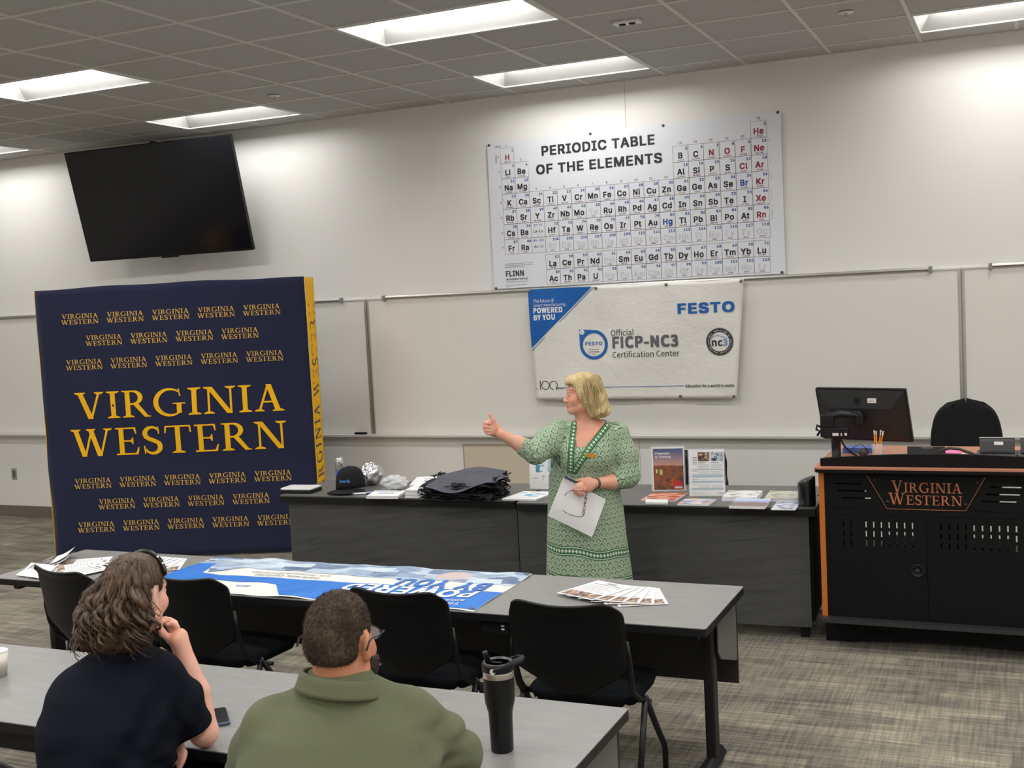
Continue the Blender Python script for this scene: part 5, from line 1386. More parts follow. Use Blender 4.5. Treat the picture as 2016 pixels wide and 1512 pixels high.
MB().lathe([(.028, .004), (.030, 0), (.040, .098), (.0385, .098), (.029, .006), (0, .006)], 28).build('body', m_cup, t)
MB().lathe([(.0395, .096), (.0415, .098), (.0395, .101), (.038, .098)], 28).build('rolled_rim', mat('cup_rim', (.8, .78, .7), .5), t)
t = empty('mobile_phone', (-2.475, 3.005, TT), .75, label='blue-cased mobile phone lying at the seated woman\'s elbow', cat='phone')
MB().rbox(-.038, .038, -.078, .078, 0, .011, .012).build('case', mat('phone_case', K(72, 92, 120), .4), t, bevel=.003)
MB().rbox(-.034, .034, -.074, .074, .0108, .0116, .010).build('screen', m_scr, t)
# ================================================================ PEOPLE: bodies grown as one surface each
def _smin(a, b, k):
    if k <= 0: return np.minimum(a, b)
    h = np.clip(.5 + .5 * (b - a) / k, 0, 1)
    return b + (a - b) * h - k * h * (1 - h)
def _smax(a, b, k): return -_smin(-a, -b, k)
class Shape:
    """smooth union / cut of simple solids, evaluated on points (n,3)"""
    def __init__(self): self.ops = []
    def cone(self, a, b, ra, rb, k=.02, cut=False):
        self.ops.append(('c', np.array(a, float), np.array(b, float), ra, rb, k, cut)); return self
    def chain(self, pts, rs, k=.02):
        for i in range(len(pts) - 1): self.cone(pts[i], pts[i + 1], rs[i], rs[i + 1], k)
        return self
    def ell(self, c, r, k=.02, R=None, cut=False):
        self.ops.append(('e', np.array(c, float), np.array(r, float), None if R is None else np.array(R, float), None, k, cut)); return self
    def fn(self, f, k=.0, cut=False): self.ops.append(('f', f, None, None, None, k, cut)); return self
    def __call__(self, p):
        d = None
        for t, A, B, C_, D, k, cut in self.ops:
            if t == 'c':
                ba = B - A; q = p - A; u = np.clip(q @ ba / max(ba @ ba, 1e-9), 0, 1)
                e = np.linalg.norm(q - u[:, None] * ba, axis=1) - (C_ + (D - C_) * u)
            elif t == 'e':
                q = p - A
                if C_ is not None: q = q @ C_
                k0 = np.linalg.norm(q / B, axis=1); k1 = np.linalg.norm(q / (B * B), axis=1)
                e = np.where(k1 > 1e-6, k0 * (k0 - 1) / np.maximum(k1, 1e-6), -B.min())
            else: e = A(p)
            d = e if d is None else (_smax(d, -e, k) if cut else _smin(d, e, k))
        return d
def grow(f, lo, hi, h, relax=1):
    """surface nets of f=0 inside the box, evaluated only near the surface"""
    lo = np.array(lo, float); hi = np.array(hi, float); B = 8
    nb = np.ceil((hi - lo) / (h * B)).astype(int); n = nb * B + 1
    bc = np.stack(np.meshgrid(*[lo[i] + (np.arange(nb[i]) + .5) * B * h for i in range(3)], indexing='ij'), -1).reshape(-1, 3)
    bd = f(bc); near = np.abs(bd) < B * h * .87 * 1.7
    V = np.repeat(np.repeat(np.repeat(bd.reshape(nb), B, 0), B, 1), B, 2)
    V = np.pad(V, ((0, 1), (0, 1), (0, 1)), 'edge')
    need = np.zeros(n, bool)
    for i, j, k in np.argwhere(near.reshape(nb)): need[i*B:i*B+B+1, j*B:j*B+B+1, k*B:k*B+B+1] = True
    ix = np.argwhere(need); V[need] = f(lo + ix * h)
    V[0], V[-1] = 1, 1; V[:, 0], V[:, -1] = 1, 1; V[:, :, 0], V[:, :, -1] = 1, 1
    Sg = V < 0; m = [q - 1 for q in V.shape]
    cnt = sum(Sg[a:a+m[0], b:b+m[1], c:c+m[2]].astype(np.int8) for a in (0, 1) for b in (0, 1) for c in (0, 1))
    mask = (cnt > 0) & (cnt < 8); cells = np.argwhere(mask)
    idx = -np.ones(m, int); idx[mask] = np.arange(len(cells))
    acc = np.zeros((len(cells), 3)); num = np.zeros(len(cells))
    cor = [(a, b, c) for a in (0, 1) for b in (0, 1) for c in (0, 1)]
    val = {q: V[cells[:, 0] + q[0], cells[:, 1] + q[1], cells[:, 2] + q[2]] for q in cor}
    for q in cor:
        for ax in range(3):
            if q[ax]: continue
            r = list(q); r[ax] = 1; r = tuple(r); va, vb = val[q], val[r]
            s = (va < 0) != (vb < 0)
            t = np.where(s, va / np.where(va == vb, 1, va - vb), 0)
            pt = np.tile(np.array(q, float), (len(cells), 1)); pt[:, ax] += t
            acc[s] += pt[s]; num[s] += 1
    P = lo + (cells + acc / np.maximum(num, 1)[:, None]) * h
    F = []
    for ax in range(3):
        b, c = [(1, 2), (2, 0), (0, 1)][ax]
        s0 = [slice(0, m[i]) for i in range(3)]; s1 = list(s0); s1[ax] = slice(1, m[ax] + 1)
        d0 = Sg[tuple(s0)]; d1 = Sg[tuple(s1)]; ch = np.argwhere(d0 != d1)
        ch = ch[(ch[:, b] > 0) & (ch[:, c] > 0)]
        def id_(db, dc):
            q = ch.copy(); q[:, b] -= db; q[:, c] -= dc; return idx[q[:, 0], q[:, 1], q[:, 2]]
        Q = np.stack([id_(1, 1), id_(0, 1), id_(0, 0), id_(1, 0)], 1)
        fl = d0[ch[:, 0], ch[:, 1], ch[:, 2]]
        Q = np.where(fl[:, None], Q, Q[:, ::-1]); F.append(Q[(Q >= 0).all(1)])
    F = np.concatenate(F)
    for _ in range(relax):
        a = np.zeros_like(P); w = np.zeros(len(P))
        for i in range(4):
            for j in (1, 3): np.add.at(a, F[:, i], P[F[:, (i + j) % 4]]); np.add.at(w, F[:, i], 1)
        P = P * .5 + .5 * a / np.maximum(w, 1)[:, None]
    return P, F
def skin_object(name, P, F, m, parent, uv=None, tint=None):
    me = bpy.data.meshes.new(name); nv, nf = len(P), len(F)
    me.vertices.add(nv); me.vertices.foreach_set('co', P.astype(np.float32).ravel())
    me.loops.add(nf * 4); me.loops.foreach_set('vertex_index', F.astype(np.int32).ravel())
    me.polygons.add(nf); me.polygons.foreach_set('loop_start', np.arange(0, nf * 4, 4, dtype=np.int32))
    me.polygons.foreach_set('use_smooth', np.ones(nf, bool))
    me.update(calc_edges=True); me.validate()
    if uv is not None:
        l = me.uv_layers.new(name='UVMap'); l.data.foreach_set('uv', uv.astype(np.float32)[F.ravel()].ravel())
    if tint is not None:
        a = me.color_attributes.new('tint', 'FLOAT_COLOR', 'POINT')
        a.data.foreach_set('color', np.concatenate([tint, np.ones((nv, 1))], 1).astype(np.float32).ravel())
    me.materials.append(m)
    o = bpy.data.objects.new(name, me); COL.objects.link(o); o.parent = parent
    return o
def skin_mat(name, col, rough=.5):
    g = G(name, rough=rough, spec=.35)
    a = g.nt.nodes.new('ShaderNodeAttribute'); a.attribute_name = 'tint'
    p = g.coord('Object'); n = g.noise(p, 60, 4); n2 = g.noise(p, 9, 3)
    v = g.nt.nodes.new('ShaderNodeVectorMath'); v.operation = 'MULTIPLY'; g.nt.links.new(a.outputs['Color'], v.inputs[0]); v.inputs[1].default_value = col[:3]
    f = g.math('ADD', g.math('MULTIPLY', n, .35), g.math('MULTIPLY', n2, .65))
    blot = g.ramp(f, [(.3, (1.12, .92, .88, 1)), (.7, (.95, 1.06, 1.08, 1))])
    w = g.nt.nodes.new('ShaderNodeVectorMath'); w.operation = 'MULTIPLY'; g.nt.links.new(v.outputs[0], w.inputs[0]); g.nt.links.new(blot, w.inputs[1])
    g.b.inputs['Subsurface Weight'].default_value = .12; g.b.inputs['Subsurface Radius'].default_value = (.012, .005, .003); g.b.inputs['Subsurface Scale'].default_value = .6
    g.bump(n, .12, .003)
    return g.color(w.outputs[0])
def rz(a): c, s = math.cos(a), math.sin(a); return np.array([[c, -s, 0], [s, c, 0], [0, 0, 1.0]])
def rx(a): c, s = math.cos(a), math.sin(a); return np.array([[1, 0, 0], [0, c, -s], [0, s, c]])
class Head:
    """head placed at c, size s; canonical axes: x right, y forward, z up"""
    def __init__(self, c, s, yaw, pitch=0.0, roll=0.0): 
        self.c = np.array(c, float); self.s = s
        cr, sr = math.cos(roll), math.sin(roll)
        self.R = rz(yaw) @ np.array([[cr, 0, sr], [0, 1, 0], [-sr, 0, cr]]) @ rx(-pitch)
    def w(self, p): return self.c + self.R @ (np.array(p, float) * self.s)
    def inv(self, P): return ((P - self.c) @ self.R) / self.s
    def add(self, S, jaw=1.0, nose=1.0):
        s, R = self.s, self.R
        E = lambda c, r, k, cut=False: S.ell(self.w(c), np.array(r) * s, k * s, R, cut)
        Cn = lambda a, b, ra, rb, k, cut=False: S.cone(self.w(a), self.w(b), ra * s, rb * s, k * s, cut)
        E((0, -.012, .032), (.074, .094, .086), .02)
        E((0, .028, -.045), (.058 * jaw, .064, .072), .03)
        Cn((-.047 * jaw, .005, -.075), (-.014, .068, -.100), .022, .020, .03); Cn((.047 * jaw, .005, -.075), (.014, .068, -.100), .022, .020, .03)
        E((0, .074, -.101), (.022, .018, .018), .02)
        Cn((-.034, .076, .020), (.034, .076, .020), .014, .014, .016)
        for q in (-1, 1):
            E((q * .041, .062, -.035), (.024, .024, .026), .025)
            E((q * .033, .097, -.002), (.019, .016, .012), .010, True)
            E((q * .031, .077, -.003), (.0145, .0145, .0125), .004)
        Cn((0, .086, .006), (0, .110 * nose, -.036), .0075, .0105, .012)
        E((0, .112 * nose, -.038), (.0125, .012, .010), .008)
        for q in (-1, 1): E((q * .012, .101, -.043), (.0085, .011, .0075), .006)
        for q in (-1, 1): E((q * .006, .112, -.050), (.0035, .005, .004), .002, True)
        E((0, .088, -.066), (.024, .012, .011), .012); E((0, .087, -.080), (.021, .012, .009), .010)
        Cn((-.018, .100, -.0725), (.018, .100, -.0725), .0022, .0022, .003, True)
        for q in (-1, 1):
            Rq = R @ rz(q * .45) @ rx(-.15)
            S.ell(self.w((q * .078, -.012, -.012)), np.array((.0130, .023, .037)) * s, .005 * s, Rq)
            S.ell(self.w((q * .085, -.006, -.006)), np.array((.008, .011, .018)) * s, .005 * s, Rq, True)
            S.ell(self.w((q * .075, .004, -.038)), np.array((.008, .009, .010)) * s, .006 * s, R)
    def tint(self, P, T, lip=(1.0, .62, .62), brow=None, cheek=(1.02, .90, .87)):
        q = self.inv(P)
        def blend(mk, col): T[:] = T * (1 - mk[:, None]) + T * np.array(col) * mk[:, None]
        d = np.sqrt(((np.abs(q[:, 0]) - .042) / .03) ** 2 + ((q[:, 1] - .07) / .045) ** 2 + ((q[:, 2] + .035) / .03) ** 2)
        blend(np.clip(1.3 - d, 0, 1) * .8, cheek)
        d = np.sqrt((q[:, 0] / .025) ** 2 + ((q[:, 2] + .073) / .0125) ** 2 + ((q[:, 1] - .095) / .03) ** 2)
        blend(np.clip((1.15 - d) * 4, 0, 1), lip)
        if brow is not None:
            zz = .024 + .006 * (1 - ((np.abs(q[:, 0]) - .033) / .02) ** 2)
            d = np.sqrt(((np.abs(q[:, 0]) - .033) / .021) ** 2 + ((q[:, 2] - zz) / .0045) ** 2)
            blend(np.clip((1.2 - d) * 3, 0, 1) * (q[:, 1] > .05), brow)
    def eyes(self, parent, iris=(.12, .18, .22)):
        for q in (-1, 1):
            o = MB().ball(tuple(self.w((q * .031, .0795, -.002))), .0127 * self.s, 16, 10).build('eyeball', mat('eye_white', (.46, .42, .40), .25), parent)
            d = self.R @ np.array((-.05 * q, 1, -.02)); d /= np.linalg.norm(d)
            c = self.w((q * .031, .0795, -.002)) + d * .0098 * self.s
            M = Matrix.Translation(c) @ Vector(d).to_track_quat('Z', 'Y').to_matrix().to_4x4()
            MB().lathe([(0.0062 * self.s, 0), (.0058 * self.s, .0018), (0, .0030)], 16, M=M).build('iris', mat('iris', iris, .15), o)

def hand(S, wrist, palm_end, normal, fingers, thumb, pr=(.024, .022), fr=.0092, flat=.55):
    """palm as a flattened pad plus five separate finger chains, all blended into S"""
    wv = np.array(wrist, float); e = np.array(palm_end, float); nrm = np.array(normal, float); nrm /= np.linalg.norm(nrm)
    ax = e - wv; L_ = np.linalg.norm(ax); ax /= L_; sd = np.cross(nrm, ax)
    R = np.stack([sd, ax, nrm], 1)
    S.cone(wv, wv + ax * L_ * .4, pr[0] * .92, pr[0] * .85, .015)
    S.ell(wv + ax * L_ * .58, (pr[0] * 1.55, L_ * .56, pr[0] * flat * 1.25), .014, R)
    for i, f in enumerate(fingers):
        r = fr * (1.0, 1.04, .98, .84)[i % 4]; n = len(f)
        S.chain(f, [r * (1.12 - .30 * j / (n - 1)) for j in range(n)], .0035)
    S.chain(thumb, [fr * 1.35, fr * 1.18, fr * .95][:len(thumb)], .007)

# ---------------------------------------------------------------- the lecturer
lec = empty('person', (-2.27, 6.12, 0), .35518, label='standing blonde woman in a green patterned dress, thumb raised, holding paper and glasses', cat='person')
HL = Head((-.030, .0, 1.484), .915, 1.80, .02)
prof = np.array([(.33, -.040, .03, .247, .20), (.50, -.040, .03, .233, .19), (.65, -.042, .03, .222, .18), (.81, -.040, .03, .213, .17), (.93, -.042, .022, .200, .158), (1.0, -.044, .018, .192, .150), (1.1, -.034, .014, .186, .150), (1.18, -.022, .016, .180, .146), (1.24, -.010, .022, .174, .118), (1.285, -.002, .030, .150, .086), (1.33, .0, .036, .085, .06)])
def stacked(pf, grow_=0.0, folds=0.0, fz=.95, nf=7, z0=None, z1=None):
    z0 = pf[0, 0] if z0 is None else z0; z1 = pf[-1, 0] if z1 is None else z1
    def f(p):
        z = np.clip(p[:, 2], pf[0, 0], pf[-1, 0])
        cx, cy, a, b = [np.interp(z, pf[:, 0], pf[:, i]) for i in (1, 2, 3, 4)]
        x = p[:, 0] - cx; y = p[:, 1] - cy
        if folds:
            th = np.arctan2(y, x); w = np.clip((fz - z) / .5, 0, 1)
            m_ = 1 + folds * w * (np.sin(nf * th + 3.0 * z) + .6 * np.sin((nf * 2 + 1) * th + 1.0) + .4 * np.sin(3 * th + 2))
            a = a * m_; b = b * m_
        a = a + grow_; b = b + grow_
        k0 = np.sqrt((x / a) ** 2 + (y / b) ** 2); k1 = np.sqrt((x / a ** 2) ** 2 + (y / b ** 2) ** 2)
        d = np.where(k1 > 1e-6, k0 * (k0 - 1) / np.maximum(k1, 1e-6), -np.minimum(a, b))
        return _smax(_smax(d, z0 - p[:, 2], .004), p[:, 2] - z1 - .0, .02)
    return f
def lec_body():
    S = Shape()
    S.fn(stacked(prof, -.010, z0=.55))
    HL.add(S, .98, .97)
    S.cone((-.022, .008, 1.41), (-.012, .028, 1.29), .050, .060, .03)
    for q in (-1, 1):
        S.cone((-.03 + q * .10, .03, .62), (-.03 + q * .085, .03, .30), .085, .055, .02); S.cone((-.03 + q * .085, .03, .30), (-.03 + q * .085, .035, .07), .054, .036, .01)
        S.chain([(-.03 + q * .085, .045, .06), (-.05 + q * .095, -.05, .035), (-.06 + q * .10, -.13, .025)], [.040, .034, .024], .01)
    # her right arm (left in view): stretched out, fist with the thumb up
    S.chain([(-.150, .015, 1.268), (-.298, -.150, 1.172), (-.384, -.176, 1.232), (-.487, -.205, 1.296)], [.050, .043, .0395, .0255], .02)
    zs = (1.362, 1.342, 1.322, 1.304); fx = (.004, 0, .002, .008)
    fing = [[(-.530 + q, -.182, z + .002), (-.558 + q, -.178, z + .003), (-.574 + q, -.200, z), (-.562 + q, -.226, z - .001), (-.546 + q, -.228, z - .002)] for z, q in zip(zs, fx)]
    hand(S, (-.487, -.205, 1.296), (-.545, -.196, 1.345), (.35, -.93, .1), fing, [(-.512, -.222, 1.330), (-.522, -.226, 1.378), (-.5375, -.224, 1.410)], pr=(.0255, .022), fr=.0098, flat=.72)
    S.ell((-.520, -.219, 1.322), (.022, .018, .030), .012)
    # her left arm (right in view): forearm across the waist, fingers over the sheet
    S.chain([(.150, .030, 1.255), (.203, -.020, 1.005), (.12, -.085, .985), (.018, -.165, .993)], [.050, .044, .040, .026], .02)
    fing = [[(-.052, -.196, 1.004), (-.078, -.205, .998), (-.093, -.209, .974), (-.091, -.204, .948)], [(-.048, -.202, .994), (-.070, -.212, .986), (-.079, -.216, .962), (-.076, -.210, .940)],
            [(-.042, -.204, .982), (-.060, -.214, .972), (-.064, -.217, .952), (-.060, -.211, .936)], [(-.034, -.202, .972), (-.046, -.211, .962), (-.047, -.213, .947), (-.043, -.208, .936)]]
    hand(S, (.018, -.165, .993), (-.050, -.190, .990), (-.25, -.93, .22), fing, [(-.012, -.160, 1.008), (-.052, -.168, 1.016), (-.084, -.164, 1.012)], pr=(.0235, .02), fr=.0088, flat=.60)
    return S
m_skin1 = skin_mat('skin_fair', S(218, 162, 140))
SB = lec_body()
P, F = grow(SB, (-.62, -.32, .0), (.32, .30, 1.64), .0048)
T = np.ones((len(P), 3)); HL.tint(P, T, (.95, .55, .55), (.62, .5, .42))
skin_object('body', P, F, m_skin1, lec, tint=T)
HL.eyes(lec)
for q in (-1, 1):
    MB().tube([(-.03 + q * .085, .055, .035), (-.05 + q * .095, -.05, .026), (-.06 + q * .10, -.145, .020)], [.043, .042, .030], 12).build('shoe', m_blackm, lec)
def dress_shape():
    D = Shape()
    D.fn(stacked(prof, .004, .020, nf=6))
    D.ell((-.085, -.095, 1.13), (.078, .062, .075), .05); D.ell((.045, -.100, 1.13), (.078, .060, .075), .05)
    SR = Shape(); SL = Shape()
    SR.chain([(-.118, .022, 1.272), (-.165, .005, 1.268), (-.235, -.085, 1.218), (-.300, -.150, 1.176)], [.052, .066, .080, .062], .025)
    SR.cone((-.300, -.150, 1.176), (-.392, -.178, 1.232), .064, .047, .02)
    SL.chain([(.112, .030, 1.258), (.160, .030, 1.240), (.196, .010, 1.12), (.205, -.018, 1.01)], [.050, .064, .076, .070], .025)
    SL.cone((.205, -.018, 1.005), (.108, -.092, .985), .070, .050, .02)
    def plane(c, n_):
        n_ = np.array(n_) / np.linalg.norm(n_); c = np.array(c)
        return lambda p: (p - c) @ n_
    pR, pL = plane((-.384, -.176, 1.226), (-.86, -.2, .47)), plane((.124, -.083, .985), (-.84, -.54, .02))
    def wr(p):   # gathered cloth on the sleeves
        w = np.exp(-(((p[:, 0] - .19) / .09) ** 2 + ((p[:, 2] - 1.03) / .09) ** 2)) + np.exp(-(((p[:, 0] + .33) / .07) ** 2 + ((p[:, 2] - 1.18) / .06) ** 2))
        return w * .0035 * np.sin(150 * p[:, 2] + 60 * p[:, 0]) * np.sin(40 * p[:, 1] + 70 * p[:, 0])
    base = D.__call__
    def f(p):
        d = _smin(base(p), _smax(SR(p), pR(p), .003), .025)
        d = _smin(d, _smax(SL(p), pL(p), .003), .018) + wr(p)
        x, y, z = p[:, 0], p[:, 1], p[:, 2]
        xl = -.066 - (1.345 - z) * .10; xr = .112 - (1.335 - z) * .80
        cut = np.maximum(np.maximum(np.maximum(xl - x, x - xr) * .9, 1.193 + .0016 * np.sin(500 * x) - z), y - .03)
        d = _smax(d, -cut, .004)
        neck = np.linalg.norm((p - np.array([.008, .030, 1.355])) / np.array([1.12, 1.0, .75]), axis=1) - .083
        d = _smax(d, -neck, .006)
        return d
    return f
DF = dress_shape()
P, F = grow(DF, (-.46, -.30, .30), (.32, .30, 1.40), .0052)
# cloth coordinates: around and along the trunk, or around and along each sleeve
def dress_uv(P):
    th = np.arctan2(P[:, 1] - .03, P[:, 0] + .03); th = np.mod(th + PI / 2 + PI, 2 * PI) - PI
    U = np.stack([th * .195, P[:, 2]], 1)
    for a, b, lim in (((-.16, .0, 1.27), (-.37, -.173, 1.21), -.165), ((.165, .02, 1.26), (.205, -.018, 1.0), .16)):
        a, b = np.array(a), np.array(b); ax = b - a; L_ = np.linalg.norm(ax); ax /= L_
        q = P - a; t = q @ ax; rad = q - t[:, None] * ax
        e1 = np.cross(ax, [0, 0, 1.0]); e1 /= np.linalg.norm(e1); e2 = np.cross(e1, ax)
        an = np.arctan2(rad @ e1, rad @ e2)
        rr = np.linalg.norm(rad, axis=1)
        on = (P[:, 0] < lim) & (P[:, 2] > 1.05) if lim < 0 else (P[:, 0] > lim - .02) & (P[:, 2] > .91) & (rr < .11) & (P[:, 2] < 1.27)
        U[on] = np.stack([an * .075 + .3, t + .4], 1)[on]
    return U
def scallop():
    g = G('green_scallop_print', rough=.85, spec=.15)
    n = g.nt.nodes.new('ShaderNodeUVMap'); n.uv_map = 'UVMap'
    x, y, z = g.xyz(n.outputs[0])
    W, Hh = .040, .0275
    lt, md, dk, pale = S(166, 182, 156), S(144, 164, 136), S(68, 98, 76), S(194, 206, 184)
    yy = g.math('DIVIDE', y, Hh); xx = g.math('DIVIDE', x, W)
    col = None
    row0 = g.math('FLOOR', yy)
    best = None
    # two rows of overlapping fans; the lower row lies over the upper one
    def fan(k):
        r = g.math('ADD', row0, float(k))
        off = g.math('MULTIPLY', g.math('MODULO', g.math('ABSOLUTE', r), 2.0), .5)
        fx = g.math('SUBTRACT', g.math('FRACT', g.math('ADD', xx, off)), .5)
        fy = g.math('SUBTRACT', yy, r)
        fy = g.math('MULTIPLY', fy, .58)
        a = g.math('ABSOLUTE', fx)
        d = g.math('SQRT', g.math('ADD', g.math('MULTIPLY', fx, fx), g.math('MULTIPLY', fy, fy)))
        d = g.math('ADD', g.math('MULTIPLY', d, .62), g.math('MULTIPLY', g.math('ADD', a, fy), .33))
        return d
    d1 = fan(0); d2 = fan(-1)
    ramp = [(.0, lt), (.16, lt), (.20, md), (.27, md), (.29, dk), (.40, dk), (.42, pale), (.475, pale), (.49, md)]
    def paint(d): return g.ramp(d, ramp)
    c = g.mix(g.math('LESS_THAN', d2, .49), paint(d1), paint(d2))
    nz = g.noise(g.coord('Object'), 14, 3)
    c = g.mix(g.rng(nz, .40, .80, 0, .30), c, lt)
    # two printed borders run round the skirt
    ox, oy, oz = g.xyz(g.coord('Object'))
    wob = g.math('MULTIPLY', g.math('SINE', g.math('ADD', g.math('MULTIPLY', ox, 26.0), 1.0)), .007)
    zz = g.math('ADD', g.math('ADD', oz, wob), g.math('MULTIPLY', ox, .13))
    green = S(62, 104, 76)
    for zc in (.592, .428):
        dz = g.math('ABSOLUTE', g.math('SUBTRACT', zz, zc))
        inb = g.math('LESS_THAN', dz, .028)
        dia = g.math('ADD', g.math('ABSOLUTE', g.math('SUBTRACT', g.math('FRACT', g.math('DIVIDE', x, .020)), .5)), g.math('MULTIPLY', dz, 40.0))
        b = g.mix(g.math('LESS_THAN', dia, .46), green, pale)
        b = g.mix(g.math('COMPARE', dz, .0200, .0022), b, pale)
        c = g.mix(inb, c, b)
    return g.color(c)
m_dress = scallop()
skin_object('dress', P, F, m_dress, lec, uv=dress_uv(P))
def trim_mat():
    g = G('green_border_print', rough=.85, spec=.15)
    n = g.nt.nodes.new('ShaderNodeUVMap'); n.uv_map = 'UVMap'
    x, y, z = g.xyz(n.outputs[0]); a = g.math('ABSOLUTE', g.math('SUBTRACT', x, .5))
    dia = g.math('ADD', g.math('ABSOLUTE', g.math('SUBTRACT', g.math('FRACT', g.math('DIVIDE', y, .019)), .5)), g.math('MULTIPLY', a, 2.0))
    green, pale = S(40, 96, 62), S(190, 210, 178)
    c = g.mix(g.math('LESS_THAN', dia, .46), green, pale)
    return g.color(g.mix(g.math('COMPARE', a, .30, .03), c, S(150, 180, 146)))
m_trim = trim_mat()
def on_dress(x, z, lift=.003, y0=-.34):
    p = np.array([[x, y0, z]]); 
    for _ in range(60):
        d = float(DF(p)[0]); 
        if d < .0008: break
        p[0, 1] += max(d * .6, .0006)
        if p[0, 1] > .1: break
    return (x, p[0, 1] - lift, z)
def trim(path, w):
    b = MB(); uv = []; L_ = 0; pv = None; n = len(path)
    for i, (x, z) in enumerate(path):
        t = Vector(path[min(i + 1, n - 1)]) - Vector(path[max(i - 1, 0)]); t.normalize(); nn = Vector((-t.y, t.x))
        if i: L_ += (Vector(path[i]) - Vector(path[i - 1])).length
        row = []
        for k in range(5):
            q = Vector((x, z)) + nn * w * (k / 4 - .5); row.append(on_dress(q.x, q.y)); uv.append((k / 4, L_))
        m_ = sorted(r[1] for r in row)[2]
        row = [(r[0], min(max(r[1], m_ - .02), m_ + .02), r[2]) for r in row]
        b.v += row
    for i in range(n - 1):
        for k in range(4): b.f.append((i * 5 + k, i * 5 + k + 1, i * 5 + 6 + k, i * 5 + 5 + k)); b.mi.append(0); b.sm.append(True)
    b.uv = uv
    return b.build('neck_trim', m_trim, lec, solid=.002, off=0)
def lerp(a, b, n): return [(a[0] + (b[0] - a[0]) * i / n, a[1] + (b[1] - a[1]) * i / n) for i in range(n + 1)]
trim(lerp((-.076, 1.325), (-.101, 1.19), 12)[:-1] + lerp((-.101, 1.19), (-.112, 1.055), 12), .034)
trim(lerp((.112, 1.305), (.0, 1.192), 14)[:-1] + lerp((.0, 1.192), (-.098, 1.055), 14), .034)
q = on_dress(.006, 1.150, .004)
MB().rbox(-.031, .031, -.002, .002, -.011, .011, .003, axis='y', M=Matrix.Translation(q) @ Matrix.Rotation(.16, 4, 'Y') @ Matrix.Rotation(.12, 4, 'Z')).build('name_badge', mat('badge_gold', S(198, 152, 52), .4, metal=.3), lec)
MB().lathe([(.0285, -.009), (.0300, -.006), (.0300, .006), (.0285, .009), (.026, .009), (.026, -.009)], 28, M=Matrix.Translation((.030, -.155, .992)) @ Vector((.78, .6, -.05)).to_track_quat('Z', 'Y').to_matrix().to_4x4()).build('wrist_strap', mat('strap_olive', S(72, 78, 48), .5), lec)
MB().lathe([(.0088, -.002), (.0104, -.002), (.0104, .002), (.0088, .002)], 18, M=Matrix.Translation((-.066, -.2135, .972)) @ Vector((-.35, .1, -.9)).to_track_quat('Z', 'Y').to_matrix().to_4x4()).build('ring', mat('ring_silver', (.7, .7, .7), .2, metal=1), lec)
# bob of blonde hair
def hair_lec(p):
    q = HL.inv(p); x, y, z = q[:, 0], q[:, 1], q[:, 2]
    def el(c, r):
        u = (q - np.array(c)) / np.array(r); k0 = np.linalg.norm(u, axis=1); k1 = np.linalg.norm(u / np.array(r), axis=1)
        return k0 * (k0 - 1) / np.maximum(k1, 1e-6)
    d = el((0, -.016, .036), (.090, .112, .094))
    d = _smin(d, el((0, -.052, -.045), (.106, .106, .112)), .03)
    d = _smin(d, el((0, -.086, -.116), (.106, .094, .055)), .03)
    d = _smin(d, el((0, .060, .076), (.064, .036, .030)), .03)
    d = _smin(d, el((.072, .012, -.03), (.022, .040, .060)), .02); d = _smin(d, el((-.072, .012, -.03), (.022, .040, .060)), .02)
    # face opening
    fr = .042 + .42 * np.minimum(z, .06) - .9 * np.maximum(z - .0, 0) * 0
    face = np.maximum(np.maximum(fr - y, z - (.058 + .25 * (np.abs(x)) * 0)), -1)
    face = np.maximum(face, -(z + .20))
    d = _smax(d, -face, .012)
    d = _smax(d, -(z + .148 + .010 * np.sin(9 * np.arctan2(x, -y)) ), .012)
    # hollow for the neck
    nk = np.sqrt(x ** 2 + ((y + .01) / 1.0) ** 2) - .056
    d = _smax(d, -np.maximum(nk, z + .09), .01)
    th = np.arctan2(x, -y - .02)
    fl = 34 * th + 7 * np.sin(14 * z + 3 * th) + 20 * z * np.sin(2 * th)
    return (d + .0020 * np.sin(fl) + .0014 * np.sin(2.3 * fl + 40 * z) + .003 * np.sin(9 * th + 18 * z)) * HL.s
P, F = grow(hair_lec, (-.22, -.16, 1.28), (.24, .16, 1.64), .0042)
def hair_mat(name, stops, fibre=170, rough=.42):
    g = G(name, rough=rough, spec=.4)
    p = g.coord('Object')
    a = g.noise(g.scaled(p, (fibre, fibre, 7)), 1.0, 4, .6); b = g.noise(g.scaled(p, (fibre * .25, fibre * .25, 5)), 1.0, 3)
    f = g.math('ADD', g.math('MULTIPLY', a, .55), g.math('MULTIPLY', b, .45))
    g.bump(a, .5, .004)
    return g.color(g.ramp(f, stops))
m_blonde = hair_mat('blonde_hair', [(.32, S(134, 108, 66)), (.45, S(186, 162, 112)), (.55, S(208, 186, 138)), (.68, S(228, 210, 166))])
hl_o = skin_object('hair', P, F, m_blonde, lec)
b = MB(); rr = random.Random(5)
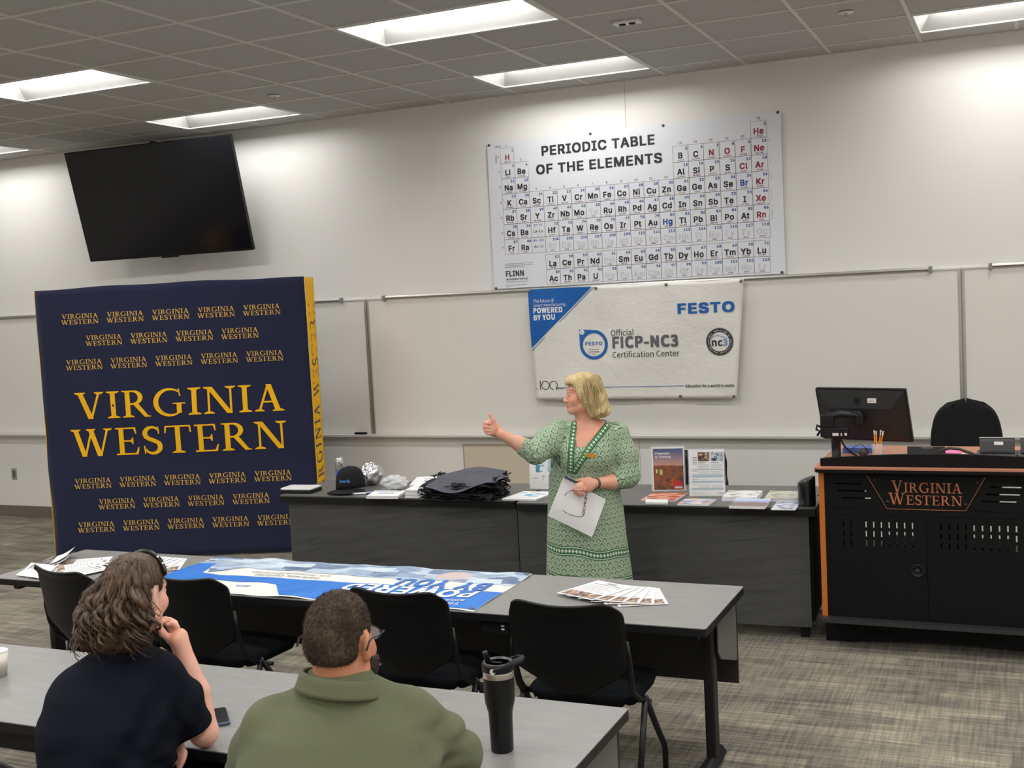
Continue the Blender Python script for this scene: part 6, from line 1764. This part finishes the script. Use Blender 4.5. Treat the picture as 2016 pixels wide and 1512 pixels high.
for i in range(520):
    th = rr.uniform(-2.35, 2.35); ph = rr.uniform(.0, .9)
    z0 = .115 - .10 * ph; k = math.sqrt(max(0, 1 - ((z0 - .036) / .094) ** 2))
    x0, y0 = .092 * k * math.sin(th), -.016 - .114 * k * math.cos(th)
    zl = rr.uniform(-.150, -.06); w0 = rr.uniform(-1, 1)
    pts = []
    for j in range(8):
        t = j / 7; z = z0 + (zl - z0) * t
        R_ = .101 + .002 * w0 + .010 * math.sin(t * 3) ; kk = math.sin(min(1, t * 1.25 + .25 + (1 - ph) * .0) * PI / 2)
        t2 = th + .10 * w0 * t
        xx, yy = x0 * (1 - kk) + R_ * math.sin(t2) * kk, y0 * (1 - kk) + (-.038 - .105 * math.cos(t2)) * kk
        pts.append(HL.w((xx, yy, z)))
    if HL.inv(np.array([pts[-1]]))[0, 1] > -.005: continue
    b.tube(pts, [.0004, .0011, .0013, .0013, .0012, .0011, .0009, .0004], 4, caps=False)
stuff(b.build('hair_strands', m_blonde, hl_o))

# what the lecturer holds ------------------------------------------------
def lw(x, y, z):
    c, s = math.cos(.35518), math.sin(.35518)
    return (-2.27 + c * x - s * y, 6.12 + s * x + c * y, z)
pp = empty('paper_sheet', lw(-.083, -.185, .868), .35518, label='white sheet of paper held tilted in front of the green dress', cat='paper')
A, B, C_, D_ = [np.array(q) for q in ((-.152, 1.037), (.078, .905), (-.009, .700), (-.249, .827))]
def psf(u, v):
    q = (A * (1 - u) + B * u) * (1 - v) + (D_ * (1 - u) + C_ * u) * v
    return (q[0] + .083, .008 * math.sin(3 * u + 1) * v + .004 * math.sin(7 * v) - .012 * v, q[1] - .868)
MB().grid(psf, 12, 10).build('sheet', m_paper, pp)
t = empty('eyeglasses', lw(-.05, -.222, .90), .35518, label='tortoiseshell eyeglasses hanging open from the lecturer\'s hand before the paper', cat='eyeglasses')
m_tort = G('tortoiseshell', rough=.25); 
m_tort = m_tort.color(m_tort.ramp(m_tort.noise(m_tort.coord('Object'), 95, 2), [(.46, S(58, 28, 34)), (.54, S(190, 150, 148))]))
def gl(x, z, dy=0): return (x + .05, dy, z - .90)
top_, bot_ = np.array((-.026, .952)), np.array((-.052, .826))
fr = MB()
for k in (0, 1):
    c = top_ + (bot_ - top_) * (.25 + .5 * k)
    ring = []
    ax = (bot_ - top_) / np.linalg.norm(bot_ - top_)
    for i in range(21):
        w = 2 * PI * i / 20; q = c + ax * .030 * math.cos(w); ring.append(gl(q[0] + .004 * math.sin(w), q[1], -.020 * math.sin(w)))
    fr.tube(ring, .0026, 6)
br = top_ + (bot_ - top_) * .5
fr.tube([gl(br[0] - .003, br[1] + .012, .006), gl(br[0] - .004, br[1], .008), gl(br[0] - .003, br[1] - .012, .006)], .0026, 6)
fr.build('frame', m_tort, t)
MB().tube([gl(-.026, .962, -.004), gl(-.045, .968, -.004), gl(-.085, .972, -.004), gl(-.110, .970, .0), gl(-.135, .958, .0), gl(-.148, .944, 0)], .0022, 6).build('temple_arm', m_tort, t)
MB().tube([gl(-.052, .824), gl(-.085, .822), gl(-.120, .833), gl(-.150, .850), gl(-.164, .864)], .0022, 6).build('temple_arm', m_tort, t)
for k in (0, 1):
    c = top_ + (bot_ - top_) * (.25 + .5 * k)
    MB().ball(gl(c[0], c[1]), .027, 14, 8, sc=(.06, .66, 1)).build('lens', m_clear, t)
t = empty('pen', lw(-.112, -.200, 1.020), .35518, label='dark blue pen held in the lecturer\'s hand at the paper\'s upper corner', cat='pen')
MB().tube([(-.034, .0, .022), (-.030, 0, .020), (.040, .012, -.016)], [.003, .0055, .0055], 8).build('barrel', mat('pen_navy', S(40, 44, 66), .35), t)

# ---------------------------------------------------------------- the seated woman
sw = empty('person', (-2.46, 2.62, 0), .75391, label='seated woman with wavy brown hair in a dark navy shirt, chin on hand', cat='person')
HS = Head((.030, .085, 1.205), .99, -.74, .10, .04)
m_skin2 = skin_mat('skin_rosy', S(232, 182, 162))
fd = np.array((.684, .729, 0)); sdv = np.array((.729, -.684, 0))
def sw_body():
    S = Shape()
    tp = np.array([(.50, -.085, -.06, .19, .15), (.60, -.085, -.055, .185, .145), (.75, -.080, -.02, .180, .135), (.90, -.060, .02, .185, .125), (.98, -.045, .045, .165, .10), (1.04, -.02, .065, .08, .06)])
    S.fn(stacked(tp, -.012))
    HS.add(S, 1.0, 1.0)
    S.cone((.015, .075, 1.12), (-.025, .06, 1.01), .050, .058, .03)
    # right arm: elbow on the table, hand at the chin
    S.chain([(.065, .024, .935), (.196, .050, .748), (.184, .085, .865), (.150, .118, 1.005)], [.050, .043, .041, .027], .012)
    fg = [[(.128, .135, 1.052), (.116, .150, 1.080), (.098, .158, 1.084), (.082, .152, 1.078)], [(.134, .130, 1.056), (.126, .142, 1.088), (.108, .148, 1.096), (.092, .142, 1.092)],
          [(.140, .122, 1.054), (.136, .130, 1.084), (.120, .132, 1.096), (.104, .126, 1.094)], [(.142, .112, 1.050), (.141, .116, 1.075), (.128, .114, 1.088), (.112, .110, 1.088)]]
    hand(S, (.150, .118, 1.005), (.138, .126, 1.058), (.8, -.5, .2), fg, [(.118, .112, 1.035), (.098, .108, 1.062), (.088, .112, 1.085)], pr=(.026, .022), fr=.0095, flat=.8)
    # left arm: across the lap, the hand under the right elbow
    S.chain([(-.16, .06, .91), (-.20, .14, .755), (-.05, .11, .715), (.078, .055, .705)], [.056, .044, .040, .027], .015)
    fg = [[(.095, .038, .715), (.112, .026, .722), (.117, .012, .712), (.113, .004, .700)], [(.094, .034, .704), (.108, .020, .708), (.111, .006, .698), (.106, -.001, .688)], [(.090, .032, .693), (.102, .017, .694), (.104, .004, .684), (.098, -.002, .675)], [(.085, .032, .684), (.094, .018, .681), (.095, .007, .672), (.090, .001, .664)]]
    sh = np.array((.016, -.012, 0)); fg = [[np.array(q) + sh for q in f_] for f_ in fg]
    hand(S, (.078, .055, .705), (.110, .024, .702), (.3, -.6, .7), fg, [(.091, .040, .722), (.112, .030, .735), (.126, .018, .738)], pr=(.024, .02), fr=.0088, flat=.7)
    for q in (-1, 1):
        h0 = np.array((-.085, -.02, .53)) + sdv * q * .095; kn = h0 + fd * .40 + np.array((0, 0, .0)); an = kn + np.array((0, 0, -.43)) - fd * .06
        S.chain([h0, kn, an], [.090, .064, .042], .02); S.cone(an + np.array((0, 0, -.04)), an + fd * .15 + np.array((0, 0, -.05)), .040, .030, .01)
    return S
P, F = grow(sw_body(), (-.36, -.26, .0), (.42, .62, 1.36), .0052)
T = np.ones((len(P), 3)); HS.tint(P, T, (.95, .62, .62), (.4, .33, .28))
skin_object('body', P, F, m_skin2, sw, tint=T)
HS.eyes(sw)
tp = np.array([(.49, -.090, -.06, .200, .175), (.56, -.092, -.06, .202, .178), (.66, -.092, -.045, .195, .168), (.75, -.090, -.03, .192, .160), (.86, -.070, .0, .205, .150), (.94, -.055, .03, .195, .132), (1.0, -.040, .050, .155, .10), (1.05, -.02, .062, .075, .066)])
def sw_shirt():
    D = Shape(); D.fn(stacked(tp, .0))
    D.chain([(.04, .035, .975), (.072, .022, .950), (.118, .028, .860), (.150, .034, .795)], [.062, .078, .084, .074], .03)
    D.chain([(-.12, .055, .960), (-.165, .060, .925), (-.205, .105, .82)], [.058, .074, .076], .03)
    base = D.__call__
    def f(p):
        d = base(p); x, y, z = p[:, 0], p[:, 1], p[:, 2]
        w = np.exp(-((z - .68) / .10) ** 2)
        d = d + w * (.009 * np.sin(58 * z + 9 * x + 6 * np.sin(9 * x)) + .003 * np.sin(130 * z - 14 * x))
        w = np.exp(-(((x - .09) / .10) ** 2 + ((z - .86) / .09) ** 2))
        d = d + w * (.010 * np.sin(60 * x - 38 * z + 2) + .002 * np.sin(120 * x + 60 * z))
        d = d + .004 * np.sin(18 * x + 11 * z + 1) + .0025 * np.sin(34 * x - 29 * z)
        n_ = np.array((.36, .10, -.93)); n_ /= np.linalg.norm(n_); r = np.linalg.norm(p - np.array((.162, .04, .775)), axis=1)
        d = np.where(r < .115, _smax(d, (p - np.array((.162, .04, .768))) @ n_, .006), d)
        n_ = np.array((0, .3, -.95)); n_ /= np.linalg.norm(n_); r = np.linalg.norm(p - np.array((-.212, .11, .80)), axis=1)
        d = np.where((r < .11) & (y > .04), _smax(d, (p - np.array((-.212, .11, .80))) @ n_, .006), d)
        nk = np.linalg.norm((p - np.array([-.012, .066, 1.07])) / np.array([1, 1, .7]), axis=1) - .070
        return _smax(d, -nk, .005)
    return f
P, F = grow(sw_shirt(), (-.36, -.30, .48), (.34, .26, 1.10), .0055)
m_navysh = mat('dark_navy_cloth', (.0050, .0068, .0128), .85, spec=.12, bump=(300, .15), var=(10, .12))
skin_object('shirt', P, F, m_navysh, sw)
P, F = grow(Shape().chain([(-.015, .068, 1.055), (-.030, .050, 1.030)], [.074, .080], .01).fn(lambda p: np.linalg.norm(p - np.array([-.008, .072, 1.08]), axis=1) - .066, .006, True), (-.14, -.06, .93), (.12, .18, 1.12), .005)
skin_object('collar', P, F, m_navysh, sw)
def trousers(name, S_, par, m):
    P, F = grow(S_, (-.5, -.32, .04), (.55, .68, .64), .009); return skin_object(name, P, F, m, par)
S_ = Shape(); S_.ell((-.085, -.045, .53), (.20, .17, .10), .02)
for q in (-1, 1):
    h0 = np.array((-.085, -.02, .535)) + sdv * q * .095; kn = h0 + fd * .40; an = kn + np.array((0, 0, -.43)) - fd * .06
    S_.chain([h0, kn, an], [.102, .078, .062], .03)
trousers('trousers', S_, sw, m_navysh)
for q in (-1, 1):
    an = np.array((-.085, -.02, .53)) + sdv * q * .095 + fd * .34 + np.array((0, 0, -.475))
    MB().tube([tuple(an - fd * .05), tuple(an + fd * .05), tuple(an + fd * .17)], [.043, .046, .034], 12).build('shoe', m_blackm, sw)
# wavy hair: a full core and many curling locks over it
def hair_sw(p):
    q = HS.inv(p); x, y, z = q[:, 0], q[:, 1], q[:, 2]
    def el(c, r):
        u = (q - np.array(c)) / np.array(r); k0 = np.linalg.norm(u, axis=1); k1 = np.linalg.norm(u / np.array(r), axis=1)
        return k0 * (k0 - 1) / np.maximum(k1, 1e-6)
    d = el((0, -.016, .034), (.084, .106, .092))
    d = _smin(d, el((0, -.060, -.05), (.098, .082, .100)), .03)
    d = _smin(d, el((-.01, -.085, -.115), (.105, .070, .060)), .03)
    face = np.maximum(.030 + .30 * np.minimum(z, .07) - y, z - .085)
    d = _smax(d, -face, .012)
    ear = np.sqrt(((x - .09) / 1.5) ** 2 + (y + .004) ** 2 + ((z + .012) / 1.3) ** 2) - .036
    d = _smax(d, -ear, .008)
    th = np.arctan2(x, -y - .02)
    fl = 24 * th + 5 * np.sin(26 * z + 2 * th) * np.clip((.06 - z) / .1, 0, 1)
    return (d + .0022 * np.sin(fl) + .0014 * np.sin(2.2 * fl + 30 * z) + .0035 * np.sin(8 * th + 46 * z) * np.clip((.02 - z) / .08, 0, 1)) * HS.s
P, F = grow(hair_sw, (-.22, -.12, .98), (.22, .26, 1.36), .0045)
m_brown = hair_mat('brown_hair', [(.30, S(36, 26, 19)), (.46, S(64, 47, 34)), (.58, S(92, 70, 50)), (.72, S(130, 102, 74))], 150, .48)
hs_o = skin_object('hair', P, F, m_brown, sw)
locks = MB(); fine = MB(); rr = random.Random(11)
def lock(th, z0, zl, amp, fr_, ph, r0, buf, side, n=16, thick=1.0):
    pts = []; rs = []
    k = math.sqrt(max(0, 1 - ((z0 - .034) / .092) ** 2)); x0, y0 = .086 * k * math.sin(th), -.016 - .108 * k * math.cos(th)
    for j in range(n):
        t = j / (n - 1); z = z0 + (zl - z0) * t; kk = min(1, t * 1.6)
        kk = math.sin(kk * PI / 2)
        t2 = th + side * .35 * t * t + amp * 2.2 * math.sin(fr_ * t + ph) * t
        R1 = .098 + r0 + .020 * t + amp * .35 * math.cos(fr_ * t + ph) * min(1, 2 * t)
        xx = x0 * (1 - kk) + (R1 * math.sin(t2) + side * .012 * t) * kk; yy = y0 * (1 - kk) + (-.040 - R1 * .92 * math.cos(t2)) * kk
        q = HS.w((xx, yy, z)); pts.append(q); rs.append(thick * (.0012 + .0068 * math.sin(PI * min(1, t * 1.02 + .12)) ** .7))
    buf.tube(pts, rs, 5, caps=False, flat=.55)
for i in range(130):
    th = -2.0 + 3.3 * rr.random(); top_r = rr.random()
    lock(th, .118 - .13 * top_r, -.095 - .075 * rr.random() - (.03 if th < -.5 else 0), .085 + .06 * rr.random(), rr.uniform(8, 12), rr.uniform(0, 6), rr.uniform(-.006, .006), locks, -.5 - .4 * rr.random() if th < .6 else -.1, n=20, thick=rr.uniform(1.0, 1.6))
for i in range(420):
    th = -2.1 + 3.45 * rr.random(); top_r = rr.random() ** .8
    lock(th, .124 - .14 * top_r, -.08 - .10 * rr.random(), .07 + .07 * rr.random(), rr.uniform(9, 14), rr.uniform(0, 6), rr.uniform(-.006, .010), fine, -.4 if th < .6 else -.05, n=13, thick=.16)
locks.build('curled_locks', m_brown, hs_o); stuff(hs_o.children[0]) if hs_o.children else None
stuff(fine.build('fine_strands', m_brown, hs_o))
hb = MB()
arcp = [HS.w((.086 * math.sin(w), .028 + .012 * math.cos(w), .026 + .094 * math.cos(w))) for w in [-1.2 + 2.45 * i / 16 for i in range(17)]]
hb.tube(arcp, [.004] + [.0065] * 15 + [.004], 8, flat=1.6)
hbo = hb.build('headband', mat('headband_black', (.012, .011, .011), .3), sw)
for w in (.55, .85): MB().ball(tuple(HS.w((.089 * math.sin(w) + .004, .028 + .004, .028 + .097 * math.cos(w)))), .0042, 8, 6).build('headband_stud', mat('stud_white', (.8, .8, .78), .25), hbo)

# ---------------------------------------------------------------- the man
mn = empty('person', (-1.68, 2.55, 0), .58255, label='seated man seen from behind in an olive polo shirt with short dark hair and glasses', cat='person')
HM = Head((.006, .03, 1.158), 1.08, -.50, .10)
m_skin3 = skin_mat('skin_tan', S(196, 138, 108))
fm = np.array((.55, .835, 0)); sm_ = np.array((.835, -.55, 0))
def mn_body():
    S = Shape()
    tp = np.array([(.48, -.02, -.05, .20, .17), (.70, -.02, -.03, .235, .175), (.85, -.015, .0, .235, .16), (.93, -.01, .015, .20, .13), (.98, -.005, .02, .14, .10), (1.03, -.004, .02, .085, .08)])
    S.fn(stacked(tp, -.01)); HM.add(S, 1.08, 1.03)
    S.cone((-.002, .014, 1.10), (-.006, .018, .99), .066, .070, .03)
    S.chain([(.155, .035, .900), (.308, .130, .762), (.27, .36, .735), (.20, .46, .735)], [.056, .050, .044, .030], .02)
    S.chain([(-.165, .05, .905), (-.258, .165, .762), (-.08, .36, .735), (.05, .42, .735)], [.056, .050, .044, .030], .02)
    for w, e, sg in (((.20, .46, .735), (.145, .52, .730), 1), ((.05, .42, .735), (.125, .455, .752), -1)):
        w = np.array(w); e = np.array(e); ax = (e - w) / np.linalg.norm(e - w); sd = np.array((-ax[1], ax[0], 0))
        fg = [[e + sd * o_ * .9, e + sd * o_ + ax * .03 + np.array((0, 0, .004)), e + sd * o_ + ax * .055, e + sd * o_ + ax * .072 - np.array((0, 0, .010))] for o_ in (.026, .009, -.009, -.025)]
        hand(S, w, e, (0, 0, 1), fg, [w + ax * .02 + sd * sg * .028, w + ax * .05 + sd * sg * .045, w + ax * .08 + sd * sg * .045], pr=(.028, .024), fr=.0098, flat=.55)
    for q in (-1, 1):
        h0 = np.array((-.02, -.02, .53)) + sm_ * q * .11; kn = h0 + fm * .42; an = kn + np.array((0, 0, -.43)) - fm * .05
        S.chain([h0, kn, an], [.095, .068, .045], .02); S.cone(an + np.array((0, 0, -.04)), an + fm * .16 + np.array((0, 0, -.05)), .042, .032, .01)
    return S
P, F = grow(mn_body(), (-.42, -.30, .0), (.48, .72, 1.33), .0055)
T = np.ones((len(P), 3)); HM.tint(P, T, (.9, .65, .62), (.3, .25, .22), (1.05, .9, .86))
skin_object('body', P, F, m_skin3, mn, tint=T)
HM.eyes(mn, (.06, .035, .02))
tp = np.array([(.47, -.02, -.06, .245, .205), (.60, -.02, -.055, .270, .215), (.75, -.02, -.04, .278, .205), (.86, -.018, -.015, .268, .188), (.94, -.012, .010, .225, .155), (.985, -.008, .02, .175, .125), (1.025, -.004, .025, .118, .105), (1.06, -.004, .02, .094, .094), (1.085, -.004, .02, .088, .088)])
def mn_shirt():
    D = Shape(); D.fn(stacked(tp, .0))
    D.chain([(.11, .03, .955), (.168, .035, .915), (.245, .085, .830), (.312, .130, .765)], [.072, .084, .086, .080], .035)
    D.chain([(-.12, .04, .960), (-.178, .05, .920), (-.225, .105, .835), (-.262, .165, .765)], [.072, .084, .086, .080], .035)
    base = D.__call__
    def f(p):
        d = base(p); x, y, z = p[:, 0], p[:, 1], p[:, 2]
        w = np.exp(-(((x - .27) / .09) ** 2 + ((z - .84) / .10) ** 2))
        d = d + w * (.007 * np.sin(58 * z - 30 * x + 1) + .003 * np.sin(120 * z + 22 * x))
        w = np.exp(-(((x + .02) / .14) ** 2 + ((z - 1.03) / .03) ** 2))
        d = d + w * .005 * np.sin(95 * z + 7 * x)
        d = d + .0035 * np.sin(9 * x + 14 * z) + .003 * np.sin(17 * x - 8 * z + 2) * np.exp(-((z - .8) / .15) ** 2)
        w = np.exp(-((x - .175 - .35 * (.93 - z)) / .0035) ** 2) * (z > .80) * (z < 1.0); d = d + .0022 * w     # armhole seam
        nk = np.linalg.norm((p - np.array([-.004, .022, 1.10])) / np.array([1, 1, .5]), axis=1) - .080
        return _smax(d, -nk, .005)
    return f
P, F = grow(mn_shirt(), (-.42, -.30, .46), (.46, .28, 1.10), .0058)
m_olive = mat('olive_pique', (.122, .132, .074), .9, spec=.15, bump=(700, .2), var=(6, .06), sheen=.1)
skin_object('polo_shirt', P, F, m_olive, mn)
def collar(u, v):
    w = -PI / 2 + (u - .5) * 2 * PI * .90
    zt = 1.083 - .020 * math.cos(w) - .022 * (math.sin(w) + 1) * .5      # lower towards the front and the right
    if v < .45: zz = zt - .035 + .035 * (v / .45); r = .083 + .002 * v
    else: k = (v - .45) / .55; zz = zt + .003 * math.sin(PI * min(1, k * 3)) - .050 * k; r = .085 + .006 * min(1, k * 4) + .019 * k
    return (-.005 + (r + .003) * 1.05 * math.cos(w), .012 + (r + .003) * math.sin(w), zz)
MB().grid(collar, 44, 10).build('collar', m_olive, mn, solid=.003, off=1)
S_ = Shape(); S_.ell((-.02, -.045, .53), (.235, .19, .11), .02)
for q in (-1, 1):
    h0 = np.array((-.02, -.02, .535)) + sm_ * q * .11; kn = h0 + fm * .42; an = kn + np.array((0, 0, -.43)) - fm * .05
    S_.chain([h0, kn, an], [.108, .082, .066], .03)
trousers('trousers', S_, mn, mat('khaki_cloth', (.10, .085, .06), .9))
for q in (-1, 1):
    an = np.array((-.02, -.02, .53)) + sm_ * q * .11 + fm * .37 + np.array((0, 0, -.475))
    MB().tube([tuple(an - fm * .05), tuple(an + fm * .05), tuple(an + fm * .18)], [.045, .048, .036], 12).build('shoe', m_blackm, mn)
def el_(q, c, r):
    u = (q - np.array(c)) / np.array(r); k0 = np.linalg.norm(u, axis=1); k1 = np.linalg.norm(u / np.array(r), axis=1)
    return k0 * (k0 - 1) / np.maximum(k1, 1e-6)
def hair_mn(p):
    q = HM.inv(p); x, y, z = q[:, 0], q[:, 1], q[:, 2]
    d = el_(q, (0, -.012, .032), (.0785, .0985, .0905))
    d = _smin(d, el_(q, (0, -.045, -.012), (.070, .060, .055)), .02)
    # hairline: high at the forehead and temples, round the ears, straight at the nape
    d = _smax(d, y - (.034 - .06 * np.maximum(.06 - z, 0) - .35 * np.maximum(np.abs(x) - .050, 0) + .30 * np.maximum(z - .09, 0)), .005)
    d = _smax(d, -(z + .052 - .55 * np.maximum(y + .055, 0)), .006)
    ear = np.sqrt((np.abs(x) - .08) ** 2 + (y + .010) ** 2 + ((z + .012) / 1.25) ** 2) - .033
    d = _smax(d, -ear, .006)
    return (d + .0010 * np.sin(330 * x + 60 * z) * np.sin(290 * z + 40 * y) + .0008 * np.sin(410 * y + 230 * x)) * HM.s
P, F = grow(hair_mn, (-.14, -.14, 1.05), (.15, .19, 1.32), .0038)
g = G('short_dark_hair', rough=.7, spec=.2); p_ = g.coord('Object')
n1 = g.noise(p_, 130, 5, .7); n2 = g.noise(p_, 16, 3)
g.bump(n1, 1.0, .006)
m_short = g.color(g.ramp(g.math('ADD', g.math('MULTIPLY', n1, .6), g.math('MULTIPLY', n2, .4)), [(.34, S(34, 27, 22)), (.50, S(66, 54, 44)), (.62, S(98, 83, 68)), (.75, S(132, 114, 96))]))
hm_o = skin_object('hair', P, F, m_short, mn)
b = MB(); rg = np.random.default_rng(4)
ce = P[F].mean(1); nr = np.cross(P[F[:, 1]] - P[F[:, 0]], P[F[:, 3]] - P[F[:, 0]]); nr /= np.maximum(np.linalg.norm(nr, axis=1), 1e-9)[:, None]
vs = []; fs = []
for i in rg.choice(len(F), 9000):
    c = ce[i] + rg.normal(0, .0012, 3); n_ = nr[i] + rg.normal(0, .55, 3); n_ /= np.linalg.norm(n_); t_ = np.cross(n_, rg.normal(0, 1, 3)); t_ /= np.linalg.norm(t_)
    L_ = rg.uniform(.003, .0065); o = len(vs)
    vs += [tuple(c - t_ * .0006), tuple(c + t_ * .0006), tuple(c + n_ * L_ + t_ * rg.normal(0, .0015))]; fs.append((o, o + 1, o + 2))
b.add(vs, fs); stuff(b.build('short_curls', m_short, hm_o))
def beard(p):
    q = HM.inv(p); x, y, z = q[:, 0], q[:, 1], q[:, 2]
    d = el_(q, (0, .034, -.066), (.080, .086, .078))
    d = _smin(d, el_(q, (0, .078, -.108), (.038, .034, .034)), .02)
    d = _smax(d, z + .050 - .35 * np.maximum(.05 - y, 0), .008); d = _smax(d, .016 - y, .008)
    m_ = el_(q, (0, .1, -.072), (.026, .03, .014)); d = _smax(d, -m_, .006)
    return (d + .0012 * np.sin(300 * x) * np.sin(280 * z + 100 * y)) * HM.s
P, F = grow(beard, (-.13, -.03, .96), (.20, .25, 1.15), .0042)
skin_object('beard', P, F, m_short, mn)
eg = MB()
def hw(*p): return tuple(HM.w(p))
for q in (-1, 1):
    eg.tube([hw(q * .033 + .025 * math.cos(w), .108, -.004 + .018 * math.sin(w)) for w in [2 * PI * i / 20 for i in range(21)]], .0016, 6)
    eg.tube([hw(q * .058, .106, .004), hw(q * .074, .096, .006), hw(q * .086, .04, .004), hw(q * .094, -.014, .010), hw(q * .096, -.034, .004), hw(q * .095, -.048, -.014)], [.0020, .0022, .0020, .0022, .0028, .0026], 8)
eg.tube([hw(-.009, .109, 0), hw(0, .113, .003), hw(.009, .109, 0)], .0016, 6)
ego = eg.build('eyeglass_frame', mat('glasses_black', (.012, .012, .012), .3), mn)
for q in (-1, 1): MB().ball(hw(q * .033, .108, -.004), .024, 16, 8, sc=(1, 1, 1)).build('lens', m_clear, ego) if False else None
for q in (-1, 1):
    vs = [hw(q * .033 + .024 * math.cos(2 * PI * i / 20), .1085, -.004 + .017 * math.sin(2 * PI * i / 20)) for i in range(20)]
    MB().add(vs, [tuple(range(20))]).build('lens', m_clear, ego, solid=.001)
